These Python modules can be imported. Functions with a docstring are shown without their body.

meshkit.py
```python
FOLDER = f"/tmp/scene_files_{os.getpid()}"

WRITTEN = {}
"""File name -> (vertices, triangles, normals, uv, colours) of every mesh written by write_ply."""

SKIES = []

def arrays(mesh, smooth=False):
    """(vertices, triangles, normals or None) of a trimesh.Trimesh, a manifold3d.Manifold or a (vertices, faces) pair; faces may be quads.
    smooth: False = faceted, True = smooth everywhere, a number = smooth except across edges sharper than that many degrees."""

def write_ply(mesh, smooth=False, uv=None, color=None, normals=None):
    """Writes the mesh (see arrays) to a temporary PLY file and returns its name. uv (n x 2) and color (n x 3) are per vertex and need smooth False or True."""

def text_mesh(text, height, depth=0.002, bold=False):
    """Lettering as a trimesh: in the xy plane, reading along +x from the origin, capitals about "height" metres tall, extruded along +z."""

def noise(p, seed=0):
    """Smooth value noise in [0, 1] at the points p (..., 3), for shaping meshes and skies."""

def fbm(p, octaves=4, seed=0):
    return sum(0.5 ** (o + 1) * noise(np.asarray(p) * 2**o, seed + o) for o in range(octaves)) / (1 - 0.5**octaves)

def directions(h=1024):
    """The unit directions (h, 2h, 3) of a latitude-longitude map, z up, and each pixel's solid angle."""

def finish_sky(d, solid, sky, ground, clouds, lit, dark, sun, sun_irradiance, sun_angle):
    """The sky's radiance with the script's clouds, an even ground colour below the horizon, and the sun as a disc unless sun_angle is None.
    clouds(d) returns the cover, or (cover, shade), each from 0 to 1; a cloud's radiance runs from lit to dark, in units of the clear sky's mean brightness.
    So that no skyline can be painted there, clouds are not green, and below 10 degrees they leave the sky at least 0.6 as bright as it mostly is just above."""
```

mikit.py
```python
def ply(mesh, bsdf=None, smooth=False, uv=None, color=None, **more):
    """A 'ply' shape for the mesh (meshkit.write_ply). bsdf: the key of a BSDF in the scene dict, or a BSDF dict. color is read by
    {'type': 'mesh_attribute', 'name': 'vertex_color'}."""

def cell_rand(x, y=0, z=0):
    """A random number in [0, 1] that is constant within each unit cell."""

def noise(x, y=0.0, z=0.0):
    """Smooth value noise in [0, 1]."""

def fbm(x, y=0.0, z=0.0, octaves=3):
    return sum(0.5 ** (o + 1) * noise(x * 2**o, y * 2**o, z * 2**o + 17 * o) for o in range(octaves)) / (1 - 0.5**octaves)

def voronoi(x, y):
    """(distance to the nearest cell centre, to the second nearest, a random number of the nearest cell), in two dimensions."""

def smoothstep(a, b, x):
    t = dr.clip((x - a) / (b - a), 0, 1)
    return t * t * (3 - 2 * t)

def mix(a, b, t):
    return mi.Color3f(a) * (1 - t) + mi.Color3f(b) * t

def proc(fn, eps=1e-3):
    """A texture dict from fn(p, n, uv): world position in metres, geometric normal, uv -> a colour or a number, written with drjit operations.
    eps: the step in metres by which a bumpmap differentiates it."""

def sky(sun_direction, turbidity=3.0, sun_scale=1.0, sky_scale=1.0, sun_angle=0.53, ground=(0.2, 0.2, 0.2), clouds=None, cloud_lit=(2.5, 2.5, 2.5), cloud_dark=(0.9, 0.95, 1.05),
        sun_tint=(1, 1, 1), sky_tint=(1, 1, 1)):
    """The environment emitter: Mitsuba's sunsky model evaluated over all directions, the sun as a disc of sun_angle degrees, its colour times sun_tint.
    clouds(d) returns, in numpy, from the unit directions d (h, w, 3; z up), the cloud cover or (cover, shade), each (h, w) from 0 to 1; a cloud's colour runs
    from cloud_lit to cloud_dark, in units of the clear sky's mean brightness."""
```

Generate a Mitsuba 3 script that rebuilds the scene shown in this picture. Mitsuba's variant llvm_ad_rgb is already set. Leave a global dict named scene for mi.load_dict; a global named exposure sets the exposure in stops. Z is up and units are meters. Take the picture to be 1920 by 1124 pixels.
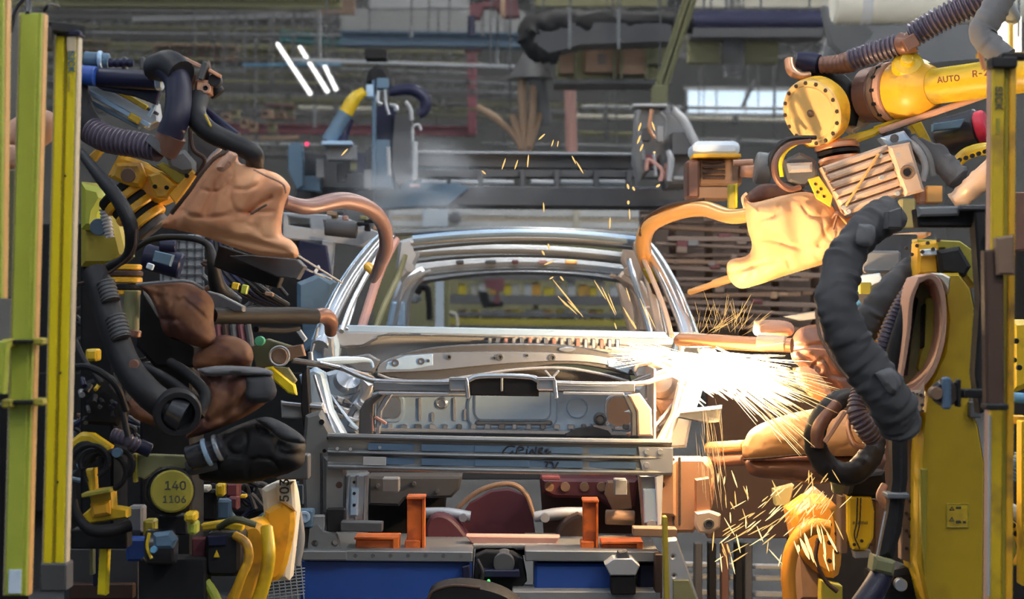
import math, random
import numpy as np, trimesh, shapely.geometry as sg, mitsuba as mi, mikit, meshkit
from scipy.spatial import Delaunay, ConvexHull
import shapely, mapbox_earcut as earcut

# ---------------------------------------------------------------- camera, sky, lamps, exposure
exposure = 0.08
F = 4000.0                                    # focal length in pixels of the 1920 x 1124 frame
CAM = np.array([0.0, 0.0, 1.5])
PITCH, ROLL = math.radians(0.54), math.radians(0.8)
FW = np.array([0, math.cos(PITCH), math.sin(PITCH)])
_u0 = np.array([0, -math.sin(PITCH), math.cos(PITCH)]); _r0 = np.array([1.0, 0, 0])
RT = _r0 * math.cos(ROLL) + _u0 * math.sin(ROLL)
UP = _u0 * math.cos(ROLL) - _r0 * math.sin(ROLL)
T = mi.ScalarTransform4f
scene, labels = {}, {}
scene['camera'] = {'type': 'thinlens', 'fov': math.degrees(2 * math.atan(960 / F)), 'fov_axis': 'x', 'aperture_radius': 0.011, 'focus_distance': 8.0,
                   'near_clip': 0.1, 'far_clip': 200.0, 'to_world': T().look_at(origin=CAM.tolist(), target=(CAM + FW).tolist(), up=UP.tolist())}
scene['sky'] = {'type': 'constant', 'sampling_weight': 14.0, 'radiance': {'type': 'rgb', 'value': [0.46, 0.56, 0.70]}}      # even overcast daylight from the open end of the hall
ARC_POWER = [2500, 1640, 850]
JET_POWER = [11, 7.2, 3.2]
LAMP_POWER = [30, 29.5, 28]

# ---------------------------------------------------------------- helpers
DZ = 0.0                                      # metres by which the group being built stands farther back than its listed distances
def P(x, y, d):
    d = d + DZ
    return CAM + d * (FW + RT * (x - 960) / F + UP * (562 - y) / F)
def ax(r, u, f):
    v = RT * r + UP * u + FW * f
    return v / np.linalg.norm(v)
def m(px, d):
    return px * (d + DZ) / F
_cnt = {}
def num(key):
    n = _cnt.get(key, 0); _cnt[key] = n + 1
    return key if n == 0 else f'{key}_{n:03d}'
def thing(name, label, cat, group=None, kind=None):
    k = num(name); labels[k] = {'label': label, 'category': cat}
    if group: labels[k]['group'] = group
    if kind: labels[k]['kind'] = kind
    return k
def part(parent, name, mesh, mat, smooth=35, label=None, **more):
    k = num(parent + '__' + name)
    scene[k] = mikit.ply(mesh, mat, smooth=smooth, **more)
    if label: labels[k] = {'label': label}
    return k
def solo(name, label, cat, mesh, mat, smooth=35, group=None, kind=None):
    k = thing(name, label, cat, group, kind)
    scene[k] = mikit.ply(mesh, mat, smooth=smooth)
    return k
def struct(name, mesh, mat, smooth=False):
    k = num(name); scene[k] = mikit.ply(mesh, mat, smooth=smooth); labels[k] = {'kind': 'structure', 'label': name.replace('_', ' ') + ' of the factory hall'}
    return k
cat = trimesh.util.concatenate
def tm(v, f):
    return trimesh.Trimesh(np.asarray(v, float), np.asarray(f, int), process=False)
def hull(pts):
    pts = np.asarray(pts, float); h = ConvexHull(pts); f = h.simplices.copy(); c = pts.mean(0)
    n = np.cross(pts[f[:, 1]] - pts[f[:, 0]], pts[f[:, 2]] - pts[f[:, 0]])
    bad = (n * (pts[f[:, 0]] - c)).sum(1) < 0
    f[bad] = f[bad][:, ::-1]
    return tm(pts, f)
_C = np.array([[a, b, c] for a in (-1, 1) for b in (-1, 1) for c in (-1, 1)], float)
_fc = None
def obox(c, u, v, w, hu, hv, hw, bev=0.004):
    """bevelled box: centre, axes, half sizes"""
    global _fc
    b = min(bev, hu * .45, hv * .45, hw * .45)
    h = np.array([hu, hv, hw]); q = []
    for k in range(3):
        e = h - b; e = e.copy(); e[k] = h[k]
        q.append(_C * e)
    q = np.vstack(q)
    if _fc is None:
        r = np.vstack([_C * np.array([1.0 if i == k else .8 for i in range(3)]) for k in range(3)])
        _fc = np.asarray(hull(r).faces)
    return tm(c + q[:, :1] * u + q[:, 1:2] * v + q[:, 2:] * w, _fc if np.dot(np.cross(u, v), w) > 0 else _fc[:, ::-1])
def box(x0, y0, x1, y1, d, t, rot=0, bev=0.004):
    """box seen as the rectangle x0..x1, y0..y1 at distance d, t metres deep, turned by rot degrees clockwise in view"""
    a = math.radians(rot); u = RT * math.cos(a) - UP * math.sin(a); v = UP * math.cos(a) + RT * math.sin(a)
    return obox(P((x0 + x1) / 2, (y0 + y1) / 2, d) + FW * t / 2, u, v, FW, m(abs(x1 - x0), d) / 2, m(abs(y1 - y0), d) / 2, t / 2, bev)
def bar(a, b, w, t, bev=0.003, up=None):
    """straight bar from (x,y,d) to (x,y,d), w pixels wide in view, t metres deep"""
    A, B = P(*a), P(*b); L = np.linalg.norm(B - A); u = (B - A) / L
    n = FW if up is None else up
    v = np.cross(n, u); v /= np.linalg.norm(v); n = np.cross(u, v)
    return obox((A + B) / 2, u, v, n, L / 2, m(w, (a[2] + b[2]) / 2) / 2, t / 2, bev)
def cr(p, n=8):
    p = np.asarray(p, float)
    if len(p) == 2: return p[0] + (p[1] - p[0]) * np.linspace(0, 1, n + 1)[:, None]
    q = np.vstack([2 * p[0] - p[1], p, 2 * p[-1] - p[-2]]); out = []
    for i in range(1, len(q) - 2):
        t = np.linspace(0, 1, n, endpoint=False)[:, None]; a, b, c, e = q[i - 1], q[i], q[i + 1], q[i + 2]
        out.append(.5 * (2 * b + (c - a) * t + (2 * a - 5 * b + 4 * c - e) * t**2 + (3 * b - a - 3 * c + e) * t**3))
    return np.vstack(out + [p[-1:]])
def sweep(c, r, sides=14, cap=True, flat=None):
    """tube along the 3-D points c with radii r; flat=(k, axis) squeezes it to k along that axis"""
    c = np.asarray(c, float); r = np.broadcast_to(r, (len(c),)); t = np.gradient(c, axis=0); t /= np.linalg.norm(t, axis=1, keepdims=True) + 1e-12
    a = np.cross(t[0], [0, 0, 1.0]) if abs(t[0][2]) < .9 else np.cross(t[0], [1.0, 0, 0])
    A = []
    for i in range(len(c)):
        a = a - t[i] * (a @ t[i]); a /= np.linalg.norm(a); A.append(a)
    A = np.array(A); B = np.cross(t, A); g = np.arange(sides) * 2 * np.pi / sides
    o = r[:, None, None] * (np.cos(g)[None, :, None] * A[:, None] + np.sin(g)[None, :, None] * B[:, None])
    if flat: o = o - (1 - flat[0]) * (o @ flat[1])[..., None] * flat[1]
    v = (c[:, None] + o).reshape(-1, 3); i, j = np.meshgrid(np.arange(len(c) - 1), np.arange(sides), indexing='ij')
    q = np.stack([i * sides + j, i * sides + (j + 1) % sides, (i + 1) * sides + (j + 1) % sides, (i + 1) * sides + j], -1).reshape(-1, 4)
    f = [q[:, [0, 1, 2]], q[:, [0, 2, 3]]]
    if cap:
        n = len(v); v = np.vstack([v, c[:1], c[-1:]]); j = np.arange(sides); l = (len(c) - 1) * sides
        f += [np.stack([(j + 1) % sides, j, j * 0 + n], 1), np.stack([l + j, l + (j + 1) % sides, j * 0 + n + 1], 1)]
    return tm(v, np.vstack(f))
def tube(pts, sides=14, n=8, rib=None, wob=0, seed=0, cap=True):
    """pts: (x, y, d, radius in pixels); rib=(pitch m, share) corrugates; wob wrinkles"""
    q = cr(np.array(pts, float), n); c = np.array([P(*w[:3]) for w in q]); r = q[:, 3] * (q[:, 2] + DZ) / F
    if rib:
        s = np.r_[0, np.cumsum(np.linalg.norm(np.diff(c, axis=0), axis=1))]; N = max(4, int(s[-1] / rib[0] * 4))
        u = np.linspace(0, s[-1], N); c = np.stack([np.interp(u, s, c[:, k]) for k in range(3)], 1); r = np.interp(u, s, r)
        c[1:-1] = .25 * c[:-2] + .5 * c[1:-1] + .25 * c[2:]
        r = r * (1 - rib[1] * np.array([0, 0, 1, 1])[np.arange(N) % 4])
    M = sweep(c, r, sides, cap)
    if wob:
        v = np.asarray(M.vertices); nn = np.asarray(M.vertex_normals)
        s = np.r_[0, np.cumsum(np.linalg.norm(np.diff(c, axis=0), axis=1))]; g = np.arange(sides) * 2 * np.pi / sides; S, G = np.meshgrid(s, g, indexing='ij')
        q = np.stack([S * 46, np.cos(G) * .7 + S * 9, np.sin(G) * .7], -1).reshape(-1, 3); h = np.abs(meshkit.noise(q + seed * 3.1, seed) - .5) * 1.5 + meshkit.fbm(v[:len(q)] * 14 + seed, 3, seed) * .8 - .8
        if len(v) > len(h): h = np.r_[h, np.zeros(len(v) - len(h))]
        M.vertices = v + nn * h[:, None] * wob
    return M
def lathe(o, axis, prof, sides=36):
    o = np.asarray(o, float); axis = np.asarray(axis, float) / np.linalg.norm(axis)
    a = np.cross(axis, [0, 0, 1.0]) if abs(axis[2]) < .9 else np.cross(axis, [1.0, 0, 0]); a /= np.linalg.norm(a); b = np.cross(axis, a)
    prof = [(prof[0][0], 0.0)] * int(prof[0][1] > 1e-6) + list(prof) + [(prof[-1][0], 0.0)] * int(prof[-1][1] > 1e-6)
    g = np.arange(sides) * 2 * np.pi / sides; ring = np.cos(g)[:, None] * a + np.sin(g)[:, None] * b
    v = np.vstack([o + axis * s + ring * max(r, 1e-5) for s, r in prof]); k = len(prof)
    i, j = np.meshgrid(np.arange(k - 1), np.arange(sides), indexing='ij')
    q = np.stack([i * sides + j, (i + 1) * sides + j, (i + 1) * sides + (j + 1) % sides, i * sides + (j + 1) % sides], -1).reshape(-1, 4)
    return tm(v, np.vstack([q[:, [0, 2, 1]], q[:, [0, 3, 2]]]))
def cyl(a, b, rpx, sides=28, ch=0.12):
    """cylinder between two (x,y,d) points with chamfered ends"""
    A, B = P(*a), P(*b); L = np.linalg.norm(B - A); r = m(rpx, (a[2] + b[2]) / 2); c = min(ch * r, L * .2)
    return lathe(A, B - A, [(0, r - c), (c, r), (L - c, r), (L, r - c)], sides)
def disc(x, y, d, rpx, t, axis=(0, 0, -1), sides=40, ch=.08):
    r = m(rpx, d); c = min(ch * r, t * .4); A = ax(*axis)
    return lathe(P(x, y, d) - A * t, A, [(0, r), (t - c, r), (t, r - c)], sides)
def plate(pts, d, t, bev=0.004, holes=(), smooth_n=0):
    """outline in pixels at distance d (number or function of x,y), t metres deep, its front edge chamfered"""
    D = d if callable(d) else (lambda x, y: d)
    if smooth_n: pts = cr(np.array(list(pts) + [pts[0]], float), smooth_n)[:-1]
    poly = sg.polygon.orient(sg.Polygon(pts, [h for h in holes]).buffer(0), 1.0)
    if poly.geom_type != 'Polygon': poly = max(poly.geoms, key=lambda g: g.area)
    poly = sg.polygon.orient(poly, 1.0)
    rings = [np.array(r.coords)[:-1] for r in [poly.exterior, *poly.interiors]]
    d0 = float(np.mean([D(*p) for p in rings[0]])); b = min(bev, t * .4) * F / (d0 + DZ)
    for _ in range(6):
        ins = []
        for r in rings:
            e1 = r - np.roll(r, 1, 0); e2 = np.roll(r, -1, 0) - r
            n1 = np.stack([-e1[:, 1], e1[:, 0]], 1); n2 = np.stack([-e2[:, 1], e2[:, 0]], 1)
            n1 /= np.linalg.norm(n1, axis=1, keepdims=True) + 1e-9; n2 /= np.linalg.norm(n2, axis=1, keepdims=True) + 1e-9
            n = n1 + n2; n /= np.maximum(np.linalg.norm(n, axis=1, keepdims=True), 1e-6) 
            k = np.clip((n * n1).sum(1, keepdims=True), .5, 1)
            ins.append(r + n * b / k)
        if sg.Polygon(ins[0], ins[1:]).is_valid: break
        b *= .5
    else: ins = rings
    flat = np.vstack(rings); inn = np.vstack(ins); N = len(flat)
    ends = np.cumsum([len(r) for r in rings]).astype(np.uint32)
    f2 = earcut.triangulate_float64(np.ascontiguousarray(inn), ends).reshape(-1, 3).astype(int)
    if not len(f2): inn = flat; f2 = earcut.triangulate_float64(np.ascontiguousarray(inn), ends).reshape(-1, 3).astype(int)
    f2 = np.asarray(f2)
    if len(f2):
        p0, p1, p2 = inn[f2[:, 0]], inn[f2[:, 1]], inn[f2[:, 2]]
        s = (p1[:, 0] - p0[:, 0]) * (p2[:, 1] - p0[:, 1]) - (p1[:, 1] - p0[:, 1]) * (p2[:, 0] - p0[:, 0])
        f2 = np.where((s < 0)[:, None], f2[:, ::-1], f2)     # counter-clockwise in (x, y down) = clockwise seen
    dd = np.array([D(*p) for p in flat])
    V0 = np.array([P(p[0], p[1], e) for p, e in zip(inn, dd)]); V1 = np.array([P(p[0], p[1], e) for p, e in zip(flat, dd)]) + FW * min(bev, t * .4)
    V2 = np.array([P(p[0], p[1], e) for p, e in zip(flat, dd)]) + FW * t
    f = [f2[:, ::-1], f2 + 2 * N]; at = 0
    for r in rings:
        k = len(r); i = np.arange(k) + at; j = (np.arange(k) + 1) % k + at
        for lo, hi in ((0, N), (N, 2 * N)):
            f += [np.stack([i + lo, j + hi, j + lo], 1)[:, ::-1], np.stack([i + lo, i + hi, j + hi], 1)[:, ::-1]]
        at += k
    M = tm(np.vstack([V0, V1, V2]), np.vstack(f))
    if M.volume < 0: M.invert()
    return M
def circ(x, y, r, n=24, ry=None):
    g = np.arange(n) * 2 * np.pi / n
    return np.stack([x + r * np.cos(g), y + (ry or r) * np.sin(g)], 1)
def rrect(x0, y0, x1, y1, r, n=5):
    out = []
    for cx, cy, a in ((x1 - r, y1 - r, 0), (x0 + r, y1 - r, 90), (x0 + r, y0 + r, 180), (x1 - r, y0 + r, 270)):
        for k in range(n + 1):
            g = math.radians(a + 90 * k / n); out.append((cx + r * math.cos(g), cy + r * math.sin(g)))
    return np.array(out)
def puff(pts, d, t, step=9, wr=.012, creases=(), seed=0, edge=None, freq=9, sm=4):
    """a stuffed leather or cloth cover: the outline in pixels swells to t metres; creases: ((x,y),(x,y),width px,depth m)"""
    D = d if callable(d) else (lambda x, y: d)
    o = cr(np.array(list(pts) + [pts[0]], float), sm)[:-1] if sm else np.array(pts, float)
    poly = sg.Polygon(o).buffer(0)
    if poly.geom_type != 'Polygon': poly = max(poly.geoms, key=lambda g: g.area)
    L = poly.exterior.length; n = int(L / step); bd = np.array([poly.exterior.interpolate(i * L / n).coords[0] for i in range(n)])
    x0, y0, x1, y1 = poly.bounds; gx, gy = np.meshgrid(np.arange(x0, x1, step), np.arange(y0, y1, step * .87)); gx = gx + (np.arange(len(gx)) % 2)[:, None] * step / 2
    g = np.stack([gx.ravel(), gy.ravel()], 1); inner = poly.buffer(-step * .45)
    g = g[shapely.contains_xy(inner, g[:, 0], g[:, 1])]
    q = np.vstack([bd, g]); f = Delaunay(q).simplices; c = q[f].mean(1); f = f[shapely.contains_xy(poly.buffer(.01), c[:, 0], c[:, 1])]
    dist = shapely.distance(poly.exterior, shapely.points(q)); R = edge or dist.max() * .8
    h = t * np.sqrt(np.clip(1 - (1 - np.clip(dist / R, 0, 1))**2, 0, 1))
    base = np.array([P(x, y, D(x, y)) for x, y in q]); ins = np.clip(dist / (R * .4), 0, 1)
    w = (meshkit.fbm(base * [freq, 3, freq * .7] + seed * 3.7, 4, seed) - .5) * 2
    fold = np.abs(meshkit.noise(base * [freq * .6, 2, freq * .6] + seed * 1.3 + w[:, None] * .35, seed + 5) - .5) * 2
    n2 = meshkit.noise(base * [freq * 1.3, 3, freq * 1.3] + seed * 2.1 + w[:, None] * .5, seed + 9)
    h = h + ins * wr * (.6 * w + .7 * (fold - .5) - .6 * np.exp(-((n2 - .5) / .05)**2))
    for (ax_, ay), (bx, by), wd, dp in creases:
        s = np.clip(((q[:, 0] - ax_) * (bx - ax_) + (q[:, 1] - ay) * (by - ay)) / ((bx - ax_)**2 + (by - ay)**2), 0, 1)
        e = np.hypot(q[:, 0] - ax_ - s * (bx - ax_), q[:, 1] - ay - s * (by - ay)); h = h - dp * np.exp(-(e / wd)**2)
    fr = base - FW * h[:, None]; bk = base + FW * (h * .7)[:, None] + FW * .004
    p0, p1, p2 = q[f[:, 0]], q[f[:, 1]], q[f[:, 2]]; s = (p1[:, 0] - p0[:, 0]) * (p2[:, 1] - p0[:, 1]) - (p1[:, 1] - p0[:, 1]) * (p2[:, 0] - p0[:, 0])
    f = np.where((s > 0)[:, None], f[:, ::-1], f); N = len(q); nb = len(bd); i = np.arange(nb); j = (i + 1) % nb
    M = tm(np.vstack([fr, bk]), np.vstack([f, f[:, ::-1] + N, np.stack([i, j, j + N], 1), np.stack([i, j + N, i + N], 1)]))
    if M.volume < 0: M.invert()
    return M
def letters(text, hpx, x, y, d, rot=0, bold=True, depth=.0015):
    """lettering whose centre is at x,y; rot degrees clockwise"""
    M = meshkit.text_mesh(text, m(hpx, d), depth, bold); v = np.asarray(M.vertices); c = (v.min(0) + v.max(0)) / 2; v = v - [c[0], c[1], 0]
    a = math.radians(rot); u = RT * math.cos(a) - UP * math.sin(a); w = UP * math.cos(a) + RT * math.sin(a)
    return tm(P(x, y, d) + v[:, :1] * u + v[:, 1:2] * w - v[:, 2:] * FW, M.faces)
def bolts(pts, d, rpx, t=.006, axis=(0, 0, -1), sides=6):
    return [disc(x, y, d, rpx, t, axis, sides, .2) for x, y in pts]
def ibeam(a, b, hpx, wm, web=.25):
    """I beam between two (x,y,d) points, hpx high in view, flanges wm metres wide"""
    h = hpx; (x0, y0, d0), (x1, y1, d1) = a, b
    return cat([bar((x0, y0 - h * .43, d0), (x1, y1 - h * .43, d1), h * .14, wm), bar((x0, y0 + h * .43, d0), (x1, y1 + h * .43, d1), h * .14, wm), bar(a, b, h * .8, wm * web)])
def chan(a, b, w, t, lip=.25):
    """channel section: a web with two lips towards the camera"""
    (x0, y0, d0), (x1, y1, d1) = a, b; l = math.hypot(x1 - x0, y1 - y0); nx, ny = -(y1 - y0) / l * w * .44, (x1 - x0) / l * w * .44
    return cat([bar((x0, y0, d0 + t * .4), (x1, y1, d1 + t * .4), w, t * .2), bar((x0 + nx, y0 + ny, d0), (x1 + nx, y1 + ny, d1), w * .12, t), bar((x0 - nx, y0 - ny, d0), (x1 - nx, y1 - ny, d1), w * .12, t)])

# ---------------------------------------------------------------- materials
def mat(name, col, rough=.5, metal=0.0, spec=.5, coat=0, two=True, **k):
    c = col if isinstance(col, dict) else {'type': 'rgb', 'value': list(col)}
    b = {'type': 'principled', 'base_color': c, 'roughness': rough, 'metallic': metal, 'specular': spec, **k}
    if coat: b['clearcoat'] = coat; b['clearcoat_gloss'] = .8
    scene[name] = {'type': 'twosided', 'bsdf': b} if two else b
    return name
fbm, mix, sst, noise = mikit.fbm, mikit.mix, mikit.smoothstep, mikit.noise
def grimy(a, b, s=14.0, lo=.5, hi=.72):
    return mikit.proc(lambda p, n, uv: mix(a, b, sst(lo, hi, fbm(p.x * s, p.y * s, p.z * s, 4))))
mat('yellow', grimy((.66, .43, .012), (.36, .22, .02), 9, .5, .8), .38, coat=.3)
mat('amber', grimy((.78, .40, .02), (.34, .17, .03), 11, .5, .78), .38, coat=.3)
mat('olive_yellow', (.35, .39, .045), .4)
mat('lime_yellow', (.80, .62, .01), .4)
mat('moss_yellow', (.30, .25, .025), .5)
mat('pale_edge', (.62, .50, .33), .4)
mat('orange_edge', (.62, .33, .10), .45)
mat('rubber', (.013, .013, .015), .5, spec=.28)
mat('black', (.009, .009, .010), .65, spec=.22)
mat('black_gloss', (.02, .02, .024), .22)
mat('navy', (.011, .012, .034), .4, spec=.3)
mat('navy_hose', (.012, .012, .028), .42, spec=.3)
mat('black_cloth', (.05, .051, .055), .8, spec=.25)
mat('grey_cloth', (.13, .13, .135), .8)
mat('dark_grey', (.055, .056, .06), .55)
mat('mid_grey', (.16, .165, .17), .5)
mat('light_grey', (.36, .37, .38), .45)
mat('hall_grey', (.2, .205, .205), .7)
mat('hall_dark', (.045, .045, .047), .8)
mat('cream', (.62, .58, .47), .6)
mat('white', (.72, .72, .70), .5)
mat('olive', (.16, .155, .07), .6)
mat('olive_dark', (.075, .075, .035), .65)
mat('tan_cable', (.33, .21, .13), .6)
mat('brown', (.19, .115, .072), .65)
mat('dark_brown', (.05, .028, .02), .65, spec=.3)
mat('maroon', (.10, .022, .030), .5)
mat('red', (.19, .045, .065), .55)
mat('bright_red', (.6, .02, .05), .45)
mat('blue', (.012, .055, .26), .42, coat=.2)
mat('steel_blue', (.07, .125, .185), .5)
mat('sky_blue', (.12, .32, .5), .5)
mat('teal', (.03, .14, .14), .5)
mat('orange', grimy((.62, .13, .015), (.36, .07, .012), 16, .5, .75), .45)
mat('rose', (.45, .24, .20), .6)
mat('green', (.06, .3, .16), .5)
mat('leather', grimy((.80, .40, .20), (.56, .25, .125), 7, .42, .66), .7, sheen=.3)
mat('leather_bright', grimy((.66, .36, .17), (.55, .265, .10), 6, .45, .68), .7, sheen=.3)
mat('leather_dark', grimy((.15, .062, .028), (.075, .026, .018), 9, .42, .62), .7)
mat('leather_pink', (.50, .28, .19), .75)
mat('copper', (.72, .36, .20), .34, .75)
mat('copper_bright', (.92, .48, .16), .3, .35)
mat('copper_dark', (.17, .085, .06), .42, .4)
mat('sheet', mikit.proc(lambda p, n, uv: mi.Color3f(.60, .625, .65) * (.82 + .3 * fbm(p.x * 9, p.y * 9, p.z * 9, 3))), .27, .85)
mat('sheet_sky_tint', (.40, .55, .71), .36, .3)  # bare sheet metal; blue sky reflection put into its colour
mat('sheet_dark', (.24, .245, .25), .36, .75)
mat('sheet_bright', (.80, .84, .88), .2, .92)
mat('alloy', (.52, .53, .54), .4, .7)
mat('alloy_warm_lit', (.64, .46, .33), .42, .25)  # bare metal with warm arc light put into its colour
mat('marker', (.012, .016, .03), .7)
mat('golden', (.68, .44, .16), .5)
mat('column_yellow', grimy((.43, .28, .006), (.36, .225, .006), 5, .45, .7), .42, coat=.2)
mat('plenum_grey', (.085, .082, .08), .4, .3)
mat('duct_cream_lit', (.86, .83, .68), .6)  # daylight on the duct put into a lighter cream
mat('spark_lit_yellow', (.92, .58, .02), .4)  # panel amber with the spark light put into its colour
mat('beam_blue', (.10, .17, .27), .36, .3)
mat('beam_grey', (.21, .22, .225), .34, .55)
mat('orange_robot', (.56, .24, .03), .42)
mat('mauve_copper', (.24, .14, .125), .42, .35)
mat('panel_warm_lit', (.46, .25, .14), .55)  # body metal; orange arc light is put into the colour
mat('taupe', (.20, .145, .115), .65)
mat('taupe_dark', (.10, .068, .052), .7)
mat('panel_grey', (.46, .465, .46), .45, .15)
mat('glass', (.72, .82, .9), .2)
mat('ribbed', (.075, .06, .085), .38)
mat('black_letter', (.02, .02, .02), .6)
mat('navy_letter', (.02, .08, .2), .6)
mat('red_letter', (.5, .12, .03), .6)
mat('white_letter', (.75, .75, .72), .6)

# ---------------------------------------------------------------- the hall
def at_floor(d): return -0.02
struct('floor', obox(np.array([0, 24, -.06]), np.array([1.0, 0, 0]), np.array([0, 1.0, 0]), np.array([0, 0, 1.0]), 14, 26, .06), 'hall_dark')
struct('wall_back', obox(np.array([0, 44, 4]), np.array([1.0, 0, 0]), np.array([0, 1.0, 0]), np.array([0, 0, 1.0]), 14, .1, 4.2), 'hall_grey')
struct('wall_left', obox(np.array([-9, 30, 4]), np.array([1.0, 0, 0]), np.array([0, 1.0, 0]), np.array([0, 0, 1.0]), .1, 14, 4.2), 'hall_grey')
struct('wall_right', obox(np.array([9, 30, 4]), np.array([1.0, 0, 0]), np.array([0, 1.0, 0]), np.array([0, 0, 1.0]), .1, 14, 4.2), 'hall_grey')
# unseen dark walls added beside and behind the camera to darken the lower cell
for nm, c, h in (('added_shade_wall_left', (-5.2, 4, 1.6), (.1, 10, 1.65)), ('added_shade_wall_right', (5.2, 4, 1.6), (.1, 10, 1.65)), ('added_shade_wall_front', (0, -6, 1.1), (5.2, .1, 1.15))):
    struct(nm, obox(np.array(c, float), np.array([1.0, 0, 0]), np.array([0, 1.0, 0]), np.array([0, 0, 1.0]), *h), 'hall_dark')
struct('floor', obox(np.array([0, -4, -.06]), np.array([1.0, 0, 0]), np.array([0, 1.0, 0]), np.array([0, 0, 1.0]), 14, 1.98, .06), 'hall_dark')
# corrugated roof deck over the far half of the hall
rx = np.arange(-9, 9.01, .15); prof = np.where(np.arange(len(rx)) % 4 < 2, 0, .07)
v = np.array([[x, y, 8.0 + z] for y in (13, 44) for x, z in zip(rx, prof)]); k = len(rx); i = np.arange(k - 1)
struct('ceiling', tm(v, np.vstack([np.stack([i, i + 1, i + 1 + k], 1), np.stack([i, i + 1 + k, i + k], 1)])), 'hall_grey')

# strip lamps: three in view, the rest unseen; far rows added to brighten background
def strip(a, b, rpx=5, w=None, lab='', power=1.0, grp=None, face=False):
    k = thing('strip_lamp', lab, 'lamp', grp); A, B = (P(*a), P(*b)) if w is None else (np.array(a), np.array(b)); r = m(rpx, a[2]) if w is None else w
    u = (B - A) / np.linalg.norm(B - A); dn = np.array([0, 0, -1.0]); v = np.cross(-FW if face else dn, u); v /= np.linalg.norm(v); n = np.cross(u, v)
    if face and n @ FW < 0: n = -n
    L = np.linalg.norm(B - A) / 2; c = (A + B) / 2
    part(k, 'housing', obox(c + n * r * .9 if face or n[2] > 0 else c - n * r * .9, u, v, n, L, r * 1.5, r * .35), 'light_grey')
    kk = num(k + '__tube'); scene[kk] = mikit.ply(sweep([A, B], r * .75, 10), 'white', smooth=40)
    scene[kk]['emitter'] = {'type': 'area', 'radiance': {'type': 'rgb', 'value': [c * power for c in LAMP_POWER]}}
    return k
OVER = 'strip lamps over the welding cell, above the picture'
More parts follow.
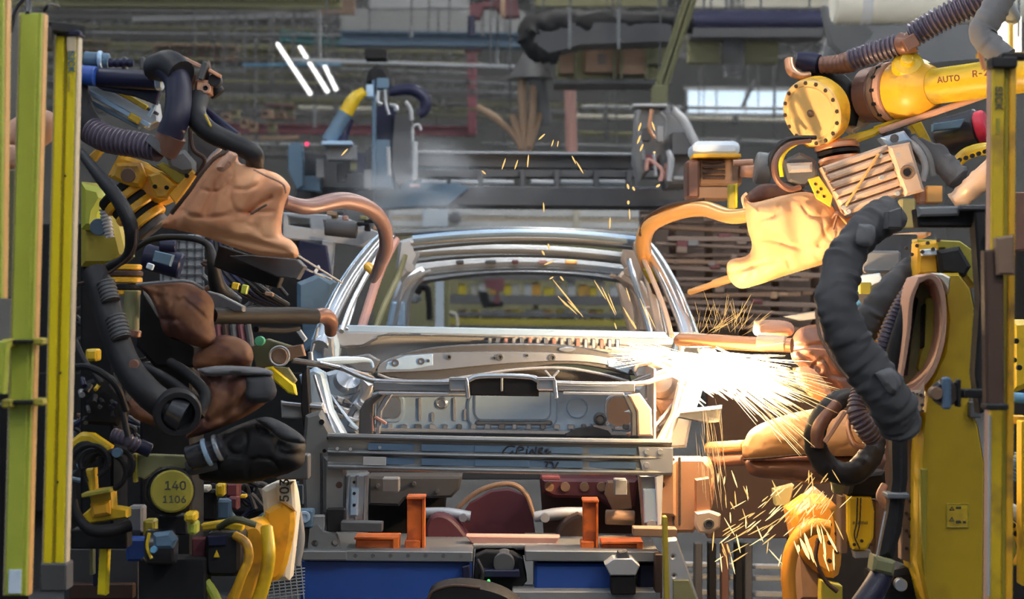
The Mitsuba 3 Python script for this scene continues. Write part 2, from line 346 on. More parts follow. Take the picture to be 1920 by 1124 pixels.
for x in (-2.4, 0.3, 2.6):
    for y in (3.2, 7.6, 11.5):
        strip((x, y - 1.2, 4.6), (x, y + 1.2, 4.6), w=.05, lab='long strip lamp over the welding cell, outside the picture', grp=OVER, power={3.2: 2.2, 7.6: 1.0, 11.5: 2.0}[y] * {-2.4: .8, .3: 1.0, 2.6: 3.4}[x])  # right row strengthened to stand in for daylight from the upper right
for x in (-4.5, 0.5, 5.2):
    for y in (17, 24, 32):
        strip((x, y - 1.6, 6.9), (x, y + 1.6, 6.9), w=.07, lab='added unseen strip lamp under the far hall roof, above the picture', grp='added unseen strip lamps of the far hall, above the picture', power=(8.5 if (x, y) == (0.5, 17) else 5.0) if x > -1 else 2.4)
for a, b, lab in (((520, 82, 21), (582, 176, 19.5), 'leftmost of the three slanting strip lamps under the roof'), ((562, 88, 21), (614, 172, 19.6), 'middle one of the three slanting strip lamps under the roof'),
                  ((606, 118, 21), (630, 168, 19.8), 'short blue-white strip lamp right of the two slanting lamps')):
    strip(a, b, 3.4, lab=lab, power=.09, face=True)
# ---------------------------------------------------------------- background: roof trusses, pipes, ducts, far stations
def truss(y, h, d, x0, x1, n, mt, lab, slope=0.013, seed=0):
    k = thing('roof_truss', lab, 'truss'); f = lambda x: y + slope * (x - 960)
    part(k, 'top_chord', bar((x0, f(x0), d), (x1, f(x1), d), 11, .16), mt)
    part(k, 'bottom_chord', bar((x0, f(x0) + h, d), (x1, f(x1) + h, d), 9, .14), mt)
    xs = np.linspace(x0, x1, n + 1)
    for i in range(n):
        a, b = (0, h) if i % 2 else (h, 0)
        part(k, 'web_bar', bar((xs[i], f(xs[i]) + a, d + .02), (xs[i + 1], f(xs[i + 1]) + b, d + .02), 4.5, .06), mt)
truss(-4, 24, 26, -60, 640, 26, 'olive', 'nearest olive roof truss along the top left edge')
truss(42, 26, 30, 40, 780, 28, 'hall_dark', 'dark roof truss second from the top on the left')
truss(98, 24, 33, 100, 900, 30, 'olive_dark', 'olive-brown roof truss behind the slanting lamps')
truss(150, 26, 36, 200, 960, 30, 'hall_dark', 'dark roof truss level with the robot head')
truss(196, 22, 38, 330, 1180, 32, 'olive_dark', 'farthest low roof truss above the red beam')
truss(70, 30, 34, 1040, 1900, 30, 'hall_dark', 'dark roof truss behind the hanging ducts on the right')
ORD = ['topmost', 'second', 'third', 'fourth', 'fifth', 'sixth', 'seventh', 'eighth', 'ninth', 'lowest']
for i, (y, h, mt) in enumerate([(24, 9, 'hall_dark'), (37, 11, 'hall_dark'), (56, 8, 'olive_dark'), (74, 12, 'hall_dark'), (88, 7, 'olive'), (119, 11, 'hall_dark'), (141, 9, 'olive_dark'), (164, 12, 'hall_dark'), (186, 8, 'olive'), (212, 12, 'hall_dark')]):
    k = thing('roof_purlin', f'{ORD[i]} of ten {"olive" if "olive" in mt else "dark"} level roof purlins at the upper left', 'beam', 'level roof purlins at the upper left'); part(k, 'profile', bar((90, y - 6, 27 + i * .7), (640 - 22 * (i % 3) + 40 * (i > 5), y + 1, 27 + i * .7), h, .16), mt)
def beam(name, lab, cat_, a, b, h, w, mt, ib=False, end=True):
    k = thing(name, lab, cat_)
    if ib: 
        (x0, y0, d0), (x1, y1, d1) = a, b
        part(k, 'upper_flange', bar((x0, y0 - h * .43, d0), (x1, y1 - h * .43, d1), h * .14, w), mt)
        part(k, 'lower_flange', bar((x0, y0 + h * .43, d0), (x1, y1 + h * .43, d1), h * .14, w), mt)
        part(k, 'web', bar(a, b, h * .8, w * .2), mt)
    else: part(k, 'profile', bar(a, b, h, w), mt)
    return k
beam('roof_beam', 'long olive beam along the top left edge of the picture', 'beam', (110, 6, 20), (640, 8, 20), 15, .2, 'olive', True)
beam('roof_beam', 'grey beam with a slanting end high on the left', 'beam', (250, 38, 24), (640, 30, 24), 10, .2, 'mid_grey')
beam('crane_rail', 'steel-blue crane rail crossing the upper middle', 'beam', (640, 74, 22), (985, 78, 22), 27, .3, 'steel_blue', True)
beam('crane_rail', 'dark teal crane rail left of the steel-blue one', 'beam', (525, 70, 22.5), (640, 78, 22.5), 20, .3, 'teal', True)
beam('roof_beam', 'grey ceiling panel beam above the steel-blue rail', 'beam', (640, 38, 26), (985, 44, 26), 42, .3, 'mid_grey')
k = beam('conduit_pipe', 'long thin grey pipe crossing behind the dark robot head', 'pipe', (545, 112, 19), (985, 126, 19), 7, .05, 'light_grey')
beam('red_beam', 'long dull red beam running left behind the dark transfer robot', 'beam', (405, 241, 24), (892, 247, 24), 17, .2, 'red', True)
k = thing('red_column', 'upright dull red column ending at the red beam', 'column'); part(k, 'shaft', box(877, 86, 893, 252, 23.8, .2), 'red'); part(k, 'head_plate', box(868, 82, 902, 92, 23.7, .3), 'red')
k = thing('pink_pole', 'upright pinkish pole hanging below the black duct', 'pole'); part(k, 'shaft', cyl((1066, 62, 19), (1072, 292, 19), 11), 'rose'); part(k, 'collar', cyl((1066, 140, 19), (1067, 156, 19), 15), 'brown')
# brown cable trays, left
def tray(x0, y0, x1, y1, d, mt, lab, n=7):
    k = thing('cable_tray', lab, 'cable tray'); part(k, 'trough', chan((x0, (y0 + y1) / 2, d), (x1, (y0 + y1) / 2 + 3, d), y1 - y0, .25), mt)
    for i in range(n):
        x = x0 + (i + .5) * (x1 - x0) / n; part(k, 'bracket', box(x - 3, y0 - 6, x + 3, y1 + 3, d - .02, .05), 'olive_dark')
tray(288, 84, 445, 112, 25, 'brown', 'rust-brown cable tray above the left robot hoses')
tray(452, 92, 560, 104, 25.5, 'olive', 'narrow olive cable tray right of the rust-brown one')
tray(150, 78, 205, 94, 24, 'brown', 'short rust-brown tray beside the yellow light curtain')
tray(498, 196, 552, 222, 25, 'maroon', 'short maroon tray below the roof trusses')
rng = random.Random(5)
for i in range(9):
    x = 385 + i * 17 + rng.uniform(-4, 4); y = 196 + rng.uniform(0, 34)
    k = thing('junction_box', f'{["first", "second", "third", "fourth", "fifth", "sixth", "seventh", "eighth", "ninth"][i]} small junction box from the left in the brown cluster left of the transfer robot', 'box', 'small brown boxes under the roof on the left'); part(k, 'case', box(x, y, x + rng.uniform(14, 22), y + rng.uniform(12, 20), 23 + i * .05, .15), rng.choice(['brown', 'tan_cable', 'leather_dark', 'olive'])); part(k, 'lid', box(x + 2, y + 2, x + 12, y + 10, 22.98 + i * .05, .03), 'dark_brown')
PIPES = ['grey pipe under the topmost truss at the upper left', 'olive pipe below the short rust-brown tray at the upper left', 'bright blue pipe left of the slanting strip lamps', 'grey pipe above the navy robot hose at the upper left', 'olive pipe crossing behind the slanting strip lamps', 'grey pipe below the slanting strip lamps', 'pale cream pipe at the foot of the slanting strip lamps', 'grey pipe left of the conical hood, lower of two', 'light grey pipe left of the conical hood, upper of two', 'short olive pipe beside the dull red column', 'long grey pipe just above the transfer gantry', 'pale cream pipe right of the pink pole', 'olive pipe right of the pink pole, lowest one there', 'long light grey pipe crossing below the insulated duct', 'pale cream pipe along the underside of the window band', 'light grey pipe directly below the insulated duct', 'grey pipe below the window band', 'grey pipe behind the black head of the transfer robot', 'dark grey pipe right of the transfer robot hoses', 'light grey pipe below the red beam on the left', 'tan pipe below the red beam on the left', 'dark grey pipe behind the transfer robot motor', 'thick dark grey pipe behind the tan cable bundle']
for i, (x0, y0, x1, y1, mt, w) in enumerate([(150, 60, 640, 66, 'mid_grey', 4), (150, 108, 400, 112, 'olive', 5), (455, 122, 640, 120, 'sky_blue', 5), (200, 128, 460, 134, 'mid_grey', 4), (420, 152, 600, 156, 'olive', 5), (420, 178, 660, 182, 'mid_grey', 4), (560, 202, 700, 204, 'cream', 8), (790, 168, 980, 176, 'mid_grey', 6), (770, 150, 985, 158, 'light_grey', 4),
        (780, 205, 900, 206, 'olive', 5), (900, 270, 1200, 274, 'mid_grey', 6), (1080, 218, 1190, 220, 'cream', 8), (1085, 250, 1190, 252, 'olive', 9), (1090, 200, 1480, 204, 'light_grey', 7), (1280, 222, 1480, 226, 'cream', 8), (1100, 160, 1240, 164, 'light_grey', 8), (1290, 262, 1480, 268, 'mid_grey', 10), (640, 130, 880, 138, 'mid_grey', 6), (780, 190, 880, 196, 'dark_grey', 8),
        (400, 268, 640, 272, 'light_grey', 6), (400, 262, 560, 258, 'tan_cable', 7), (470, 290, 700, 296, 'dark_grey', 12), (960, 208, 1060, 212, 'dark_grey', 16)]):
    k = thing('ceiling_pipe', PIPES[i], 'pipe', 'pipes under the far roof')
    part(k, 'run', cyl((x0, y0, 20 + i * .35), (x1, y1, 20 + i * .35), w / 2, 12), mt)
    part(k, 'clamp', box((x0 + x1) / 2 - 4, (y0 + y1) / 2 - w, (x0 + x1) / 2 + 4, (y0 + y1) / 2 + w, 19.95 + i * .35, .1), 'dark_grey')
# hanger rods
RODS = ['long grey hanger rod right of the slanting strip lamps', 'short grey rod on top of the steel-blue crane rail', 'short grey rod above the red column', 'short grey rod left of the conical hood', 'grey rod inside the cable bundle', 'short grey rod below the pale cream pipe', 'grey rod in front of the black duct and the insulated duct', 'grey rod beside the foot of the slanting beam', 'grey rod below the navy duct, right one', 'grey rod below the navy duct, left one']
for i, (x, y0, y1) in enumerate([(600, 0, 150), (771, 48, 70), (905, 50, 68), (932, 95, 125), (1000, 150, 240), (590, 200, 240), (1163, 20, 150), (1232, 160, 260), (1385, 60, 150), (1360, 62, 146)]):
    solo('hanger_rod', RODS[i], 'rod', cyl((x, y0, 21 + i * .1), (x, y1, 21 + i * .1), 3.5, 10), 'mid_grey', group='hanger rods under the roof')
# black duct, middle
k = thing('black_duct', 'large black fabric duct hanging at the top right of centre', 'duct')
part(k, 'hose', tube([(1300, 42, 17, 24), (1180, 44, 17, 27), (1060, 44, 17, 29), (1000, 56, 17, 29), (1005, 90, 17, 24), (1050, 105, 17, 20)], 20, 8, wob=.05), 'black')
part(k, 'lower_sleeve', plate([(1010, 40), (1260, 44), (1258, 78), (1090, 84), (1030, 100), (1000, 80)], 16.9, .4), 'dark_grey')
for x in (1068, 1160): part(k, 'strap', box(x - 3, 14, x + 3, 92, 16.7, .02), 'mid_grey')
k = thing('insulated_duct', 'dirty olive and brown insulated box duct under the black duct', 'duct')
part(k, 'casing', box(1045, 72, 1252, 152, 17.6, .5), 'olive')
for x0, y0, x1, y1, mt in ((1096, 88, 1150, 136, 'brown'), (1155, 80, 1210, 140, 'brown'), (1120, 100, 1138, 122, 'dark_grey'), (1050, 84, 1076, 138, 'brown'), (1214, 84, 1250, 120, 'olive_dark')): part(k, 'patch', box(x0, y0, x1, y1, 17.5, .1), mt)
for x in (1080, 1152, 1165, 1212): part(k, 'band', box(x - 3, 74, x + 3, 150, 17.47, .05), 'olive_dark')
part(k, 'drip_edge', box(1040, 148, 1260, 158, 17.5, .5), 'dark_grey')
k = thing('conical_hood', 'grey conical extraction hood left of the insulated duct', 'hood')
part(k, 'cone', lathe(P(995, 148, 18), UP, [(0, m(42, 18)), (m(50, 18), m(14, 18))]), 'dark_grey'); part(k, 'pipe', cyl((1005, 140, 18), (1020, 230, 18.2), 16), 'mid_grey')
k = thing('cable_bundle', 'tan cable bundle fanning down above the transfer gantry', 'cables')
for a in ([(1000, 160, 18, 8), (998, 215, 18, 7), (988, 285, 18, 6)], [(978, 140, 18, 8), (980, 200, 18, 8), (984, 285, 18, 6)], [(897, 200, 18.1, 6), (930, 222, 18, 7), (965, 255, 18, 6), (980, 285, 18, 6)], [(1012, 215, 18.1, 6), (1000, 250, 18, 7), (991, 285, 18, 6)], [(960, 215, 18, 6), (972, 250, 18, 7), (983, 285, 18, 6)]):
    part(k, 'cable', tube(a, 10), 'tan_cable')
part(k, 'tie', cyl((984, 276, 18), (987, 290, 18), 13), 'brown')
beam('diagonal_beam', 'slanting olive-grey beam from the top edge down to the hanging weld gun', 'beam', (1296, -10, 16), (1236, 176, 16), 32, .15, 'olive', True)
solo('beam_foot', 'olive block at the lower end of the slanting beam', 'block', box(1224, 160, 1252, 196, 15.9, .2), 'olive')
k = thing('navy_duct', 'long navy duct under the roof left of the ribbed hoses', 'duct'); part(k, 'tube', cyl((1300, 40, 19), (1560, 40, 19), 20), 'navy'); part(k, 'lower_casing', box(1296, 52, 1545, 70, 18.9, .4), 'dark_grey')
for i, (x0, x1) in enumerate(((1290, 1350), (1355, 1390), (1395, 1460))):
    solo('insulation_panel', f'dirty olive insulation panel hanging under the navy duct, {["left","middle","right"][i]} one of three', 'panel', box(x0, 66, x1, 118, 19.2, .15), 'olive' if i != 1 else 'olive_dark')
for i in range(6): solo('cable_drop', f'{ORD[i] if i else "first"} thin dark cable from the left below the navy duct', 'cable', tube([(1362 + i * 6, 60, 19, 2.5), (1358 + i * 7, 100, 19, 2.5), (1366 + i * 5, 142, 19, 2.5)], 6), 'dark_grey', group='cables hanging under the navy duct')
k = thing('cream_duct', 'big pale cream ventilation duct at the top right corner', 'duct'); part(k, 'tube', cyl((1560, 0, 15), (1990, -4, 15), 46, 40), 'duct_cream_lit'); part(k, 'collar', cyl((1610, 0, 15), (1632, 0, 15), 49, 40), 'white')
solo('duct_support', 'grey slanting support under the cream duct', 'bracket', plate([(1545, 10), (1600, 30), (1640, 60), (1590, 110), (1560, 80)], 16, .2), 'mid_grey')
solo('green_pillar', 'dull green pipe rising behind the ribbed hoses', 'pipe', cyl((1598, 0, 17), (1545, 118, 17), 16), 'mid_grey')
solo('roof_panel', 'dark grey sloped roof panel behind the ribbed hoses', 'panel', plate([(1600, 48), (1810, 45), (1860, 62), (1860, 130), (1640, 120), (1560, 130)], 18, .1), 'mid_grey')
# window band, right
k = thing('window_1', 'bright window band right of the hanging weld gun', 'window', kind='structure'); del labels[k]['category']
for a in (1290, 1345, 1400, 1455, 1510):
    kk = num(k + '__pane'); scene[kk] = mikit.ply(box(a, 170, a + 52, 212, 27, .02), 'glass')
    scene[kk]['emitter'] = {'type': 'area', 'sampling_weight': 0.0, 'radiance': {'type': 'rgb', 'value': [.6, .78, .95]}}
for y in (166, 214): part(k, 'rail', bar((1282, y, 26.9), (1565, y + 3, 26.9), 7, .06), 'light_grey')
for a in (1286, 1342, 1397, 1452, 1507): part(k, 'mullion', box(a, 166, a + 3, 216, 26.9, .06), 'light_grey')
solo('brace_bar', 'thin slanting brace in front of the window band', 'bar', bar((1416, 150, 25), (1390, 204, 25), 7, .05), 'dark_grey')
k = thing('skylight', 'blazing white roof window behind the hose at the upper right', 'window')
kk = num(k + '__pane'); scene[kk] = mikit.ply(box(1842, 30, 1915, 100, 14, .02), 'glass'); scene[kk]['emitter'] = {'type': 'area', 'sampling_weight': 0.0, 'radiance': {'type': 'rgb', 'value': [2.2, 2.0, 1.5]}}
part(k, 'frame', box(1836, 98, 1990, 110, 13.9, .1), 'amber'); part(k, 'mullion', box(1893, 24, 1901, 100, 13.9, .06), 'amber')
solo('roof_panel', 'pale roof panel in front of the navy duct at the top edge', 'panel', box(1290, -8, 1560, 14, 24, .1), 'cream')
solo('roof_panel', 'pale olive roof panel above the black duct', 'panel', box(1000, -8, 1250, 12, 24, .1), 'olive')
solo('roof_panel', 'light grey roof panel above the steel-blue crane rail', 'panel', box(690, -8, 880, 16, 24, .1), 'light_grey')
solo('roof_panel', 'rust brown roof panel at the top edge left of centre', 'panel', box(590, -8, 665, 26, 23, .1), 'brown')
k = thing('suspended_hook', 'purple and maroon hook block hanging at the top centre', 'hook'); part(k, 'block', plate([(880, 8), (925, 0), (968, -6), (975, 30), (945, 32), (930, 14), (905, 14), (900, 34), (882, 32)], 21, .2), 'maroon'); part(k, 'rope', cyl((884, 30, 21), (884, 68, 21), 7), 'navy'); part(k, 'cheek', box(938, -4, 948, 30, 20.9, .1), 'tan_cable')
# slatted conveyor wall behind, right
k = thing('slat_rack', 'rusty slatted rack behind the right copper electrode', 'rack')
for i in range(15):
    y = 402 + i * 15; t = (i * 7 % 5 - 2) * 3; part(k, 'slat', bar((1200 + (i * 37 % 60), y - 2 - t, 13 + .02 * (i % 3)), (1580 - (i * 53 % 90), y + 6 + t, 13), 6 + (i * 5 % 4), .1), ['taupe', 'taupe_dark', 'brown', 'taupe'][i % 4])
for x in (1262, 1330, 1395, 1455, 1530): part(k, 'upright', box(x - 6, 396, x + 6, 640, 13.15, .1), 'dark_brown')
rng = random.Random(9)
for i in range(46):
    x = rng.uniform(1225, 1540); y = rng.uniform(405, 600); part(k, 'clip', box(x, y, x + rng.uniform(10, 24), y + rng.uniform(6, 14), 12.95, .06), rng.choice(['taupe', 'brown', 'mid_grey', 'taupe_dark', 'maroon', 'tan_cable']))
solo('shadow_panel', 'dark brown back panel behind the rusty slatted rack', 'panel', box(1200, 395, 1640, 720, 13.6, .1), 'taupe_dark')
# gantry across the middle
k = thing('transfer_gantry', 'dark transfer gantry beam crossing above the car roof', 'beam')
part(k, 'main_beam', bar((560, 368, 14), (1300, 374, 14), 38, .4, .01), 'dark_grey')
part(k, 'upper_rail', bar((690, 300, 14.3), (1240, 306, 14.3), 26, .2), 'mid_grey'); part(k, 'top_lip', bar((690, 287, 14.2), (1240, 292, 14.2), 5, .3), 'light_grey')
part(k, 'middle_rail', bar((690, 326, 14.2), (1290, 328, 14.2), 14, .2), 'dark_grey'); part(k, 'lower_lip', bar((650, 352, 13.9), (1290, 354, 13.9), 5, .1), 'steel_blue')
for a, b in ((906, 964), (996, 1038), (1052, 1112), (1124, 1172), (845, 896), (790, 838)): part(k, 'roller', cyl((a, 341, 13.9), (b, 342, 13.9), 4.5, 12), 'light_grey')
for x in (980, 1044, 1118, 1180, 900): part(k, 'bracket', box(x - 5, 318, x + 5, 352, 14, .1), 'dark_grey')
solo('blue_panel', 'dull blue cabinet side behind the transfer robot base', 'cabinet', box(695, 288, 880, 330, 14.8, .4), 'steel_blue')
solo('blue_panel', 'dull blue plate standing in for smoke left of the car roof', 'cabinet', plate([(700, 340), (860, 345), (880, 352), (840, 385), (700, 392)], 13.7, .3), 'steel_blue')  # flat plate coloured like the bluish smoke it stands in for
# wall behind, below gantry
k = thing('cream_partition', 'pale cream partition rails behind the car roof', 'partition')
for y, h, mt in ((398, 16, 'white'), (411, 5, 'pale_edge'), (421, 13, 'white'), (434, 9, 'cream')): part(k, 'rail', bar((735, y - 2, 24), (1215, y + 3, 24), h, .1), mt)
part(k, 'post', box(1074, 388, 1087, 440, 23.9, .12), 'cream'); part(k, 'panel', box(792, 392, 840, 426, 23.8, .1), 'glass', label='pale glassy panel')
part(k, 'left_panel', box(728, 388, 800, 425, 24.1, .1), 'white'); part(k, 'knob', disc(853, 408, 23.8, 11, .1), 'dark_grey')
# beyond the rear window: yellow shelving
k = thing('parts_rack', 'far shelf rack with yellow rails seen through the car body', 'rack')
for y, h, mt in ((604, 13, 'moss_yellow'), (612, 5, 'dark_grey'), (562, 18, 'dark_grey'), (590, 9, 'dark_grey'), (520, 10, 'dark_grey'), (640, 14, 'olive')): part(k, 'rail', bar((830, y - 1, 20), (1180, y + 3, 20), h, .15), mt)
for x in (828, 1004, 1190): part(k, 'upright', box(x - 5, 500, x + 5, 660, 20.2, .1), 'olive')
rng = random.Random(3)
for i in range(30):
    x = 862 + (i % 15) * 20 + rng.uniform(-5, 5); y0 = 532 if i < 15 else 576; h = rng.uniform(12, 22) if i < 15 else 14
    COL = ['yellow', 'cream', 'pale', 'amber'][i % 4]; TH = ['first', 'second', 'third', 'fourth', 'fifth', 'sixth', 'seventh', 'eighth', 'ninth', 'tenth', 'eleventh', 'twelfth', 'thirteenth', 'fourteenth', 'fifteenth'][i % 15]
    k = thing('parts_bin', f'{TH} bin from the left on the {"upper" if i < 15 else "lower"} far shelf, a small {COL} one', 'bin', f'{["yellow","cream","pale","amber"][i % 4]} bins on the {"upper" if i < 15 else "lower"} shelf')
    part(k, 'tub', box(x, y0 + 24 - h * 1.25, x + rng.uniform(11, 20), y0 + 24, 20.1 - .01 * (i % 3), .15), ['lime_yellow', 'cream', 'white', 'amber'][i % 4]); part(k, 'lip', box(x - 1, y0 + 22 - h * 1.25, x + 12, y0 + 25 - h * 1.25, 20.08 - .01 * (i % 3), .02), ['moss_yellow', 'light_grey', 'light_grey', 'brown'][i % 4])
solo('red_lever', 'dark red lever in front of the far shelf', 'lever', plate([(908, 524), (946, 522), (944, 545), (935, 548), (938, 570), (926, 570), (930, 545), (912, 540)], 19, .08), 'maroon')
solo('black_bracket', 'black bracket below the dark red lever', 'bracket', plate([(895, 545), (915, 548), (918, 565), (945, 566), (942, 576), (905, 578)], 19.1, .08), 'black')
k = thing('window_pillar', 'pale green pillar inside the left of the car rear opening', 'pillar'); part(k, 'shaft', box(816, 528, 832, 650, 16, .15), 'glass'); part(k, 'face', box(832, 522, 842, 650, 16.05, .15), 'olive')
k = thing('hook_pipe', 'black bent pipe left of the pale green pillar', 'pipe'); part(k, 'bend', tube([(782, 552, 16, 6), (788, 540, 16, 7), (800, 540, 16, 7), (804, 560, 16, 6), (806, 600, 16, 6)], 12), 'black'); part(k, 'ball', lathe(P(779, 558, 16.1), FW, [(m(-12, 16) * math.cos(a) * 1.0, m(12, 16) * math.sin(a)) for a in np.linspace(.05, 3.1, 10)]), 'light_grey')
solo('back_blind', 'dark panel far behind the car rear opening', 'panel', box(700, 440, 1250, 720, 26, .1), 'olive')
solo('handrail', 'small white curved handrail by the far shelf', 'rail', tube([(832, 584, 17, 2.5), (846, 586, 17, 2.5), (856, 592, 17, 2.5), (858, 612, 17, 2.5)], 8), 'cream')
# ---------------------------------------------------------------- the car body in white
car = thing('car_body', 'bare unpainted sheet-metal car body seen from the front in the welding cell', 'car body')
def cp(name, mesh, mt, smooth=35, label=None): return part(car, name, mesh, mt, smooth, label)
SL = .0185                                                              # the whole body slopes a little to the right in view
# bumper beam: roll-formed profile swept across
prof = [(-34, .05), (-33, .0), (-29, -.004), (-26, 0), (-25, .022), (-20, .026), (-6, .026), (-4, .022), (-2, .004), (1, 0), (3, .004), (5, .022), (8, .026), (20, .026), (23, .022), (25, .004), (28, 0), (31, .002), (34, .01), (35, .05)]
d0, x0, x1 = 8.0, 612, 1262
fr = []
for x in np.linspace(x0, x1, 27):
    bow = .05 * ((x - 937) / 325)**2
    fr.append([P(x, 855 + yy + SL * (x - 937), d0) + FW * (o + bow) for yy, o in prof] + [P(x, 855 + yy + SL * (x - 937), d0) + FW * (.055 + bow) for yy in (34, -33)])
fr = np.array(fr); n, k = fr.shape[:2]; i, j = np.meshgrid(np.arange(n - 1), np.arange(k), indexing='ij')
q = np.stack([i * k + j, (i + 1) * k + j, (i + 1) * k + (j + 1) % k, i * k + (j + 1) % k], -1).reshape(-1, 4)
bm = tm(fr.reshape(-1, 3), np.vstack([q[:, [0, 2, 1]], q[:, [0, 3, 2]]])); bm.fix_normals()
bb = part(car, 'bumper_beam', bm, 'beam_grey', 25)
for y, o in ((842.5, 0), (869, 0)):
    part(bb, 'channel_face', cat([bar((690 + a * 100, y + SL * (690 + a * 100 - 937), 8.022 + .05 * ((740 + a * 100 - 937) / 325)**2), (793 + a * 100, y + SL * (793 + a * 100 - 937), 8.022 + .05 * ((740 + a * 100 - 937) / 325)**2), 13, .004, .001) for a in range(5)]), 'beam_blue', False)
for x, y in ((1213, 848), (1238, 848), (1213, 873), (632, 842), (657, 843), (712, 840), (712, 864)):
    part(bb, 'bolt', disc(x, y, 8.03, 5.5 if x > 1000 else 3, .014, sides=12), 'alloy')
part(bb, 'end_plate_panel', plate([(1196, 838), (1262, 840), (1262, 888), (1206, 890), (1200, 866)], 8.045, .006), 'alloy')
part(bb, 'paper_label', box(681, 857, 724, 873, 8.0, .002, 1), 'light_grey', label='small pale paper label')
# hand lettering in felt pen
def stroke(parent, name, pts, d, w=1.7): part(parent, name, tube([(x, y, d, w) for x, y in pts], 6, 4), 'marker', 40)
for s in ([(966, 838), (954, 837), (945, 845), (944, 852), (955, 852), (962, 846)], [(968, 853), (970, 843), (975, 838), (982, 842), (972, 846)], [(987, 852), (989, 842)], [(990, 838), (990, 839.5)], [(994, 851), (998, 844), (1004, 850), (1006, 838), (1004, 852)], [(1010, 851), (1012, 842), (1018, 841), (1012, 846), (1018, 851)], [(1021, 846), (1027, 843), (1025, 850), (1033, 847)]):
    stroke(bb, 'pen_stroke', s, 8.018)
for s in ([(1021, 866), (1036, 867)], [(1028, 867), (1024, 876)], [(1036, 868), (1040, 877), (1047, 867)]): stroke(bb, 'pen_stroke', s, 8.018)
# dash panel with embossings
DA = 9.3
dp = cp('dash_panel', plate([(690, 742), (705, 735), (880, 730), (1030, 732), (1185, 738), (1200, 752), (1194, 812), (690, 808)], DA, .05, holes=[circ(1082, 765, 17), rrect(1139, 745, 1186, 802, 18)]), 'sheet_sky_tint')
def emb(name, pts, h, mt='sheet_sky_tint', bev=.008, dd=None): part(dp, name, plate(pts, (dd or DA) - h, h + .01, bev), mt)
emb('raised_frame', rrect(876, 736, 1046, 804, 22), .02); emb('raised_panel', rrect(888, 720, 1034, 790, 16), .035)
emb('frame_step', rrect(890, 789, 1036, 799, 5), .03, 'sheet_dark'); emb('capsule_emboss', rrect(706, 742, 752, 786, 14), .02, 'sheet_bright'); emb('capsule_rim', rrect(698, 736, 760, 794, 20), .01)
for x, a, b in ((787, 746, 790), (811, 774, 792), (852, 746, 790), (872, 768, 790)): emb('rib', rrect(x - 3, a, x + 3, b, 2.9), .016, 'alloy')
part(dp, 'round_emboss', lathe(P(828, 757, DA), -FW, [(0, m(13, 9)), (.012, m(11, 9)), (.014, m(8, 9)), (.004, m(7, 9))]), 'sheet_bright'); part(dp, 'hole_rim', lathe(P(1082, 765, DA), -FW, [(0, m(21, 9)), (.01, m(19, 9)), (.01, m(18, 9)), (-.02, m(17, 9)), (-.02, m(16, 9))]), 'sheet_sky_tint')
part(dp, 'grommet', lathe(P(1125, 786, DA - .03), -FW, [(0, m(13, 9)), (.02, m(12, 9)), (.03, m(8, 9)), (.01, m(6, 9))]), 'sheet_dark'); part(dp, 'grommet_bracket', plate([(1108, 795), (1142, 798), (1150, 812), (1118, 812)], DA - .04, .04), 'alloy')
part(dp, 'opening_rim', plate(rrect(1133, 740, 1192, 808, 20), DA - .012, .02, .004, holes=[rrect(1139, 745, 1186, 802, 18)]), 'sheet_bright')
part(dp, 'upper_bead', bar((700, 742, DA - .02), (880, 740, DA - .02), 5, .02), 'alloy'); part(dp, 'lower_seam', bar((690, 806, DA - .03), (1196, 814, DA - .03), 7, .03), 'alloy')
for x in range(700, 1190, 26): part(dp, 'spot_clip', box(x, 796, x + 9 + (x % 5), 806, DA - .03, .03, 8), ['alloy', 'sheet_dark', 'sheet'][x % 3])
part(dp, 'arch_plate', plate([(1060, 814), (1080, 804), (1110, 800), (1140, 808), (1150, 820), (1060, 820)], DA - .05, .03), 'dark_grey')
solo_back = cp('cabin_floor_panel', box(690, 810, 1200, 900, 9.5, .05), 'dark_grey')
# cowl plenum arch
CA = 8.95
ca = cp('cowl_plenum', plate([(700, 692), (715, 680), (760, 662), (830, 650), (940, 645), (1060, 648), (1140, 662), (1200, 678), (1240, 692), (1225, 704), (1180, 704), (1120, 690), (1060, 684), (1000, 690), (930, 705), (880, 716), (800, 716), (730, 708)], CA, .12, .01, smooth_n=3), 'plenum_grey')
part(ca, 'face_panel', plate([(706, 700), (712, 684), (745, 668), (830, 661), (960, 659), (1060, 662), (1130, 668), (1200, 690), (1190, 696), (1120, 682), (1050, 678), (960, 682), (890, 688), (830, 694), (770, 698)], CA - .015, .03, .006, smooth_n=3), 'sheet')
part(ca, 'sky_tint_patch', plate([(722, 694), (726, 680), (760, 668), (812, 664), (812, 686), (770, 694)], CA - .02, .01, .003), 'sheet_sky_tint')  # flat patch carrying the blue sky reflection as colour
for x, y, r in ((741, 681, 7), (790, 678, 6.5), (803, 677, 3), (842, 670, 5), (927, 672, 3.5), (937, 670.5, 6.5), (988, 667, 3), (1035, 671, 6.5)):
    part(ca, 'bolt_boss', lathe(P(x, y, CA - .016), -FW, [(0, m(r, 9)), (.012, m(r * .95, 9)), (.012, m(r * .55, 9)), (.002, m(r * .5, 9))], 18), 'dark_grey')
part(ca, 'oval_plug', plate(circ(1064, 656, 16, 20, 5), CA - .02, .02, .003), 'sheet_bright', label='bright oval plug'); part(ca, 'end_tab', plate([(1138, 675), (1152, 672), (1182, 692), (1178, 702), (1140, 688)], CA - .02, .02), 'sheet_sky_tint')
part(ca, 'lower_lip', tube([(708, 702, CA, 3), (740, 712, CA, 3), (810, 716, CA, 3), (880, 706, CA, 3), (960, 694, CA, 3), (1050, 690, CA, 3), (1120, 700, CA, 3), (1180, 716, CA, 3)], 8), 'alloy')
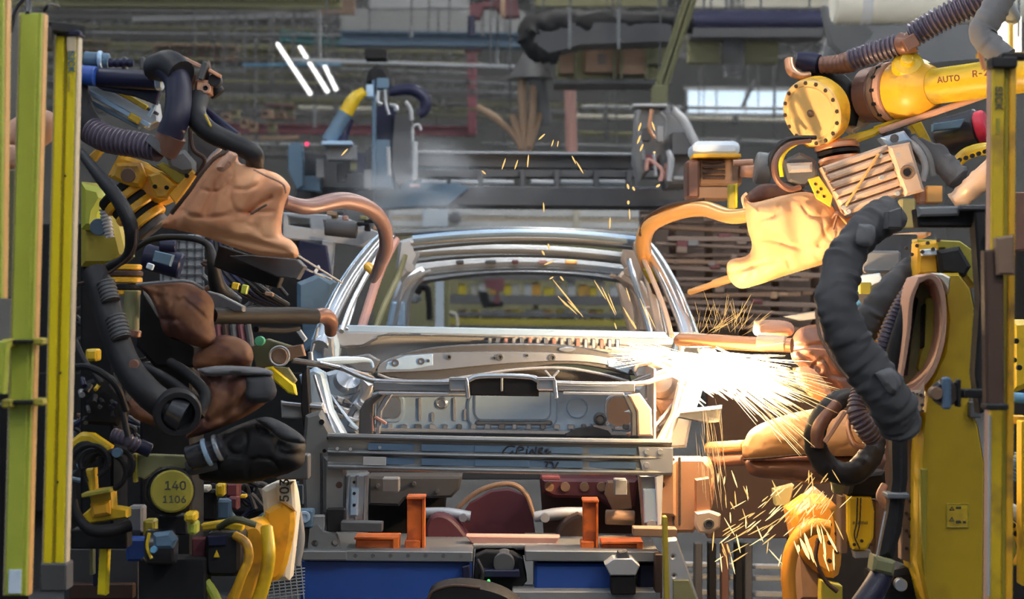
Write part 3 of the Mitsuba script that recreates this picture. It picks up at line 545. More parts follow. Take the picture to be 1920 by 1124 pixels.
cp('footwell_panel', box(1052, 735, 1200, 815, 9.75, .03), 'panel_warm_lit')  # added behind the dash openings; orange light is put into its colour
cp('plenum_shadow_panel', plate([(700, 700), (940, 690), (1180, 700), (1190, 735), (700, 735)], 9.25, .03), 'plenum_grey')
# cowl strip at the windscreen base
cw = cp('cowl_panel', plate([(622, 618), (640, 613), (960, 617), (1290, 628), (1310, 640), (1290, 652), (1180, 652), (960, 640), (735, 634), (690, 645), (640, 650), (626, 640)], 9.15, .06, .012), 'panel_grey')
part(cw, 'lower_plate', plate([(640, 640), (735, 630), (960, 634), (1180, 646), (1290, 645), (1290, 690), (1180, 690), (960, 672), (735, 680), (660, 690)], 9.22, .03), 'panel_grey')
part(cw, 'top_flange', bar((636, 616, 9.12), (1290, 630, 9.12), 13, .03), 'sheet_sky_tint'); part(cw, 'wiper_slot', box(788, 614, 816, 631, 9.11, .01, 1), 'alloy')
for i in range(17): part(cw, 'louvre', box(915 + i * 15, 632 + i * .28, 922 + i * 15, 648 + i * .5, 9.13, .02, 1), ['alloy', 'sheet_bright', 'rose'][i % 3])
part(cw, 'left_panel', plate([(628, 622), (732, 624), (700, 640), (680, 650), (640, 652), (628, 640)], 9.1, .03, .008), 'alloy')
part(cw, 'shadow_line', tube([(636, 652, 9.09, 1.2), (680, 650, 9.09, 1.2), (705, 637, 9.09, 1.2), (735, 629, 9.09, 1.2), (960, 634, 9.09, 1.2)], 6), 'dark_grey')
# radiator tie bar with its black panel and brackets
tb = cp('radiator_tie_bar', tube([(640, 690, 8.25, 5), (680, 708, 8.2, 5), (720, 716, 8.15, 5), (860, 716, 8.1, 5), (900, 706, 8.1, 5), (990, 707, 8.1, 5), (1030, 718, 8.1, 5), (1190, 720, 8.15, 5), (1240, 708, 8.2, 5), (1310, 688, 8.3, 5)], 12, 6), 'sheet')
part(tb, 'centre_panel', plate([(880, 712), (900, 706), (990, 708), (1012, 716), (1010, 744), (882, 742)], 8.12, .03), 'black', label='dark perforated centre panel')
for x, y in ((898, 722), (905, 735), (975, 720), (960, 736), (996, 724), (930, 727), (988, 738)): part(tb, 'hole', disc(x, y, 8.12, 2, .004, sides=12), 'black')
part(tb, 'latch_stud', cyl((941, 700, 8.1), (941, 734, 8.1), 2.5), 'sheet_bright'); part(tb, 'upper_lip', tube([(884, 710, 8.1, 2.5), (900, 704, 8.1, 2.5), (992, 705, 8.1, 2.5), (1010, 712, 8.1, 2.5)], 8), 'sheet_bright')
for x in (860, 1025): part(tb, 'bracket', cat([box(x - 18, 710, x + 16, 733, 8.08, .05, 0, .006), box(x + 12, 712, x + 20, 748, 8.06, .05, -6, .005), box(x - 18, 708, x + 16, 713, 8.05, .04)]), 'sheet')
for a, b in ((700, 862), (1046, 1190)): part(tb, 'side_bar', bar((a, 724, 8.15), (b, 727, 8.15), 16, .04), 'sheet_dark' if a < 900 else 'sheet'); part(tb, 'lower_seam', bar((a + 10, 737, 8.12), (b - 20, 739, 8.12), 5, .04), 'alloy')
for x, y in ((740, 724), (1075, 726), (1140, 728)): part(tb, 'bolt', disc(x, y, 8.14, 4, .01), 'dark_grey')
part(tb, 'y_bracket', cat([bar((1022, 695, 8.2), (1035, 710, 8.2), 4, .02), bar((1048, 695, 8.2), (1035, 710, 8.2), 4, .02)]), 'alloy')
# front legs of the engine frame
cp('engine_bracket', plate([(672, 816), (674, 770), (684, 752), (712, 736), (724, 740), (702, 760), (700, 816)], 8.2, .06, .006), 'dark_grey', label='dark curved bracket')
cp('engine_bracket', plate([(728, 736), (718, 748), (706, 770), (704, 814), (712, 814), (716, 772), (726, 756), (738, 738)], 8.21, .05), 'sheet')
cp('engine_bracket', plate([(1178, 742), (1200, 738), (1222, 768), (1224, 818), (1196, 818), (1194, 772)], 8.2, .06, .006), 'alloy_warm_lit', label='light curved bracket at the right of the engine bay')
cp('engine_bracket', plate([(1168, 742), (1182, 744), (1194, 772), (1195, 818), (1184, 818), (1184, 776)], 8.21, .05), 'sheet_dark')
cp('small_bracket', cat([box(694, 772, 700, 810, 8.2, .03, -3), box(700, 786, 726, 792, 8.2, .03, 32)]), 'rose')
# shock towers and aprons, mirrored
for s in (0, 1):
    X = (lambda x, d=8.2: x) if s == 0 else (lambda x, d=8.2: 1874 + (d - 8.1) * 27 - x)
    Y = (lambda x, y: y) if s == 0 else (lambda x, y: y + 8)
    def pl(pts, d, t, b=.006, **k): return plate([(X(x, 8.7 if callable(d) else d), Y(x, y)) for x, y in pts], d, t, b, **k)
    mt = ('sheet', 'sheet_sky_tint', 'sheet_bright', 'sheet_dark') if s == 0 else ('alloy_warm_lit', 'alloy_warm_lit', 'panel_grey', 'panel_warm_lit')  # right half: warm arc light put into the body colours
    side = 'left' if s == 0 else 'right'
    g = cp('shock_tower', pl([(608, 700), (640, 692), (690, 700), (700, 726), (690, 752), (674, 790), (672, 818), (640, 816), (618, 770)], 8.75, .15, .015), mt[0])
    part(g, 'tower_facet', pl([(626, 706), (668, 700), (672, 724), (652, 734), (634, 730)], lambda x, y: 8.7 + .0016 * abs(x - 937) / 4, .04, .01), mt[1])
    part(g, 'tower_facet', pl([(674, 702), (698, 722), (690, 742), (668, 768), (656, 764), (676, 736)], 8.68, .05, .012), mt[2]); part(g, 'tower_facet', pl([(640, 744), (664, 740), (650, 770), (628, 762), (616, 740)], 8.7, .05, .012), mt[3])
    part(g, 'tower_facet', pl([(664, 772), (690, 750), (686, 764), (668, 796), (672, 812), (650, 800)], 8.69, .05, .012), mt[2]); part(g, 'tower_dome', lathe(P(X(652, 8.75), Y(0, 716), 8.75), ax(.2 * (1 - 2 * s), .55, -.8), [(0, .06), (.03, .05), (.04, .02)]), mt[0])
    rr = random.Random(4 + s)
    for _ in range(9):
        x, y = rr.uniform(614, 690), rr.uniform(735, 806); part(g, 'weld_flange', plate([(X(x), Y(x, y)), (X(x + rr.uniform(10, 26)), Y(x, y + rr.uniform(4, 14))), (X(x + rr.uniform(8, 18)), Y(x, y + rr.uniform(12, 22))), (X(x - 4), Y(x, y + rr.uniform(7, 12)))], 8.66, .03, .006), mt[rr.choice([0, 2, 3, 0])])
    if s: cp('added_arc_shield', obox(P(X(652, 8.3), Y(0, 838), 8.3) + FW * .47, RT, UP, FW, .006, m(155, 8.3), .47, .003), 'alloy_warm_lit')  # panel added to keep arc light off the dash and subframe
    a = cp('fender_apron', pl([(560, 704), (588, 690), (606, 700), (622, 770), (648, 818), (628, 834), (596, 832), (586, 780), (570, 740)], 8.45, .12, .012), mt[1] if s == 0 else 'white')  # right apron white: arc glare put into its colour
    part(a, 'diagonal_bead', tube([(X(590, 8.42), Y(0, 704), 8.42, 4), (X(606, 8.4), Y(0, 756), 8.4, 4), (X(630, 8.38), Y(0, 822), 8.38, 4)], 10), mt[2]); part(a, 'edge_bead', tube([(X(620, 8.6), Y(0, 742), 8.6, 3), (X(650, 8.55), Y(0, 782), 8.55, 3), (X(672, 8.5), Y(0, 806), 8.5, 3)], 8), mt[2])
    part(a, 'side_wing', pl([(526, 752), (546, 758), (604, 756), (612, 776), (560, 786), (528, 784)], 8.35, .05, .006), 'light_grey' if s == 0 else 'sheet_bright'); part(a, 'wing_lip', bar((X(528, 8.34), Y(0, 756), 8.34), (X(606, 8.34), Y(0, 764), 8.34), 7, .05), mt[2])
    f = cp('front_end_panel', pl([(572, 780), (600, 772), (626, 822), (626, 850), (634, 858), (632, 1000), (582, 1000), (570, 950), (566, 860)] if s == 0 else [(556, 852), (634, 852), (632, 992), (575, 992), (545, 950), (540, 870)], 8.15, .12, .012), 'beam_grey' if s == 0 else 'panel_warm_lit')
    for x, y in ((603, 792), (616, 822), (608, 846), (640, 862))[3 * s:]: part(f, 'hole', disc(X(x), Y(0, y), 8.14, 5 if y < 800 else 3.5, .004, sides=16), 'black')
    part(f, 'groove', box(min(X(600), X(604)), Y(0, 850), max(X(600), X(604)), 985, 8.14, .02), 'dark_grey'); part(f, 'groove', box(min(X(612), X(615)), 860, max(X(612), X(615)), 985, 8.14, .02), 'dark_grey')
    part(f, 'pressed_cap', pl([(606, 858), (646, 858), (650, 900), (648, 960), (606, 962)], 8.1, .05, .012), 'beam_grey' if s == 0 else 'panel_warm_lit'); part(f, 'slot', disc(X(636), 910, 8.095, 6, .006, sides=14), 'dark_brown')
    fr_ = cp('fender_rail', tube([(X(548, 8.35), Y(0, 676), 8.35, 6), (X(600, 8.4), Y(0, 684), 8.4, 6), (X(640, 8.45), Y(0, 690), 8.45, 6), (X(676, 8.5), Y(0, 704), 8.5, 5), (X(704, 8.55), Y(0, 714), 8.55, 5)], 10, 6), 'dark_grey' if s == 0 else mt[2])
    part(fr_, 'rail_flange', tube([(X(592, 8.5), Y(0, 678), 8.5, 5), (X(640, 8.6), Y(0, 676), 8.6, 8), (X(690, 8.7), Y(0, 676), 8.7, 4), (X(700, 8.7), Y(0, 690), 8.7, 3)], 10), mt[1]); part(fr_, 'hinge_bolt', cyl((X(582, 8.4), Y(0, 660), 8.4), (X(584, 8.4), Y(0, 684), 8.4), 5), mt[0]); part(fr_, 'rail_highlight_lip', tube([(X(600, 8.38), Y(0, 680), 8.38, 2), (X(660, 8.44), Y(0, 694), 8.44, 2.4), (X(700, 8.5), Y(0, 708), 8.5, 2)], 8), mt[2])
    part(fr_, 'corner_gusset', pl([(640, 672), (690, 664), (712, 676), (700, 700), (668, 696)], 8.8, .05), mt[3] if s == 0 else mt[2])
    pi = cp('hinge_pillar', pl([(574, 690), (584, 640), (592, 622), (628, 622), (636, 650), (632, 686), (600, 690)], 9.05, .15, .015), 'sheet_sky_tint')
    part(pi, 'hinge_cover', pl([(602, 680), (606, 636), (614, 628), (624, 634), (628, 680)], 9.0, .04, .008), mt[0]); part(pi, 'pillar_bead', tube([(X(582, 9.0), Y(0, 672), 9.0, 3), (X(592, 9.0), Y(0, 632), 9.0, 3), (X(596, 9.0), Y(0, 614), 9.0, 3)], 8), mt[2])
    # A pillar: three parallel sections rising to the roof
    ap = cp('a_pillar', tube([(X(600, 9.0), Y(0, 650), 9.0, 16), (X(622, 9.15), Y(0, 590), 9.15, 15), (X(654, 9.4), Y(0, 530), 9.4, 14), (X(690, 9.7), Y(0, 480), 9.7, 12), (X(728, 10.0), Y(0, 436), 10.0, 9)], 12, 8), 'sheet_bright')
    part(ap, 'outer_flange', tube([(X(588, 9.1), Y(0, 640), 9.1, 5), (X(610, 9.2), Y(0, 586), 9.2, 5), (X(644, 9.45), Y(0, 524), 9.45, 5), (X(684, 9.75), Y(0, 470), 9.75, 5), (X(722, 10.0), Y(0, 432), 10.0, 4)], 8), 'sheet_sky_tint')
    part(ap, 'screen_flange', tube([(X(640, 9.05), Y(0, 622), 9.05, 5), (X(660, 9.25), Y(0, 570), 9.25, 5), (X(690, 9.5), Y(0, 512), 9.5, 5), (X(722, 9.8), Y(0, 460), 9.8, 4), (X(738, 10), Y(0, 444), 10, 4)], 8), 'sheet' if s == 0 else 'alloy_warm_lit')
    part(ap, 'inner_bead', tube([(X(650, 9.1), Y(0, 618), 9.1, 3), (X(662, 9.25), Y(0, 580), 9.25, 3), (X(668, 9.3), Y(0, 556), 9.3, 3)], 8), mt[2])
    ip = cp('inner_pillar', tube([(X(676, 9.6), Y(0, 622), 9.6, 9), (X(692, 9.8), Y(0, 570), 9.8, 9), (X(714, 10.1), Y(0, 505), 10.1, 9), (X(742, 10.3), Y(0, 450), 10.3, 8)], 10), 'rose' if s == 0 else 'alloy_warm_lit'); part(ip, 'seal_flange', tube([(X(702, 9.9), Y(0, 622), 9.9, 6), (X(722, 10.1), Y(0, 570), 10.1, 6), (X(746, 10.4), Y(0, 520), 10.4, 6), (X(760, 10.5), Y(0, 480), 10.5, 5)], 8), 'olive' if s == 0 else 'sheet')
    bp = cp('b_pillar', pl([(722, 622), (734, 560), (752, 520), (790, 500), (800, 512), (776, 545), (768, 570), (764, 622)], 11.2, .1, .015), 'sheet' if s == 0 else 'alloy_warm_lit'); part(bp, 'pillar_panel', pl([(724, 614), (734, 566), (758, 566), (760, 614)], 11.15, .03, .01), 'sheet_sky_tint' if s == 0 else 'alloy_warm_lit')
    part(bp, 'roof_knot', pl([(748, 452), (776, 444), (786, 480), (770, 510), (752, 530), (742, 500)], 10.9, .1, .015), 'alloy' if s == 0 else 'alloy_warm_lit'); part(bp, 'door_seal_tube', tube([(X(740, 11), Y(0, 610), 11, 4), (X(756, 11), Y(0, 545), 11, 4), (X(790, 11), Y(0, 516), 11, 4), (X(808, 11), Y(0, 508), 11, 4)], 8), 'alloy' if s == 0 else 'alloy_warm_lit')
    cp('corner_hinge', disc(X(768, 10.8), Y(0, 502), 10.8, 9, .04), 'alloy' if s == 0 else 'alloy_warm_lit')
# roof header and bows
def bow(name, ya, ymid, yb, xa, xb, d, r, mt, lab=None): 
    xs = np.linspace(xa, xb, 7); t = (xs - xa) / (xb - xa); ys = ya + (yb - ya) * t - (((ya + yb) / 2) - ymid) * (1 - (2 * t - 1)**2)
    c = np.array([P(x, y, d) for x, y in cr(np.stack([xs, ys], 1), 6)])
    return cp(name, sweep(c, m(r * 2.4, d), 10, True, flat=(.42, UP)), mt, 40, lab)
bow('roof_header', 438, 431, 443, 742, 1200, 10.0, 6, 'beam_grey'); bow('roof_header_panel', 449, 437, 451, 775, 1195, 9.97, 7.5, 'sheet_sky_tint', 'bluish front roof header')
bow('roof_bow', 456, 446, 457, 770, 1190, 10.3, 5.5, 'panel_grey'); bow('roof_bow', 466, 452, 464, 775, 1188, 10.5, 5.5, 'beam_grey'); bow('roof_bow', 474, 468, 484, 782, 1180, 11.0, 9, 'panel_grey', 'wide middle roof bow'); bow('roof_bow', 490, 478, 494, 776, 1186, 11.3, 5, 'beam_grey')
bow('rear_header', 508, 492, 508, 770, 1188, 11.8, 12, 'panel_grey', 'perforated rear roof header'); bow('rear_header_lip', 516, 503, 515, 790, 1170, 11.75, 4, 'sheet'); bow('tailgate_frame', 528, 510, 528, 786, 1180, 12.2, 6, 'sheet_dark')
for i, x in enumerate((855, 910, 960, 1010, 1060)): part(num(car + '__rear_header') if False else car + '__rear_header', 'slot', box(x, 488, x + (14, 20, 12, 16, 22)[i], 495, 11.66, .06), ['dark_grey', 'dark_grey', 'maroon', 'rose', 'copper_bright'][i])
cp('tailgate_frame', tube([(792, 522, 12.1, 5), (770, 545, 12.1, 6), (762, 600, 12.1, 6), (760, 640, 12.1, 6)], 10), 'rose'); cp('tailgate_frame', tube([(1170, 528, 12.1, 7), (1195, 560, 12.1, 9), (1212, 612, 12.1, 9)], 10), 'alloy_warm_lit')
cp('rear_quarter_panel', plate([(1150, 510), (1185, 500), (1215, 560), (1235, 624), (1180, 628), (1165, 570)], 12.4, .08, .01), 'alloy_warm_lit')
# below the beam
lr = cp('crash_rail', plate([(648, 892), (690, 890), (684, 976), (650, 976)], 8.1, .1, .006), 'sheet')
for x in (652, 668, 684): part(lr, 'rail_flange', tube([(x + 2, 892, 8.08, 3), (x - 2, 976, 8.08, 3)], 8), 'sheet_bright')
part(lr, 'blue_face', plate([(658, 915), (672, 915), (670, 968), (656, 968)], 8.07, .03), 'sheet_sky_tint')
for y in (905, 926, 948): part(lr, 'hole', disc(664, y, 8.065, 3, .004, sides=12), 'black')
rr_ = cp('crash_rail', plate([(1198, 892), (1240, 892), (1238, 988), (1206, 990)], 8.1, .1, .006), 'sheet_dark')
part(rr_, 'blue_face', plate([(1206, 918), (1230, 918), (1234, 980), (1208, 982)], 8.07, .03), 'sheet_sky_tint'); part(rr_, 'white_cheek', plate([(1229, 896), (1244, 888), (1240, 985), (1233, 990)], 8.05, .06), 'white', label='bright white cheek'); part(rr_, 'tow_lug', disc(1222, 985, 8.06, 9, .02), 'alloy')
sf = cp('subframe', plate([(690, 894), (866, 894), (862, 918), (846, 934), (760, 936), (748, 950), (690, 948)], 8.6, .2, .01), 'hall_dark')
part(sf, 'right_casting', plate([(1014, 898), (1196, 900), (1190, 950), (1150, 958), (1120, 936), (1040, 934), (1018, 926)], 8.62, .2, .012), 'maroon', label='maroon right casting')
for x in (1030, 1060, 1096, 1128): part(sf, 'casting_boss', disc(x, 914, 8.6, 9, .03, sides=20), 'brown')
for x, y in ((708, 912), (776, 908), (820, 922)): part(sf, 'bolt', disc(x, y, 8.58, 4, .02, sides=10), 'dark_grey')
part(sf, 'tunnel_arch', tube([(828, 1004, 8.55, 4), (862, 950, 8.55, 5), (905, 918, 8.55, 5), (955, 908, 8.55, 5), (985, 926, 8.55, 5), (1002, 970, 8.55, 4)], 10), 'brown')
part(sf, 'tunnel_panel', plate([(838, 1010), (880, 945), (920, 922), (955, 918), (985, 930), (1000, 975), (1005, 1010)], 8.9, .05), 'maroon'); part(sf, 'right_panel', plate([(1012, 898), (1200, 900), (1205, 1010), (1020, 1010)], 8.85, .05), 'dark_brown'); part(sf, 'left_panel', plate([(690, 898), (840, 898), (830, 1010), (690, 1010)], 8.85, .05), 'black')
part(sf, 'grey_block', box(716, 898, 748, 924, 8.3, .1), 'mid_grey'); part(sf, 'grey_block', box(1152, 900, 1176, 930, 8.3, .1), 'mid_grey'); part(sf, 'rib_plate', box(1015, 894, 1050, 900, 8.5, .1), 'maroon'); part(sf, 'brown_mount', plate([(1140, 905), (1180, 905), (1185, 955), (1150, 960), (1135, 930)], 8.5, .1), 'brown')
part(sf, 'mount_bush', cyl((1135, 970, 8.4), (1190, 972, 8.4), 14), 'brown')
for x0, x1 in ((796, 882), (1002, 1092)): part(sf, 'jack_arm', tube([(x0, 962 if x0 < 900 else 970, 8.5, 10), ((x0 + x1) / 2, 964, 8.5, 12), (x1, 970 if x0 < 900 else 962, 8.5, 11)], 14), 'alloy')
part(sf, 'arm_bush', disc(868, 972, 8.44, 8, .03), 'light_grey'); part(sf, 'arm_bush', disc(1022, 972, 8.44, 9, .03), 'light_grey')
for p in ([(800, 1032), (798, 990), (812, 968), (840, 970), (870, 1000), (884, 1036)], [(1030, 1036), (1046, 1000), (1064, 976), (1092, 970), (1092, 1036)]): part(sf, 'wheel_guard', plate(p, 8.35, .2, .01, smooth_n=3), 'maroon' if p[0][0] < 900 else 'dark_brown')

# ---------------------------------------------------------------- the carrier below the car
cr_ = thing('body_carrier', 'blue carrier skid with grey top plates under the car body', 'carrier')
part(cr_, 'left_block', box(563, 1050, 884, 1190, 7.9, .5, .3, .01), 'blue'); part(cr_, 'right_block', box(1002, 1058, 1176, 1190, 7.9, .5, .3, .01), 'blue'); part(cr_, 'right_block', box(1196, 1056, 1236, 1190, 7.92, .5, .3, .01), 'navy')
for a, b in ((578, 886), (984, 1236)): part(cr_, 'top_plate', box(a, 1034, b, 1054, 7.86, .6, .5, .004), 'beam_grey')
part(cr_, 'lower_ledge', box(960, 1110, 1240, 1180, 7.8, .2), 'mid_grey'); part(cr_, 'side_gusset', plate([(880, 1060), (888, 1124), (870, 1124), (866, 1064)], 7.85, .1), 'navy')
for i in range(9): part(cr_, 'plate_bolt', disc(600 + i * 33, 1043, 7.86, 4, .005), 'dark_grey')
oc = 'orange fixture posts on the blue carrier'
for x0, y0, x1, y1, lab in ((763, 934, 796, 1036, 'tall orange fixture post standing left of the tunnel arch'), (1093, 940, 1122, 1038, 'tall orange fixture post standing right of the tunnel arch')):
    k = thing('fixture_post', lab, 'post', oc); part(k, 'web', box(x0, y0, x1 - 4, y1, 8.0, .06, 0), 'orange'); part(k, 'flange', box(x1 - 5, y0, x1, y1, 7.97, .1), 'orange'); part(k, 'foot', box(x0 - 4, y1 - 22, x1 - 8, y1, 7.97, .1), 'orange'); part(k, 'top_cap', box(x0 - 1, y0 - 2, x1 + 1, y0 + 3, 7.96, .12), 'orange')
for x0, y0, x1, y1, lab in ((667, 1008, 748, 1034, 'low orange clamp block at the left end of the carrier'), (1130, 1016, 1206, 1038, 'low orange clamp block at the right end of the carrier')):
    k = thing('clamp_block', lab, 'clamp', 'orange clamp blocks on the carrier'); part(k, 'body', box(x0, y0 + 4, x1 - 8, y1, 7.98, .12), 'orange'); part(k, 'top_flange', box(x0 - 3, y0, x1, y0 + 5, 7.95, .15), 'orange'); part(k, 'end_cheek', box(x1 - 12, y0 + 2, x1, y1, 7.95, .12), 'orange'); part(k, 'stop', box(x0 + 6, y0 - 4, x0 + 44, y0, 8.05, .05), 'rose')
k = thing('cross_plate', 'pinkish rust cross plate between the orange posts', 'plate'); part(k, 'top', plate([(874, 1006), (1050, 1008), (1040, 1026), (888, 1024)], 8.1, .1), 'rose'); part(k, 'edge', box(886, 1022, 1038, 1029, 8.05, .15), 'mid_grey'); part(k, 'under_bar', box(892, 1030, 1030, 1042, 8.2, .2), 'black')
k = thing('drive_unit', 'dark drive unit with a green pilot light in the gap of the blue carrier', 'machine'); part(k, 'housing', plate([(890, 1045), (910, 1036), (960, 1038), (980, 1050), (988, 1090), (960, 1124), (900, 1124), (888, 1090)], 7.95, .2), 'black'); part(k, 'motor', disc(945, 1058, 7.9, 20, .15), 'dark_grey'); part(k, 'front_rib', box(905, 1070, 975, 1084, 7.88, .1), 'navy'); part(k, 'cable', tube([(895, 1050, 7.9, 4), (905, 1075, 7.88, 4), (898, 1110, 7.88, 4), (905, 1140, 7.88, 4)], 8), 'rubber')
kk = part(k, 'pilot_light', disc(916, 1093, 7.82, 3, .05, sides=12), 'green'); scene[kk]['emitter'] = {'type': 'area', 'sampling_weight': 0.0, 'radiance': {'type': 'rgb', 'value': [.05, 1.2, .1]}}
k = thing('black_tank', 'rounded black casing at the bottom edge in front of the blue carrier', 'casing'); part(k, 'shell', plate([(796, 1140), (806, 1114), (830, 1102), (870, 1098), (920, 1106), (960, 1124), (970, 1150)], 7.5, .2, .03, smooth_n=4), 'black'); part(k, 'rim', tube([(800, 1130, 7.5, 3), (812, 1110, 7.5, 3), (850, 1099, 7.5, 3), (900, 1103, 7.5, 3)], 8), 'dark_brown')
k = thing('clamp_cylinder', 'grey pneumatic clamp at the right end of the blue carrier', 'clamp'); part(k, 'head', plate([(1134, 1060), (1150, 1048), (1186, 1048), (1200, 1062), (1192, 1080), (1144, 1080)], 7.75, .12), 'alloy'); part(k, 'body', box(1150, 1060, 1186, 1100, 7.78, .12), 'steel_blue'); part(k, 'base', box(1146, 1082, 1192, 1116, 7.76, .12), 'black'); part(k, 'jaw', plate([(1156, 1050), (1160, 1036), (1176, 1034), (1182, 1050)], 7.76, .08), 'dark_grey')
# locating brackets at both sides
k = thing('locating_bracket', 'grey perforated locating bracket left of the carrier top plate', 'bracket'); part(k, 'plate', plate([(576, 1034), (580, 992), (596, 984), (606, 998), (630, 1004), (640, 1034)], 7.9, .06, holes=[circ(590, 1020, 6), circ(627, 1020, 6)]), 'beam_grey'); part(k, 'tower', box(585, 968, 608, 1010, 7.92, .06), 'mid_grey'); part(k, 'post', box(612, 955, 646, 998, 7.95, .06), 'black'); part(k, 'arm', bar((640, 986, 7.9), (718, 988, 7.9), 18, .08), 'dark_grey'); part(k, 'base', box(566, 1034, 650, 1052, 7.84, .15), 'beam_grey')
k = thing('pivot_block', 'blue-grey block with a round bore beside the cream robot panel', 'block'); part(k, 'body', plate(rrect(552, 958, 586, 990, 4), 7.9, .1, holes=[circ(571, 970, 6)]), 'steel_blue'); part(k, 'bushing', lathe(P(571, 970, 7.89), -FW, [(0, m(11, 8)), (.01, m(10, 8)), (.01, m(6, 8)), (-.05, m(5.8, 8))]), 'sheet_sky_tint'); part(k, 'stem', plate([(562, 990), (580, 990), (590, 1040), (566, 1040)], 7.95, .08), 'dark_grey')
k = thing('jig_column', 'tall grey welding fixture arm below the left front of the car', 'arm'); part(k, 'column', box(560, 830, 574, 1000, 8.3, .1), 'dark_grey'); part(k, 'cheek', plate([(566, 700), (576, 690), (580, 760), (586, 830), (572, 832), (564, 760)], 8.3, .1), 'black')
k = thing('pin_bracket', 'grey bracket with a bore hanging under the right front of the car', 'bracket'); part(k, 'lug', plate([(1304, 962), (1330, 958), (1352, 966), (1350, 990), (1332, 1002), (1310, 1000), (1302, 985)], 7.95, .06, .008, holes=[circ(1329, 983, 6)]), 'alloy_warm_lit'); part(k, 'bushing', lathe(P(1329, 983, 7.94), -FW, [(0, m(10, 8)), (.012, m(9, 8)), (.012, m(6, 8)), (-.04, m(5.8, 8))]), 'dark_grey'); part(k, 'hanger', plate([(1304, 900), (1330, 896), (1334, 960), (1304, 962)], 8.0, .05), 'copper')
k = thing('gusset_stand', 'pale grey-green wedge-shaped stand right of the blue carrier', 'stand'); part(k, 'plate', plate([(1244, 1014), (1270, 1012), (1312, 1130), (1250, 1130)], 7.7, .08, .006, holes=[circ(1262, 1044, 3), circ(1264, 1080, 3)]), 'alloy'); part(k, 'lower_face', plate([(1262, 1088), (1292, 1088), (1308, 1130), (1262, 1130)], 7.69, .02), 'olive'); part(k, 'edge', bar((1246, 968, 7.72), (1250, 1130, 7.72), 9, .06), 'moss_yellow'); part(k, 'shelf', bar((1186, 996, 7.9), (1268, 998, 7.9), 16, .1), 'brown'); part(k, 'dark_side', box(1228, 1040, 1242, 1124, 7.8, .1), 'dark_brown')
# ---------------------------------------------------------------- light curtains, left
def curtain(lab, xt, xb, yt, yb, d, face_w, mats_, group=None, sick=None, sk='navy_letter'):
    """upright light-curtain profile: mats_ = list of (x offset from, to, material, depth offset, part name)"""
    k = thing('light_curtain_post', lab, 'light curtain', group)
    for a, b, mt, dz, nm in mats_:
        part(k, nm, plate([(xt + a, yt), (xt + b, yt), (xb + b, yb), (xb + a, yb)], d + dz, .05, .003), mt, False)
    return k
k1 = curtain('yellow light curtain post second from the left with blue lettering', 105, 81, 66, 1060, 6.0, 45, [(0, 15, 'lime_yellow', 0, 'side_face'), (15, 22, 'moss_yellow', .012, 'groove'), (22, 38, 'lime_yellow', .002, 'front_face'), (38, 43, 'pale_edge', .006, 'lens_strip'), (-3, 0, 'pale_edge', .02, 'rear_edge')])
part(k1, 'cap', box(104, 56, 150, 67, 5.99, .07), 'navy'); part(k1, 'name_field', plate([(125, 68), (142, 68), (142, 96), (125, 96)], 5.998, .003, .001), 'pale_edge')
part(k1, 'lettering', letters('SICK', 12, 134, 116, 5.997, 90), 'navy_letter', False); part(k1, 'mark_strip', box(127, 142, 131, 172, 5.997, .002, 0, .0005), 'moss_yellow')
part(k1, 'foot_block', box(74, 1058, 124, 1110, 5.98, .1), 'hall_dark'); 
for y in (330, 700, 905): part(k1, 'screw', disc(128 - (y - 66) * .024, y, 5.995, 2, .004), 'black')
k2 = curtain('olive-green light curtain post with black bands, leftmost full post', 38, 8, 24, 1118, 5.7, 45, [(0, 33, 'olive_yellow', 0, 'front_face'), (33, 40, 'olive_yellow', .01, 'side_face'), (40, 45, 'orange_edge', .03, 'orange_edge'), (-3, 0, 'pale_edge', .02, 'rear_edge')])
for y in (638, 752): part(k2, 'band', box(-2 + (750 - y) * .02 + 22 - 8, y, 74 - (y - 640) * .03, y + 7, 5.66, .1), 'black'); part(k2, 'band_clip', box(62, y - 4, 80, y + 10, 5.65, .06), 'moss_yellow'); part(k2, 'band_clip', box(2, y - 2, 22, y + 14, 5.65, .06), 'moss_yellow')
part(k2, 'rating_plate', plate([(16, 1069), (40, 1069), (39, 1114), (15, 1114)], 5.69, .003, .001), 'glass', label='pale blue rating plate'); part(k2, 'lower_edge', plate([(40, 24 + 0), (45, 24), (44, 60), (40, 60)], 5.72, .02, .002), 'orange_edge')
k3 = thing('guard_post', 'narrow orange and green guard post at the left picture edge', 'post'); part(k3, 'front_face', plate([(-30, -10), (6, -10), (2, 560), (-34, 560)], 5.5, .05, .003), 'olive_yellow'); part(k3, 'orange_edge', plate([(6, -10), (13, -10), (6, 560), (1, 560)], 5.52, .05, .003), 'orange_edge')
k = thing('machine_guard', 'dark olive panel between the edge post and the olive light curtain', 'panel'); part(k, 'sheet', box(6, 318, 36, 560, 6.4, .03), 'olive_dark'); part(k, 'lower_sheet', plate([(-10, 640), (12, 640), (6, 740), (-10, 740)], 5.6, .05), 'olive_yellow')
k = thing('clamp', 'dark clamp between the two light curtain posts near their tops', 'clamp'); part(k, 'jaw', box(78, 46, 92, 92, 5.9, .06), 'black'); part(k, 'bolt', disc(84, 48, 5.88, 5, .02), 'navy'); part(k, 'arm', bar((84, 50, 5.95), (150, 58, 6.05), 18, .05), 'black')
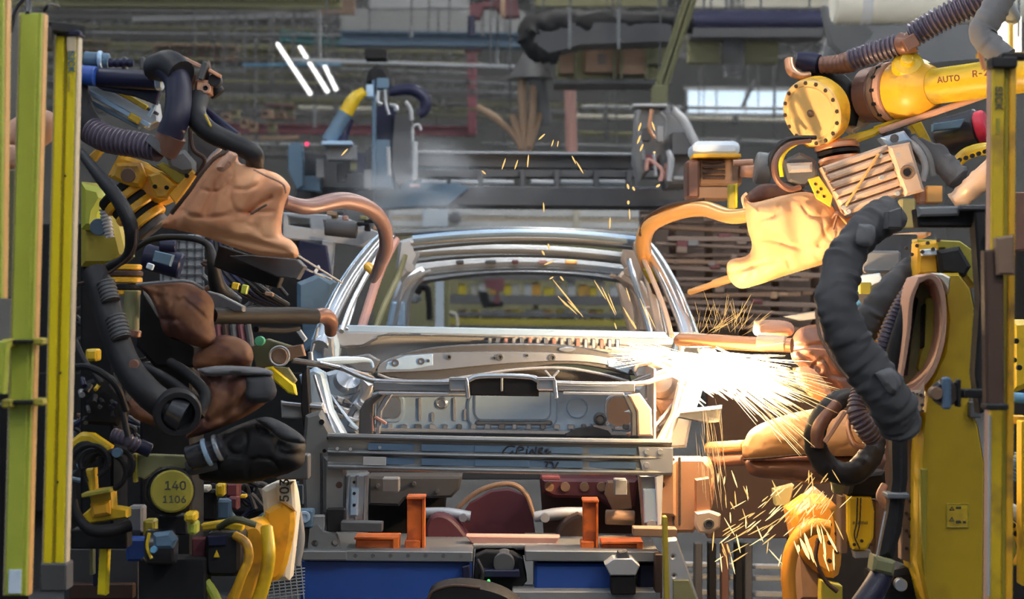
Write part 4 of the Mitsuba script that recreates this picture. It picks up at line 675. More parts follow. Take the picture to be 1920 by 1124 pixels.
for pts in ([(20, 60, 7, 4), (30, 20, 7, 4), (52, -10, 7, 4)], [(50, -10, 5.8, 6), (54, 10, 5.75, 6), (52, 26, 5.7, 5)], [(82, 22, 6, 3), (92, 8, 6, 3), (110, 12, 6.2, 3)]): solo('sensor_cable', {20: 'thin bent dark cable left of the top of the olive light curtain', 50: 'thick dark cable running into the top of the olive light curtain', 82: 'thin dark cable curving right from the olive light curtain top'}[pts[0][0]], 'cable', tube(pts, 8), 'rubber', group='cables at the top of the olive light curtain')
k = thing('tan_cover', 'pale tan leather cover glimpsed between the two left posts', 'cover'); part(k, 'upper_fold', puff([(4, 235), (60, 205), (104, 215), (106, 255), (60, 285), (4, 275)], 7.4, .06, 8, seed=2), 'leather_pink'); part(k, 'lower_fold', puff([(2, 270), (40, 276), (44, 310), (2, 315)], 7.3, .04, 8, seed=3), 'leather_pink')
# ---------------------------------------------------------------- upper left welding robot
r = thing('welding_robot', 'orange-yellow robot with ringed wrist and navy hoses at the upper left', 'robot')
def rp(*a, **k): return part(r, *a, **k)
fa = rp('forearm', plate([(150, 150), (205, 142), (290, 190), (296, 228), (270, 240), (150, 165)], 7.3, .12), 'alloy')
for a, b, w, mt in (((158, 168), (280, 236), 10, 'sheet_sky_tint'), ((176, 150), (296, 214), 6, 'dark_grey'), ((168, 190), (262, 240), 7, 'steel_blue'), ((160, 156), (205, 158), 8, 'sheet_dark')): part(fa, 'cable_rail', bar((*a, 7.26), (*b, 7.26), w, .04), mt)
part(fa, 'yellow_strip', bar((220, 170, 7.24), (276, 203, 7.24), 10, .03), 'yellow', label='bright yellow strip'); part(fa, 'yellow_tip', box(240, 215, 262, 228, 7.22, .04, 30), 'yellow'); part(fa, 'side_fin', bar((296, 188, 7.2), (278, 220, 7.2), 5, .03), 'sheet_sky_tint')
wb = rp('wrist_body', plate([(200, 330), (222, 288), (262, 300), (300, 320), (352, 315), (368, 335), (352, 352), (318, 372), (296, 382), (268, 372), (240, 350)], 7.2, .16, .015), 'amber')
part(wb, 'side_cover', plate([(216, 305), (262, 305), (272, 330), (262, 352), (228, 345), (206, 332)], 7.15, .06, .012), 'amber'); part(wb, 'axis_hole', disc(240, 329, 7.145, 14, .012, sides=24), 'brown'); part(wb, 'grey_housing', plate([(310, 292), (345, 280), (366, 304), (366, 322), (342, 326), (318, 316)], 7.12, .1, .012), 'mid_grey')
part(wb, 'toothed_block', plate([(276, 328), (300, 322), (330, 348), (312, 372), (292, 372)], 7.12, .06, .008), 'amber'); part(wb, 'olive_plate', plate([(292, 310), (304, 304), (358, 336), (352, 346), (330, 344)], 7.13, .05), 'moss_yellow'); part(wb, 'lower_plate', plate([(316, 366), (360, 318), (368, 328), (330, 384)], 7.1, .05), 'amber'); part(wb, 'small_lug', plate([(166, 292), (184, 274), (190, 284), (176, 302)], 7.2, .05), 'amber')
for x, y in ((290, 350), (312, 352), (350, 330)): part(wb, 'bolt', disc(x, y, 7.09, 4, .01), 'black')
A0, A1 = P(225, 352, 7.25), P(290, 432, 7.25); dv = (A1 - A0) / np.linalg.norm(A1 - A0); L = np.linalg.norm(A1 - A0)
for i, (s, rr_, mt) in enumerate([(0, 52, 'black'), (.14, 50, 'amber'), (.3, 44, 'black'), (.42, 46, 'amber'), (.58, 40, 'black'), (.68, 42, 'amber'), (.84, 34, 'dark_grey')]):
    rp('wrist_ring', lathe(A0 + dv * L * s, dv, [(0, m(rr_ - 3, 7.25)), (.006, m(rr_, 7.25)), (L * .13, m(rr_, 7.25)), (L * .16, m(rr_ - 4, 7.25))], 36), mt)
rp('base_arm', plate([(150, 340), (200, 345), (215, 400), (235, 480), (210, 500), (150, 500)], 7.7, .2, .02), 'moss_yellow'); rp('elbow_cover', plate([(150, 342), (188, 352), (196, 372), (180, 400), (176, 430), (150, 430)], 7.6, .1, .02), 'olive_yellow'); rp('blue_valve', disc(184, 426, 7.5, 16, .06), 'steel_blue'); rp('coil_stack', tube([(196, 392, 7.5, 11), (206, 446, 7.5, 9)], 14, 12, rib=(.012, .2)), 'light_grey')
rp('tool_flange', plate([(352, 240), (415, 268), (380, 330), (366, 340), (352, 290)], 7.15, .08), 'dark_grey'); rp('tool_frame', tube([(352, 240, 7.1, 4), (412, 272, 7.1, 4), (392, 300, 7.1, 4), (358, 370, 7.1, 4), (330, 395, 7.1, 4)], 8), 'alloy'); rp('maroon_hose', tube([(356, 240, 7.05, 4), (362, 280, 7.05, 4), (384, 300, 7.05, 4), (368, 330, 7.05, 4)], 8), 'dark_brown')
# hoses of the upper left robot
lh = 'hoses of the upper left robot'
k = thing('hose', 'thick navy pipe running level from the yellow post to the elbow', 'hose', lh); part(k, 'jacket', tube([(120, 140, 7.2, 17), (200, 146, 7.15, 18), (298, 152, 7.1, 18)], 20), 'navy'); part(k, 'collar', cyl((292, 148, 7.09), (306, 148, 7.09), 22), 'sheet_sky_tint'); part(k, 'blue_end', cyl((140, 140, 7.14), (180, 143, 7.13), 19), 'blue'); part(k, 'under_sheet', plate([(180, 162), (300, 168), (292, 196), (250, 180), (190, 168)], 7.15, .04), 'navy')
k = thing('hose_coupling', 'dark blue ribbed coupling on top of the navy pipe', 'coupling'); part(k, 'body', cyl((158, 110, 7.2), (205, 114, 7.2), 14), 'steel_blue'); part(k, 'ring', cyl((184, 112, 7.19), (192, 112, 7.19), 17), 'sheet_sky_tint'); part(k, 'tail', tube([(205, 118, 7.2, 9), (250, 118, 7.2, 9)], 14, rib=(.02, .15)), 'navy')
for x in (228, 262, 280): part(k, 'clip', box(x, 106, x + 8, 130, 7.2, .05), 'dark_grey')
k = thing('hose', 'fat navy-black hose bending down past the orange wrist', 'hose', lh); part(k, 'jacket', tube([(290, 132, 7.1, 22), (318, 130, 7.0, 26), (334, 160, 6.95, 25), (332, 215, 6.9, 25), (318, 255, 6.9, 26)], 22), 'navy_hose'); part(k, 'elbow_sleeve', tube([(292, 128, 7.08, 26), (318, 122, 7.0, 28), (340, 140, 6.95, 28)], 20), 'rubber'); part(k, 'brown_collar', tube([(326, 250, 6.9, 27), (306, 282, 6.92, 28)], 20), 'copper_dark'); part(k, 'end_ring', tube([(306, 270, 6.92, 30), (296, 282, 6.92, 30)], 20), 'dark_grey')
k = thing('ribbed_hose', 'navy ribbed hose running left below the orange wrist housing', 'hose', lh); part(k, 'corrugation', tube([(298, 280, 6.92, 24), (260, 272, 6.95, 25), (205, 262, 7.0, 26), (172, 246, 7.05, 26)], 24, 10, rib=(.017, .2)), 'ribbed'); part(k, 'tail', tube([(176, 250, 7.05, 26), (150, 215, 7.1, 30), (130, 150, 7.2, 30)], 18), 'black')
k = thing('hose', 'black hose curving down from the tan coupling to the leather cover', 'hose', lh); part(k, 'jacket', tube([(372, 182, 7.0, 20), (366, 215, 6.95, 21), (390, 245, 6.9, 20), (435, 268, 6.9, 19), (474, 288, 6.9, 19), (478, 318, 6.95, 16)], 20), 'rubber'); part(k, 'navy_sleeve', tube([(385, 210, 7.05, 10), (420, 238, 7.0, 10), (446, 256, 6.98, 8)], 12), 'navy'); part(k, 'yellow_mark', bar((384, 214, 6.86), (396, 238, 6.86), 3.5, .01), 'yellow')
k = thing('tan_coupling', 'tan bolted coupling above the black hose', 'coupling'); part(k, 'block', plate([(366, 150), (394, 150), (394, 176), (372, 182), (364, 172)], 7.0, .08, .008), 'copper'); part(k, 'bore_ring', lathe(P(386, 166, 6.99), -FW, [(0, m(10, 7)), (.015, m(9, 7)), (.015, m(5, 7)), (.0, m(4, 7))]), 'leather_pink'); part(k, 'bore', disc(386, 166, 6.985, 4.5, .01), 'black'); part(k, 'stem', bar((352, 176, 7.02), (366, 140, 7.02), 8, .04), 'copper_dark'); part(k, 'fin', plate([(382, 116), (390, 112), (396, 150), (380, 148)], 7.02, .05), 'dark_brown'); part(k, 'lever', bar((376, 150, 6.98), (386, 116, 6.98), 10, .04), 'dark_grey')
k = thing('balance_bar', 'pale cream bar slanting above the tan coupling', 'bar'); part(k, 'upper_bar', bar((330, 103, 7.0), (380, 127, 7.0), 8, .04), 'leather_pink'); part(k, 'lower_bar', bar((392, 132, 7.0), (414, 144, 7.0), 7, .04), 'copper')
k = thing('black_valve', 'black valve body right of the tan coupling', 'valve'); part(k, 'body', cyl((396, 160, 7.1), (410, 178, 7.1), 15), 'black'); part(k, 'cap', disc(402, 150, 7.0, 12, .05), 'rubber')
# upper left cover, electrodes
k = thing('leather_cover', 'large tan leather cover over the upper left weld gun', 'cover')
part(k, 'jacket', puff([(428, 284), (444, 290), (450, 306), (484, 314), (520, 326), (542, 346), (543, 360), (532, 390), (528, 438), (545, 450), (558, 466), (556, 484), (520, 482), (488, 480), (455, 470), (420, 458), (370, 440), (322, 430), (302, 424), (318, 402), (350, 366), (380, 322), (404, 296)], lambda x, y: 6.9 + .0006 * (540 - x), 0.11, 4, .02, [((392, 300), (330, 420), 10, .03), ((430, 310), (395, 400), 9, .025), ((470, 400), (512, 372), 4, .02), ((500, 330), (470, 410), 12, .02), ((400, 440), (540, 470), 8, .02)], 1), 'leather', 60)
part(k, 'hem', tube([(430, 284, 6.86, 4), (404, 296, 6.85, 4), (380, 322, 6.84, 4), (352, 362, 6.85, 4), (322, 400, 6.9, 4)], 8), 'dark_brown'); part(k, 'tie_cord', tube([(476, 318, 6.84, 2), (500, 330, 6.8, 2), (530, 345, 6.82, 2), (536, 362, 6.84, 2)], 6), 'leather_pink'); part(k, 'crease_tear', bar((470, 402, 6.76), (500, 384, 6.77), 4, .012), 'dark_brown'); part(k, 'top_flap', puff([(430, 283), (446, 292), (420, 322), (404, 312)], 6.82, .02, 6, seed=4), 'leather_pink')
k = thing('weld_gun_body', 'black weld gun block under the tip of the tan leather cover', 'weld gun'); part(k, 'block', plate([(470, 478), (556, 486), (570, 500), (556, 524), (520, 520), (430, 480)], 7.0, .12), 'dark_grey'); part(k, 'arm', plate([(410, 460), (470, 480), (530, 512), (520, 540), (470, 528), (400, 500)], 7.15, .1), 'black')
for a, b in (((556, 478), (640, 530)), ((556, 498), (620, 524)), ((590, 512), (598, 500))): part(k, 'electrode_rod', bar((*a, 7.1), (*b, 7.5), 3.5, .012), 'alloy')
k = thing('welding_electrode', 'dull copper electrode arm arching from the left cover to the windscreen pillar', 'electrode'); part(k, 'tube', tube([(530, 378, 7.2, 14), (575, 388, 7.3, 15), (640, 376, 7.5, 16), (690, 390, 7.7, 15), (718, 420, 7.9, 14), (724, 460, 8.1, 13), (716, 486, 8.3, 12)], 18), 'mauve_copper'); part(k, 'tip', tube([(716, 484, 8.3, 11), (706, 512, 8.5, 10), (700, 524, 8.6, 8)], 14), 'mauve_copper'); part(k, 'yellow_sleeve', cyl((690, 500, 8.7), (704, 512, 8.6), 9), 'amber')
# grey fixture frame between left robots and the car
k = thing('welding_jig', 'grey slotted fixture frame behind the left electrode arm', 'frame'); part(k, 'upper_plate', plate([(530, 398), (640, 404), (720, 440), (720, 470), (620, 456), (530, 448)], 10.5, .1, .006, holes=[[(540, 406), (580, 412), (582, 428), (540, 422)], [(606, 414), (660, 424), (664, 442), (608, 440)]]), 'light_grey'); part(k, 'column', plate([(604, 450), (626, 454), (618, 560), (596, 560)], 10.4, .1), 'alloy'); part(k, 'lower_plate', plate([(530, 446), (604, 456), (604, 500), (530, 490)], 10.6, .1, holes=[[(560, 462), (596, 466), (594, 490), (562, 486)]]), 'dark_grey'); part(k, 'cylinder', cyl((610, 426, 10.3), (670, 432, 10.3), 16), 'dark_grey')
rng = random.Random(11)
for i in range(12): x, y = rng.uniform(612, 700), rng.uniform(392, 432); part(k, 'clamp_piece', box(x, y, x + rng.uniform(10, 26), y + rng.uniform(6, 14), 10.2 + rng.uniform(0, .2), .06, rng.uniform(-8, 8)), rng.choice(['tan_cable', 'dark_grey', 'brown', 'olive', 'black', 'rose']))
k = thing('blue_gun', 'dusty blue weld gun body left of the windscreen pillar', 'weld gun'); part(k, 'body', plate([(556, 530), (600, 512), (628, 530), (622, 580), (590, 600), (556, 590)], 9.8, .2, .02), 'steel_blue'); part(k, 'lower_body', plate([(566, 596), (600, 590), (596, 640), (570, 660)], 9.6, .15), 'steel_blue'); part(k, 'navy_plate', plate([(560, 450), (610, 460), (620, 520), (556, 526)], 10, .1), 'navy')
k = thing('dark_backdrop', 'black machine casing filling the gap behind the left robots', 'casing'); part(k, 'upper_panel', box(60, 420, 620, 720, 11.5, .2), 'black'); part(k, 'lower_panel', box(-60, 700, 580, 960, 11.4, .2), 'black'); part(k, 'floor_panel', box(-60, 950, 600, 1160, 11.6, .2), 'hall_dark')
# equipment between covers 1 and 2
k = thing('mesh_window', 'small white gridded panel between the two upper left covers', 'panel'); part(k, 'pane', box(300, 440, 382, 540, 10.8, .02), 'light_grey'); 
for i in range(6): part(k, 'mesh_bar', box(304 + i * 15, 440, 306 + i * 15, 540, 10.78, .02), 'dark_grey'); part(k, 'mesh_bar', box(300, 450 + i * 16, 382, 452 + i * 16, 10.77, .02), 'dark_grey')
k = thing('navy_motor', 'navy motor with blue highlights below the tan leather cover', 'motor'); part(k, 'body', cyl((270, 480, 8.4), (340, 500, 8.4), 24), 'navy'); part(k, 'cap', cyl((300, 460, 8.35), (330, 462, 8.35), 12), 'navy'); part(k, 'blue_face', plate([(290, 470), (325, 478), (318, 500), (285, 490)], 8.2, .04), 'steel_blue'); part(k, 'label_plate', box(274, 494, 288, 506, 8.18, .02, 20), 'glass')
k = thing('hose', 'black hose looping over the gridded panel', 'hose', lh); part(k, 'jacket', tube([(250, 470, 8.0, 5), (290, 448, 7.95, 6), (350, 446, 7.9, 6), (390, 460, 7.9, 7), (400, 500, 7.9, 12), (410, 540, 7.95, 16), (440, 570, 8, 18)], 14), 'rubber')
k = thing('cable_bundle', 'navy cable bundle in shadow right of the gridded panel', 'cables')
for i in range(5): part(k, 'cable', tube([(396 + i * 8, 452, 8.6, 5), (404 + i * 10, 500, 8.55, 6), (440 + i * 14, 545, 8.5, 6), (500 + i * 10, 572, 8.6, 5)], 8), ['navy', 'rubber', 'navy', 'black', 'rubber'][i])
for x, y, w, h, mt, lab in ((424, 498, 24, 10, 'sky_blue', 'pale blue plug glinting in shadow below the tan cover'), (434, 530, 14, 14, 'yellow', 'left yellow connector in the shadow below the tan cover'), (452, 534, 12, 18, 'olive_yellow', 'right olive connector in the shadow below the tan cover'), (496, 548, 16, 8, 'brown', 'brown connector near the dark horn')):
    k = thing('connector', lab, 'connector'); part(k, 'plug', box(x, y, x + w, y + h, 8.3, .04, 12), mt); part(k, 'sleeve', box(x - 5, y + 2, x, y + h - 2, 8.31, .03, 12), 'black')
# ---------------------------------------------------------------- middle left robot
rp('pedestal', box(150, 480, 212, 1420, 7.75, .3, 0, .01), 'black')
r = thing('welding_robot', 'dark middle left robot with orange banded wrist and brown cover behind', 'robot')
for i, (y, w, mt) in enumerate([(496, 30, 'amber'), (508, 32, 'dark_brown'), (520, 31, 'amber'), (533, 30, 'black'), (543, 28, 'amber')]): rp('wrist_ring', lathe(P(236, y, 7.2), -UP, [(0, m(w - 3, 7.2)), (.004, m(w, 7.2)), (.016, m(w, 7.2)), (.02, m(w - 3, 7.2))], 32), mt)
rp('tool_cylinder', cyl((248, 545, 7.15), (246, 622, 7.15), 15), 'olive'); rp('tool_flange', cyl((248, 618, 7.15), (246, 632, 7.15), 18), 'copper_dark'); rp('gun_frame', plate([(266, 540), (300, 590), (370, 650), (370, 690), (290, 690), (255, 650)], 7.4, .15, .012), 'black')
k = thing('leather_cover', 'dark brown leather cover on the middle left weld gun', 'cover'); part(k, 'jacket', puff([(256, 534), (300, 529), (352, 528), (380, 542), (400, 566), (400, 600), (404, 640), (380, 652), (350, 644), (310, 628), (296, 590), (280, 556)], 7.1, .09, 4, .016, [((300, 550), (330, 640), 10, .02), ((300, 598), (340, 600), 4, .01)], 6), 'leather_dark', 60); part(k, 'lower_jacket', puff([(380, 640), (420, 628), (460, 640), (474, 660), (468, 684), (420, 692), (370, 696), (362, 670)], 7.15, .07, 7, .014, seed=7), 'leather_dark', 60); part(k, 'edge_hem', tube([(256, 534, 7.06, 3), (300, 530, 7.04, 3), (352, 528, 7.04, 3), (382, 542, 7.06, 3)], 8), 'mid_grey')
k = thing('welding_electrode', 'straight dark electrode arm reaching the lower windscreen pillar', 'electrode'); part(k, 'tube', tube([(395, 592, 7.2, 15), (480, 592, 7.5, 16), (560, 592, 7.8, 16), (590, 594, 7.95, 15)], 18), 'black'); part(k, 'copper_tip', tube([(580, 596, 7.9, 12), (606, 592, 8.0, 15), (620, 604, 8.05, 14), (620, 624, 8.1, 11)], 16), 'copper_dark'); part(k, 'lower_arm', tube([(480, 618, 7.5, 6), (530, 620, 7.7, 6), (560, 616, 7.8, 5)], 10), 'black'); part(k, 'shoulder', plate([(388, 546), (410, 552), (455, 575), (455, 585), (395, 582)], 7.3, .08), 'mid_grey')
k = thing('hose', 'heavy black ribbed hose running down the left side in front of the robots', 'hose', lh); part(k, 'jacket', tube([(176, 510, 6.8, 24), (196, 560, 6.75, 26), (212, 620, 6.7, 26), (240, 690, 6.65, 27), (280, 740, 6.6, 28), (330, 776, 6.6, 28)], 22, 10), 'rubber'); part(k, 'rib_band', tube([(198, 530, 6.72, 18), (208, 565, 6.7, 18)], 18, rib=(.012, .12)), 'dark_grey'); part(k, 'rib_band', tube([(216, 595, 6.66, 20), (228, 635, 6.64, 20)], 18, rib=(.012, .12)), 'dark_grey'); part(k, 'clamp', disc(250, 684, 6.6, 9, .05), 'copper_dark'); part(k, 'end_cap', tube([(318, 768, 6.58, 30), (345, 782, 6.58, 32)], 20), 'black_gloss')
k = thing('hose', 'thin black hose looping round the upper left robot base', 'hose', lh); part(k, 'jacket', tube([(150, 285, 6.9, 8), (190, 335, 6.8, 12), (225, 380, 6.75, 14), (246, 430, 6.75, 14), (240, 478, 6.8, 10), (205, 500, 6.85, 8), (160, 520, 6.9, 7)], 14), 'rubber'); part(k, 'red_cable', tube([(256, 430, 6.72, 3), (252, 466, 6.72, 3), (232, 492, 6.75, 3), (190, 520, 6.8, 3), (140, 535, 6.9, 3)], 6), 'dark_brown')
rp('pedestal', box(262, 680, 360, 1400, 7.6, .3, 0, .01), 'black')
# ---------------------------------------------------------------- lower left guns
k = thing('leather_cover', 'brown and grey leather cover on the lower left weld gun', 'cover'); part(k, 'jacket', puff([(372, 694), (430, 688), (500, 692), (514, 720), (516, 742), (470, 776), (420, 800), (372, 818), (348, 820), (372, 780), (384, 740)], 6.95, .1, 4, .016, [((400, 790), (500, 730), 9, .02), ((440, 700), (420, 780), 12, .02)], 9), 'leather_dark', 60); part(k, 'grey_top', puff([(368, 692), (420, 686), (500, 692), (508, 706), (440, 704), (390, 706)], 6.86, .03, 6, .006, seed=10), 'grey_cloth', 60); part(k, 'black_side', puff([(462, 706), (506, 704), (518, 740), (496, 756), (462, 748)], 6.86, .03, 6, .006, seed=12), 'black_cloth', 60); part(k, 'rear_flap', puff([(240, 752), (262, 745), (320, 790), (300, 800), (250, 784)], 7.1, .05, 7, seed=13), 'leather_dark')
k = thing('hose_nozzle', 'big black round hose end pointing at the camera at lower left', 'hose'); part(k, 'ring', lathe(P(330, 770, 6.6), ax(.3, -.2, -1), [(0, m(44, 6.6)), (.03, m(46, 6.6)), (.05, m(42, 6.6)), (.05, m(32, 6.6)), (.01, m(30, 6.6))], 36), 'rubber'); part(k, 'core', disc(326, 766, 6.57, 26, .05, (.3, -.2, -1)), 'dark_grey'); part(k, 'cable', tube([(320, 680, 6.9, 9), (350, 700, 6.8, 10), (385, 740, 6.75, 12), (372, 780, 6.7, 11)], 12), 'black'); part(k, 'cable', tube([(272, 688, 6.9, 8), (320, 715, 6.8, 9), (365, 750, 6.72, 10)], 12), 'rubber')
k = thing('black_gun_cover', 'black cloth cover over the lower left weld gun below the brown cover', 'cover'); part(k, 'jacket', puff([(400, 820), (440, 800), (490, 784), (520, 790), (545, 812), (570, 828), (572, 850), (560, 880), (470, 906), (400, 904), (372, 890)], 7.0, .11, 4, .02, seed=14), 'black', 60); part(k, 'grey_flap', puff([(476, 786), (510, 784), (560, 812), (572, 832), (530, 826), (505, 806)], 6.9, .03, 6, .01, seed=15), 'black_cloth', 60)
part(k, 'side_block', box(518, 854, 578, 900, 7.3, .1), 'dark_grey')
k = thing('chrome_cylinder', 'dark chromed cylinder left of the black cloth cover', 'cylinder'); part(k, 'barrel', cyl((352, 862, 6.9), (420, 836, 6.9), 24), 'black_gloss'); part(k, 'ring', cyl((384, 850, 6.89), (392, 847, 6.89), 27), 'sheet_sky_tint'); part(k, 'ring', cyl((404, 842, 6.89), (412, 839, 6.89), 26), 'sheet'); part(k, 'piston', cyl((350, 880, 6.92), (408, 868, 6.92), 14), 'dark_grey')
k = thing('round_sign', 'round black-rimmed yellow sign with hand-painted numbers at lower left', 'sign'); part(k, 'rim', lathe(P(318, 922, 6.8), ax(.1, .05, -1), [(-.06, m(40, 6.8)), (-.02, m(47, 6.8)), (.0, m(47, 6.8)), (.012, m(43, 6.8)), (.004, m(40, 6.8))], 44), 'rubber'); part(k, 'face', disc(322, 922, 6.775, 40, .02, (.1, .05, -1), 44), 'moss_yellow'); part(k, 'top_number', letters('140', 16, 329, 911, 6.74), 'black_letter', False); part(k, 'bottom_number', letters('1106', 13, 327, 937, 6.74), 'black_letter', False); part(k, 'bracket', plate([(248, 852), (354, 856), (352, 880), (300, 878), (270, 900), (262, 896), (250, 900)], 7.0, .05), 'olive'); part(k, 'bracket_bar', box(249, 852, 256, 906, 6.98, .04), 'moss_yellow')
# lower left robot base
r = thing('welding_robot', 'yellow robot base with black motor and numbered cream arm at lower left', 'robot')
rp('number_panel', plate([(490, 918), (512, 908), (545, 902), (552, 930), (556, 960), (542, 1090), (500, 1090), (498, 1010)], 7.4, .15, .015), 'cream'); rp('panel_cap', plate([(516, 908), (550, 904), (554, 960), (522, 940)], 7.36, .06, .01), 'cream')
rp('panel_number', letters('503', 17, 533, 920, 7.355, -90), 'black_letter', False); rp('amber_joint', plate([(496, 960), (520, 946), (548, 952), (550, 1000), (530, 1080), (500, 1080)], 7.37, .1, .015, smooth_n=3), 'amber')
rp('arm_housing', plate([(440, 990), (480, 980), (500, 1000), (506, 1040), (490, 1090), (470, 1140), (420, 1140), (440, 1090), (452, 1040)], 7.2, .2, .02, smooth_n=3), 'amber'); rp('arm_shell', tube([(500, 990, 7.15, 12), (504, 1040, 7.1, 13), (496, 1090, 7.1, 13), (480, 1140, 7.1, 13)], 16), 'yellow'); rp('motor', plate(rrect(384, 1000, 450, 1082, 14), 7.0, .2, .012), 'black'); rp('motor_plate', plate([(388, 1006), (425, 1004), (424, 1024), (390, 1026)], 6.99, .02), 'navy'); rp('motor_ring', tube([(440, 1004, 7.0, 8), (462, 1020, 6.98, 9), (466, 1050, 6.98, 9), (452, 1084, 6.98, 9), (440, 1120, 7, 9)], 14), 'amber')
rp('warning_mark', plate([(400, 1046), (406, 1032), (412, 1046)], 6.985, .004, .001), 'yellow'); rp('red_plate', box(360, 1010, 386, 1062, 7.05, .05), 'maroon'); rp('top_beam', plate([(376, 985), (420, 978), (456, 985), (452, 1000), (420, 992), (380, 996)], 7.1, .08), 'yellow'); rp('green_hose', tube([(410, 990, 7.05, 6), (440, 975, 7.0, 7), (480, 985, 7.0, 6)], 10), 'olive_dark'); rp('green_loop', tube([(386, 1090, 7, 8), (398, 1110, 7, 10), (410, 1135, 7, 10)], 10), 'olive_yellow')
rp('ribbed_shell', tube([(556, 960, 7.6, 10), (560, 1010, 7.6, 12), (552, 1060, 7.6, 12)], 14), 'mid_grey')
k = thing('wire_basket', 'grey wire mesh at the foot of the cream numbered arm', 'mesh')
for i in range(9): part(k, 'wire', bar((476 + i * 11, 1070 - i * 2, 7.8), (482 + i * 11, 1124, 7.8), 1.8, .006), 'light_grey'); part(k, 'wire', bar((474, 1078 + i * 6, 7.8), (572, 1066 + i * 6, 7.8), 1.8, .006), 'light_grey')
k = thing('control_unit', 'black round control unit under the yellow sign', 'machine'); part(k, 'drum', cyl((275, 1026, 6.9), (330, 1026, 6.9), 34), 'black_gloss'); part(k, 'blue_cap', plate([(286, 1002), (318, 998), (330, 1014), (322, 1030), (288, 1030)], 6.72, .05, .01), 'steel_blue'); part(k, 'stand', box(260, 1050, 384, 1160, 6.95, .15), 'black'); part(k, 'neck', box(296, 968, 350, 1004, 6.9, .1), 'black'); part(k, 'yellow_rim', tube([(280, 1000, 6.72, 3), (276, 1026, 6.72, 3), (284, 1048, 6.72, 3)], 8), 'yellow'); part(k, 'blue_tap', disc(287, 1032, 6.7, 6, .03), 'sky_blue')
# yellow bracket machine beside the post
k = thing('clamp_station', 'yellow clamp bracket with black cable loops beside the yellow post', 'machine'); part(k, 'hook_arm', plate([(132, 826), (150, 812), (172, 814), (208, 838), (204, 852), (176, 842), (160, 834), (134, 848)], 7.0, .06, .01), 'yellow'); part(k, 'upright', plate([(156, 882), (174, 880), (176, 920), (210, 916), (212, 952), (238, 956), (238, 972), (160, 984), (152, 968), (170, 952), (166, 920)], 6.95, .08, .01), 'yellow'); part(k, 'shelf', bar((158, 928, 6.93), (212, 918, 6.93), 8, .1), 'moss_yellow'); part(k, 'amber_face', plate([(168, 946), (204, 940), (206, 966), (172, 972)], 6.92, .05, .01), 'amber'); part(k, 'base_arch', tube([(134, 910, 6.9, 7), (142, 960, 6.88, 9), (166, 992, 6.86, 11), (200, 996, 6.86, 12), (244, 986, 6.9, 11)], 14), 'black'); part(k, 'black_base', box(132, 994, 238, 1030, 6.95, .1), 'black'); part(k, 'blue_knob', disc(218, 850, 6.9, 9, .04), 'steel_blue')
for i, (cx, cy, rr_) in enumerate(((170, 866, 34), (176, 868, 26), (196, 886, 40), (220, 872, 30), (160, 850, 20))): part(k, 'cable_loop', tube([(cx + rr_ * math.cos(a), cy + rr_ * .9 * math.sin(a), 6.9 + .02 * i, 5) for a in np.linspace(2.6, 7.4, 9)], 10), 'rubber' if i % 2 else 'black')
k = thing('control_unit', 'black valve block with small blue and yellow fittings left of the big hose end', 'machine'); part(k, 'block', plate([(150, 720), (190, 704), (226, 716), (240, 760), (220, 800), (160, 796)], 7.1, .12, .012), 'black')
rng = random.Random(21)
for i in range(16): x, y = rng.uniform(152, 226), rng.uniform(702, 790); part(k, 'fitting', cyl((x, y, 7.06), (x + rng.uniform(-10, 10), y + rng.uniform(6, 14), 7.03), rng.uniform(3, 7), 12), ['dark_grey', 'black', 'mid_grey', 'rubber', 'navy', 'black', 'dark_grey', 'yellow'][i % 8])
for pts in ([(130, 690, 6.9, 7), (170, 690, 6.85, 7), (215, 720, 6.85, 7), (236, 770, 6.9, 7)], [(140, 640, 7, 6), (160, 680, 6.95, 6), (190, 720, 6.9, 6)], [(240, 700, 6.9, 6), (230, 760, 6.9, 6), (240, 820, 6.9, 6)]): part(k, 'cable', tube(pts, 10), 'rubber')
k = thing('ribbed_hose', 'short purple ribbed hose above the yellow round sign', 'hose', lh); part(k, 'corrugation', tube([(214, 816, 6.95, 14), (240, 826, 6.93, 14), (262, 838, 6.95, 13)], 16, rib=(.014, .2)), 'ribbed'); part(k, 'sleeve', cyl((260, 836, 6.95), (282, 846, 6.96), 14), 'navy')
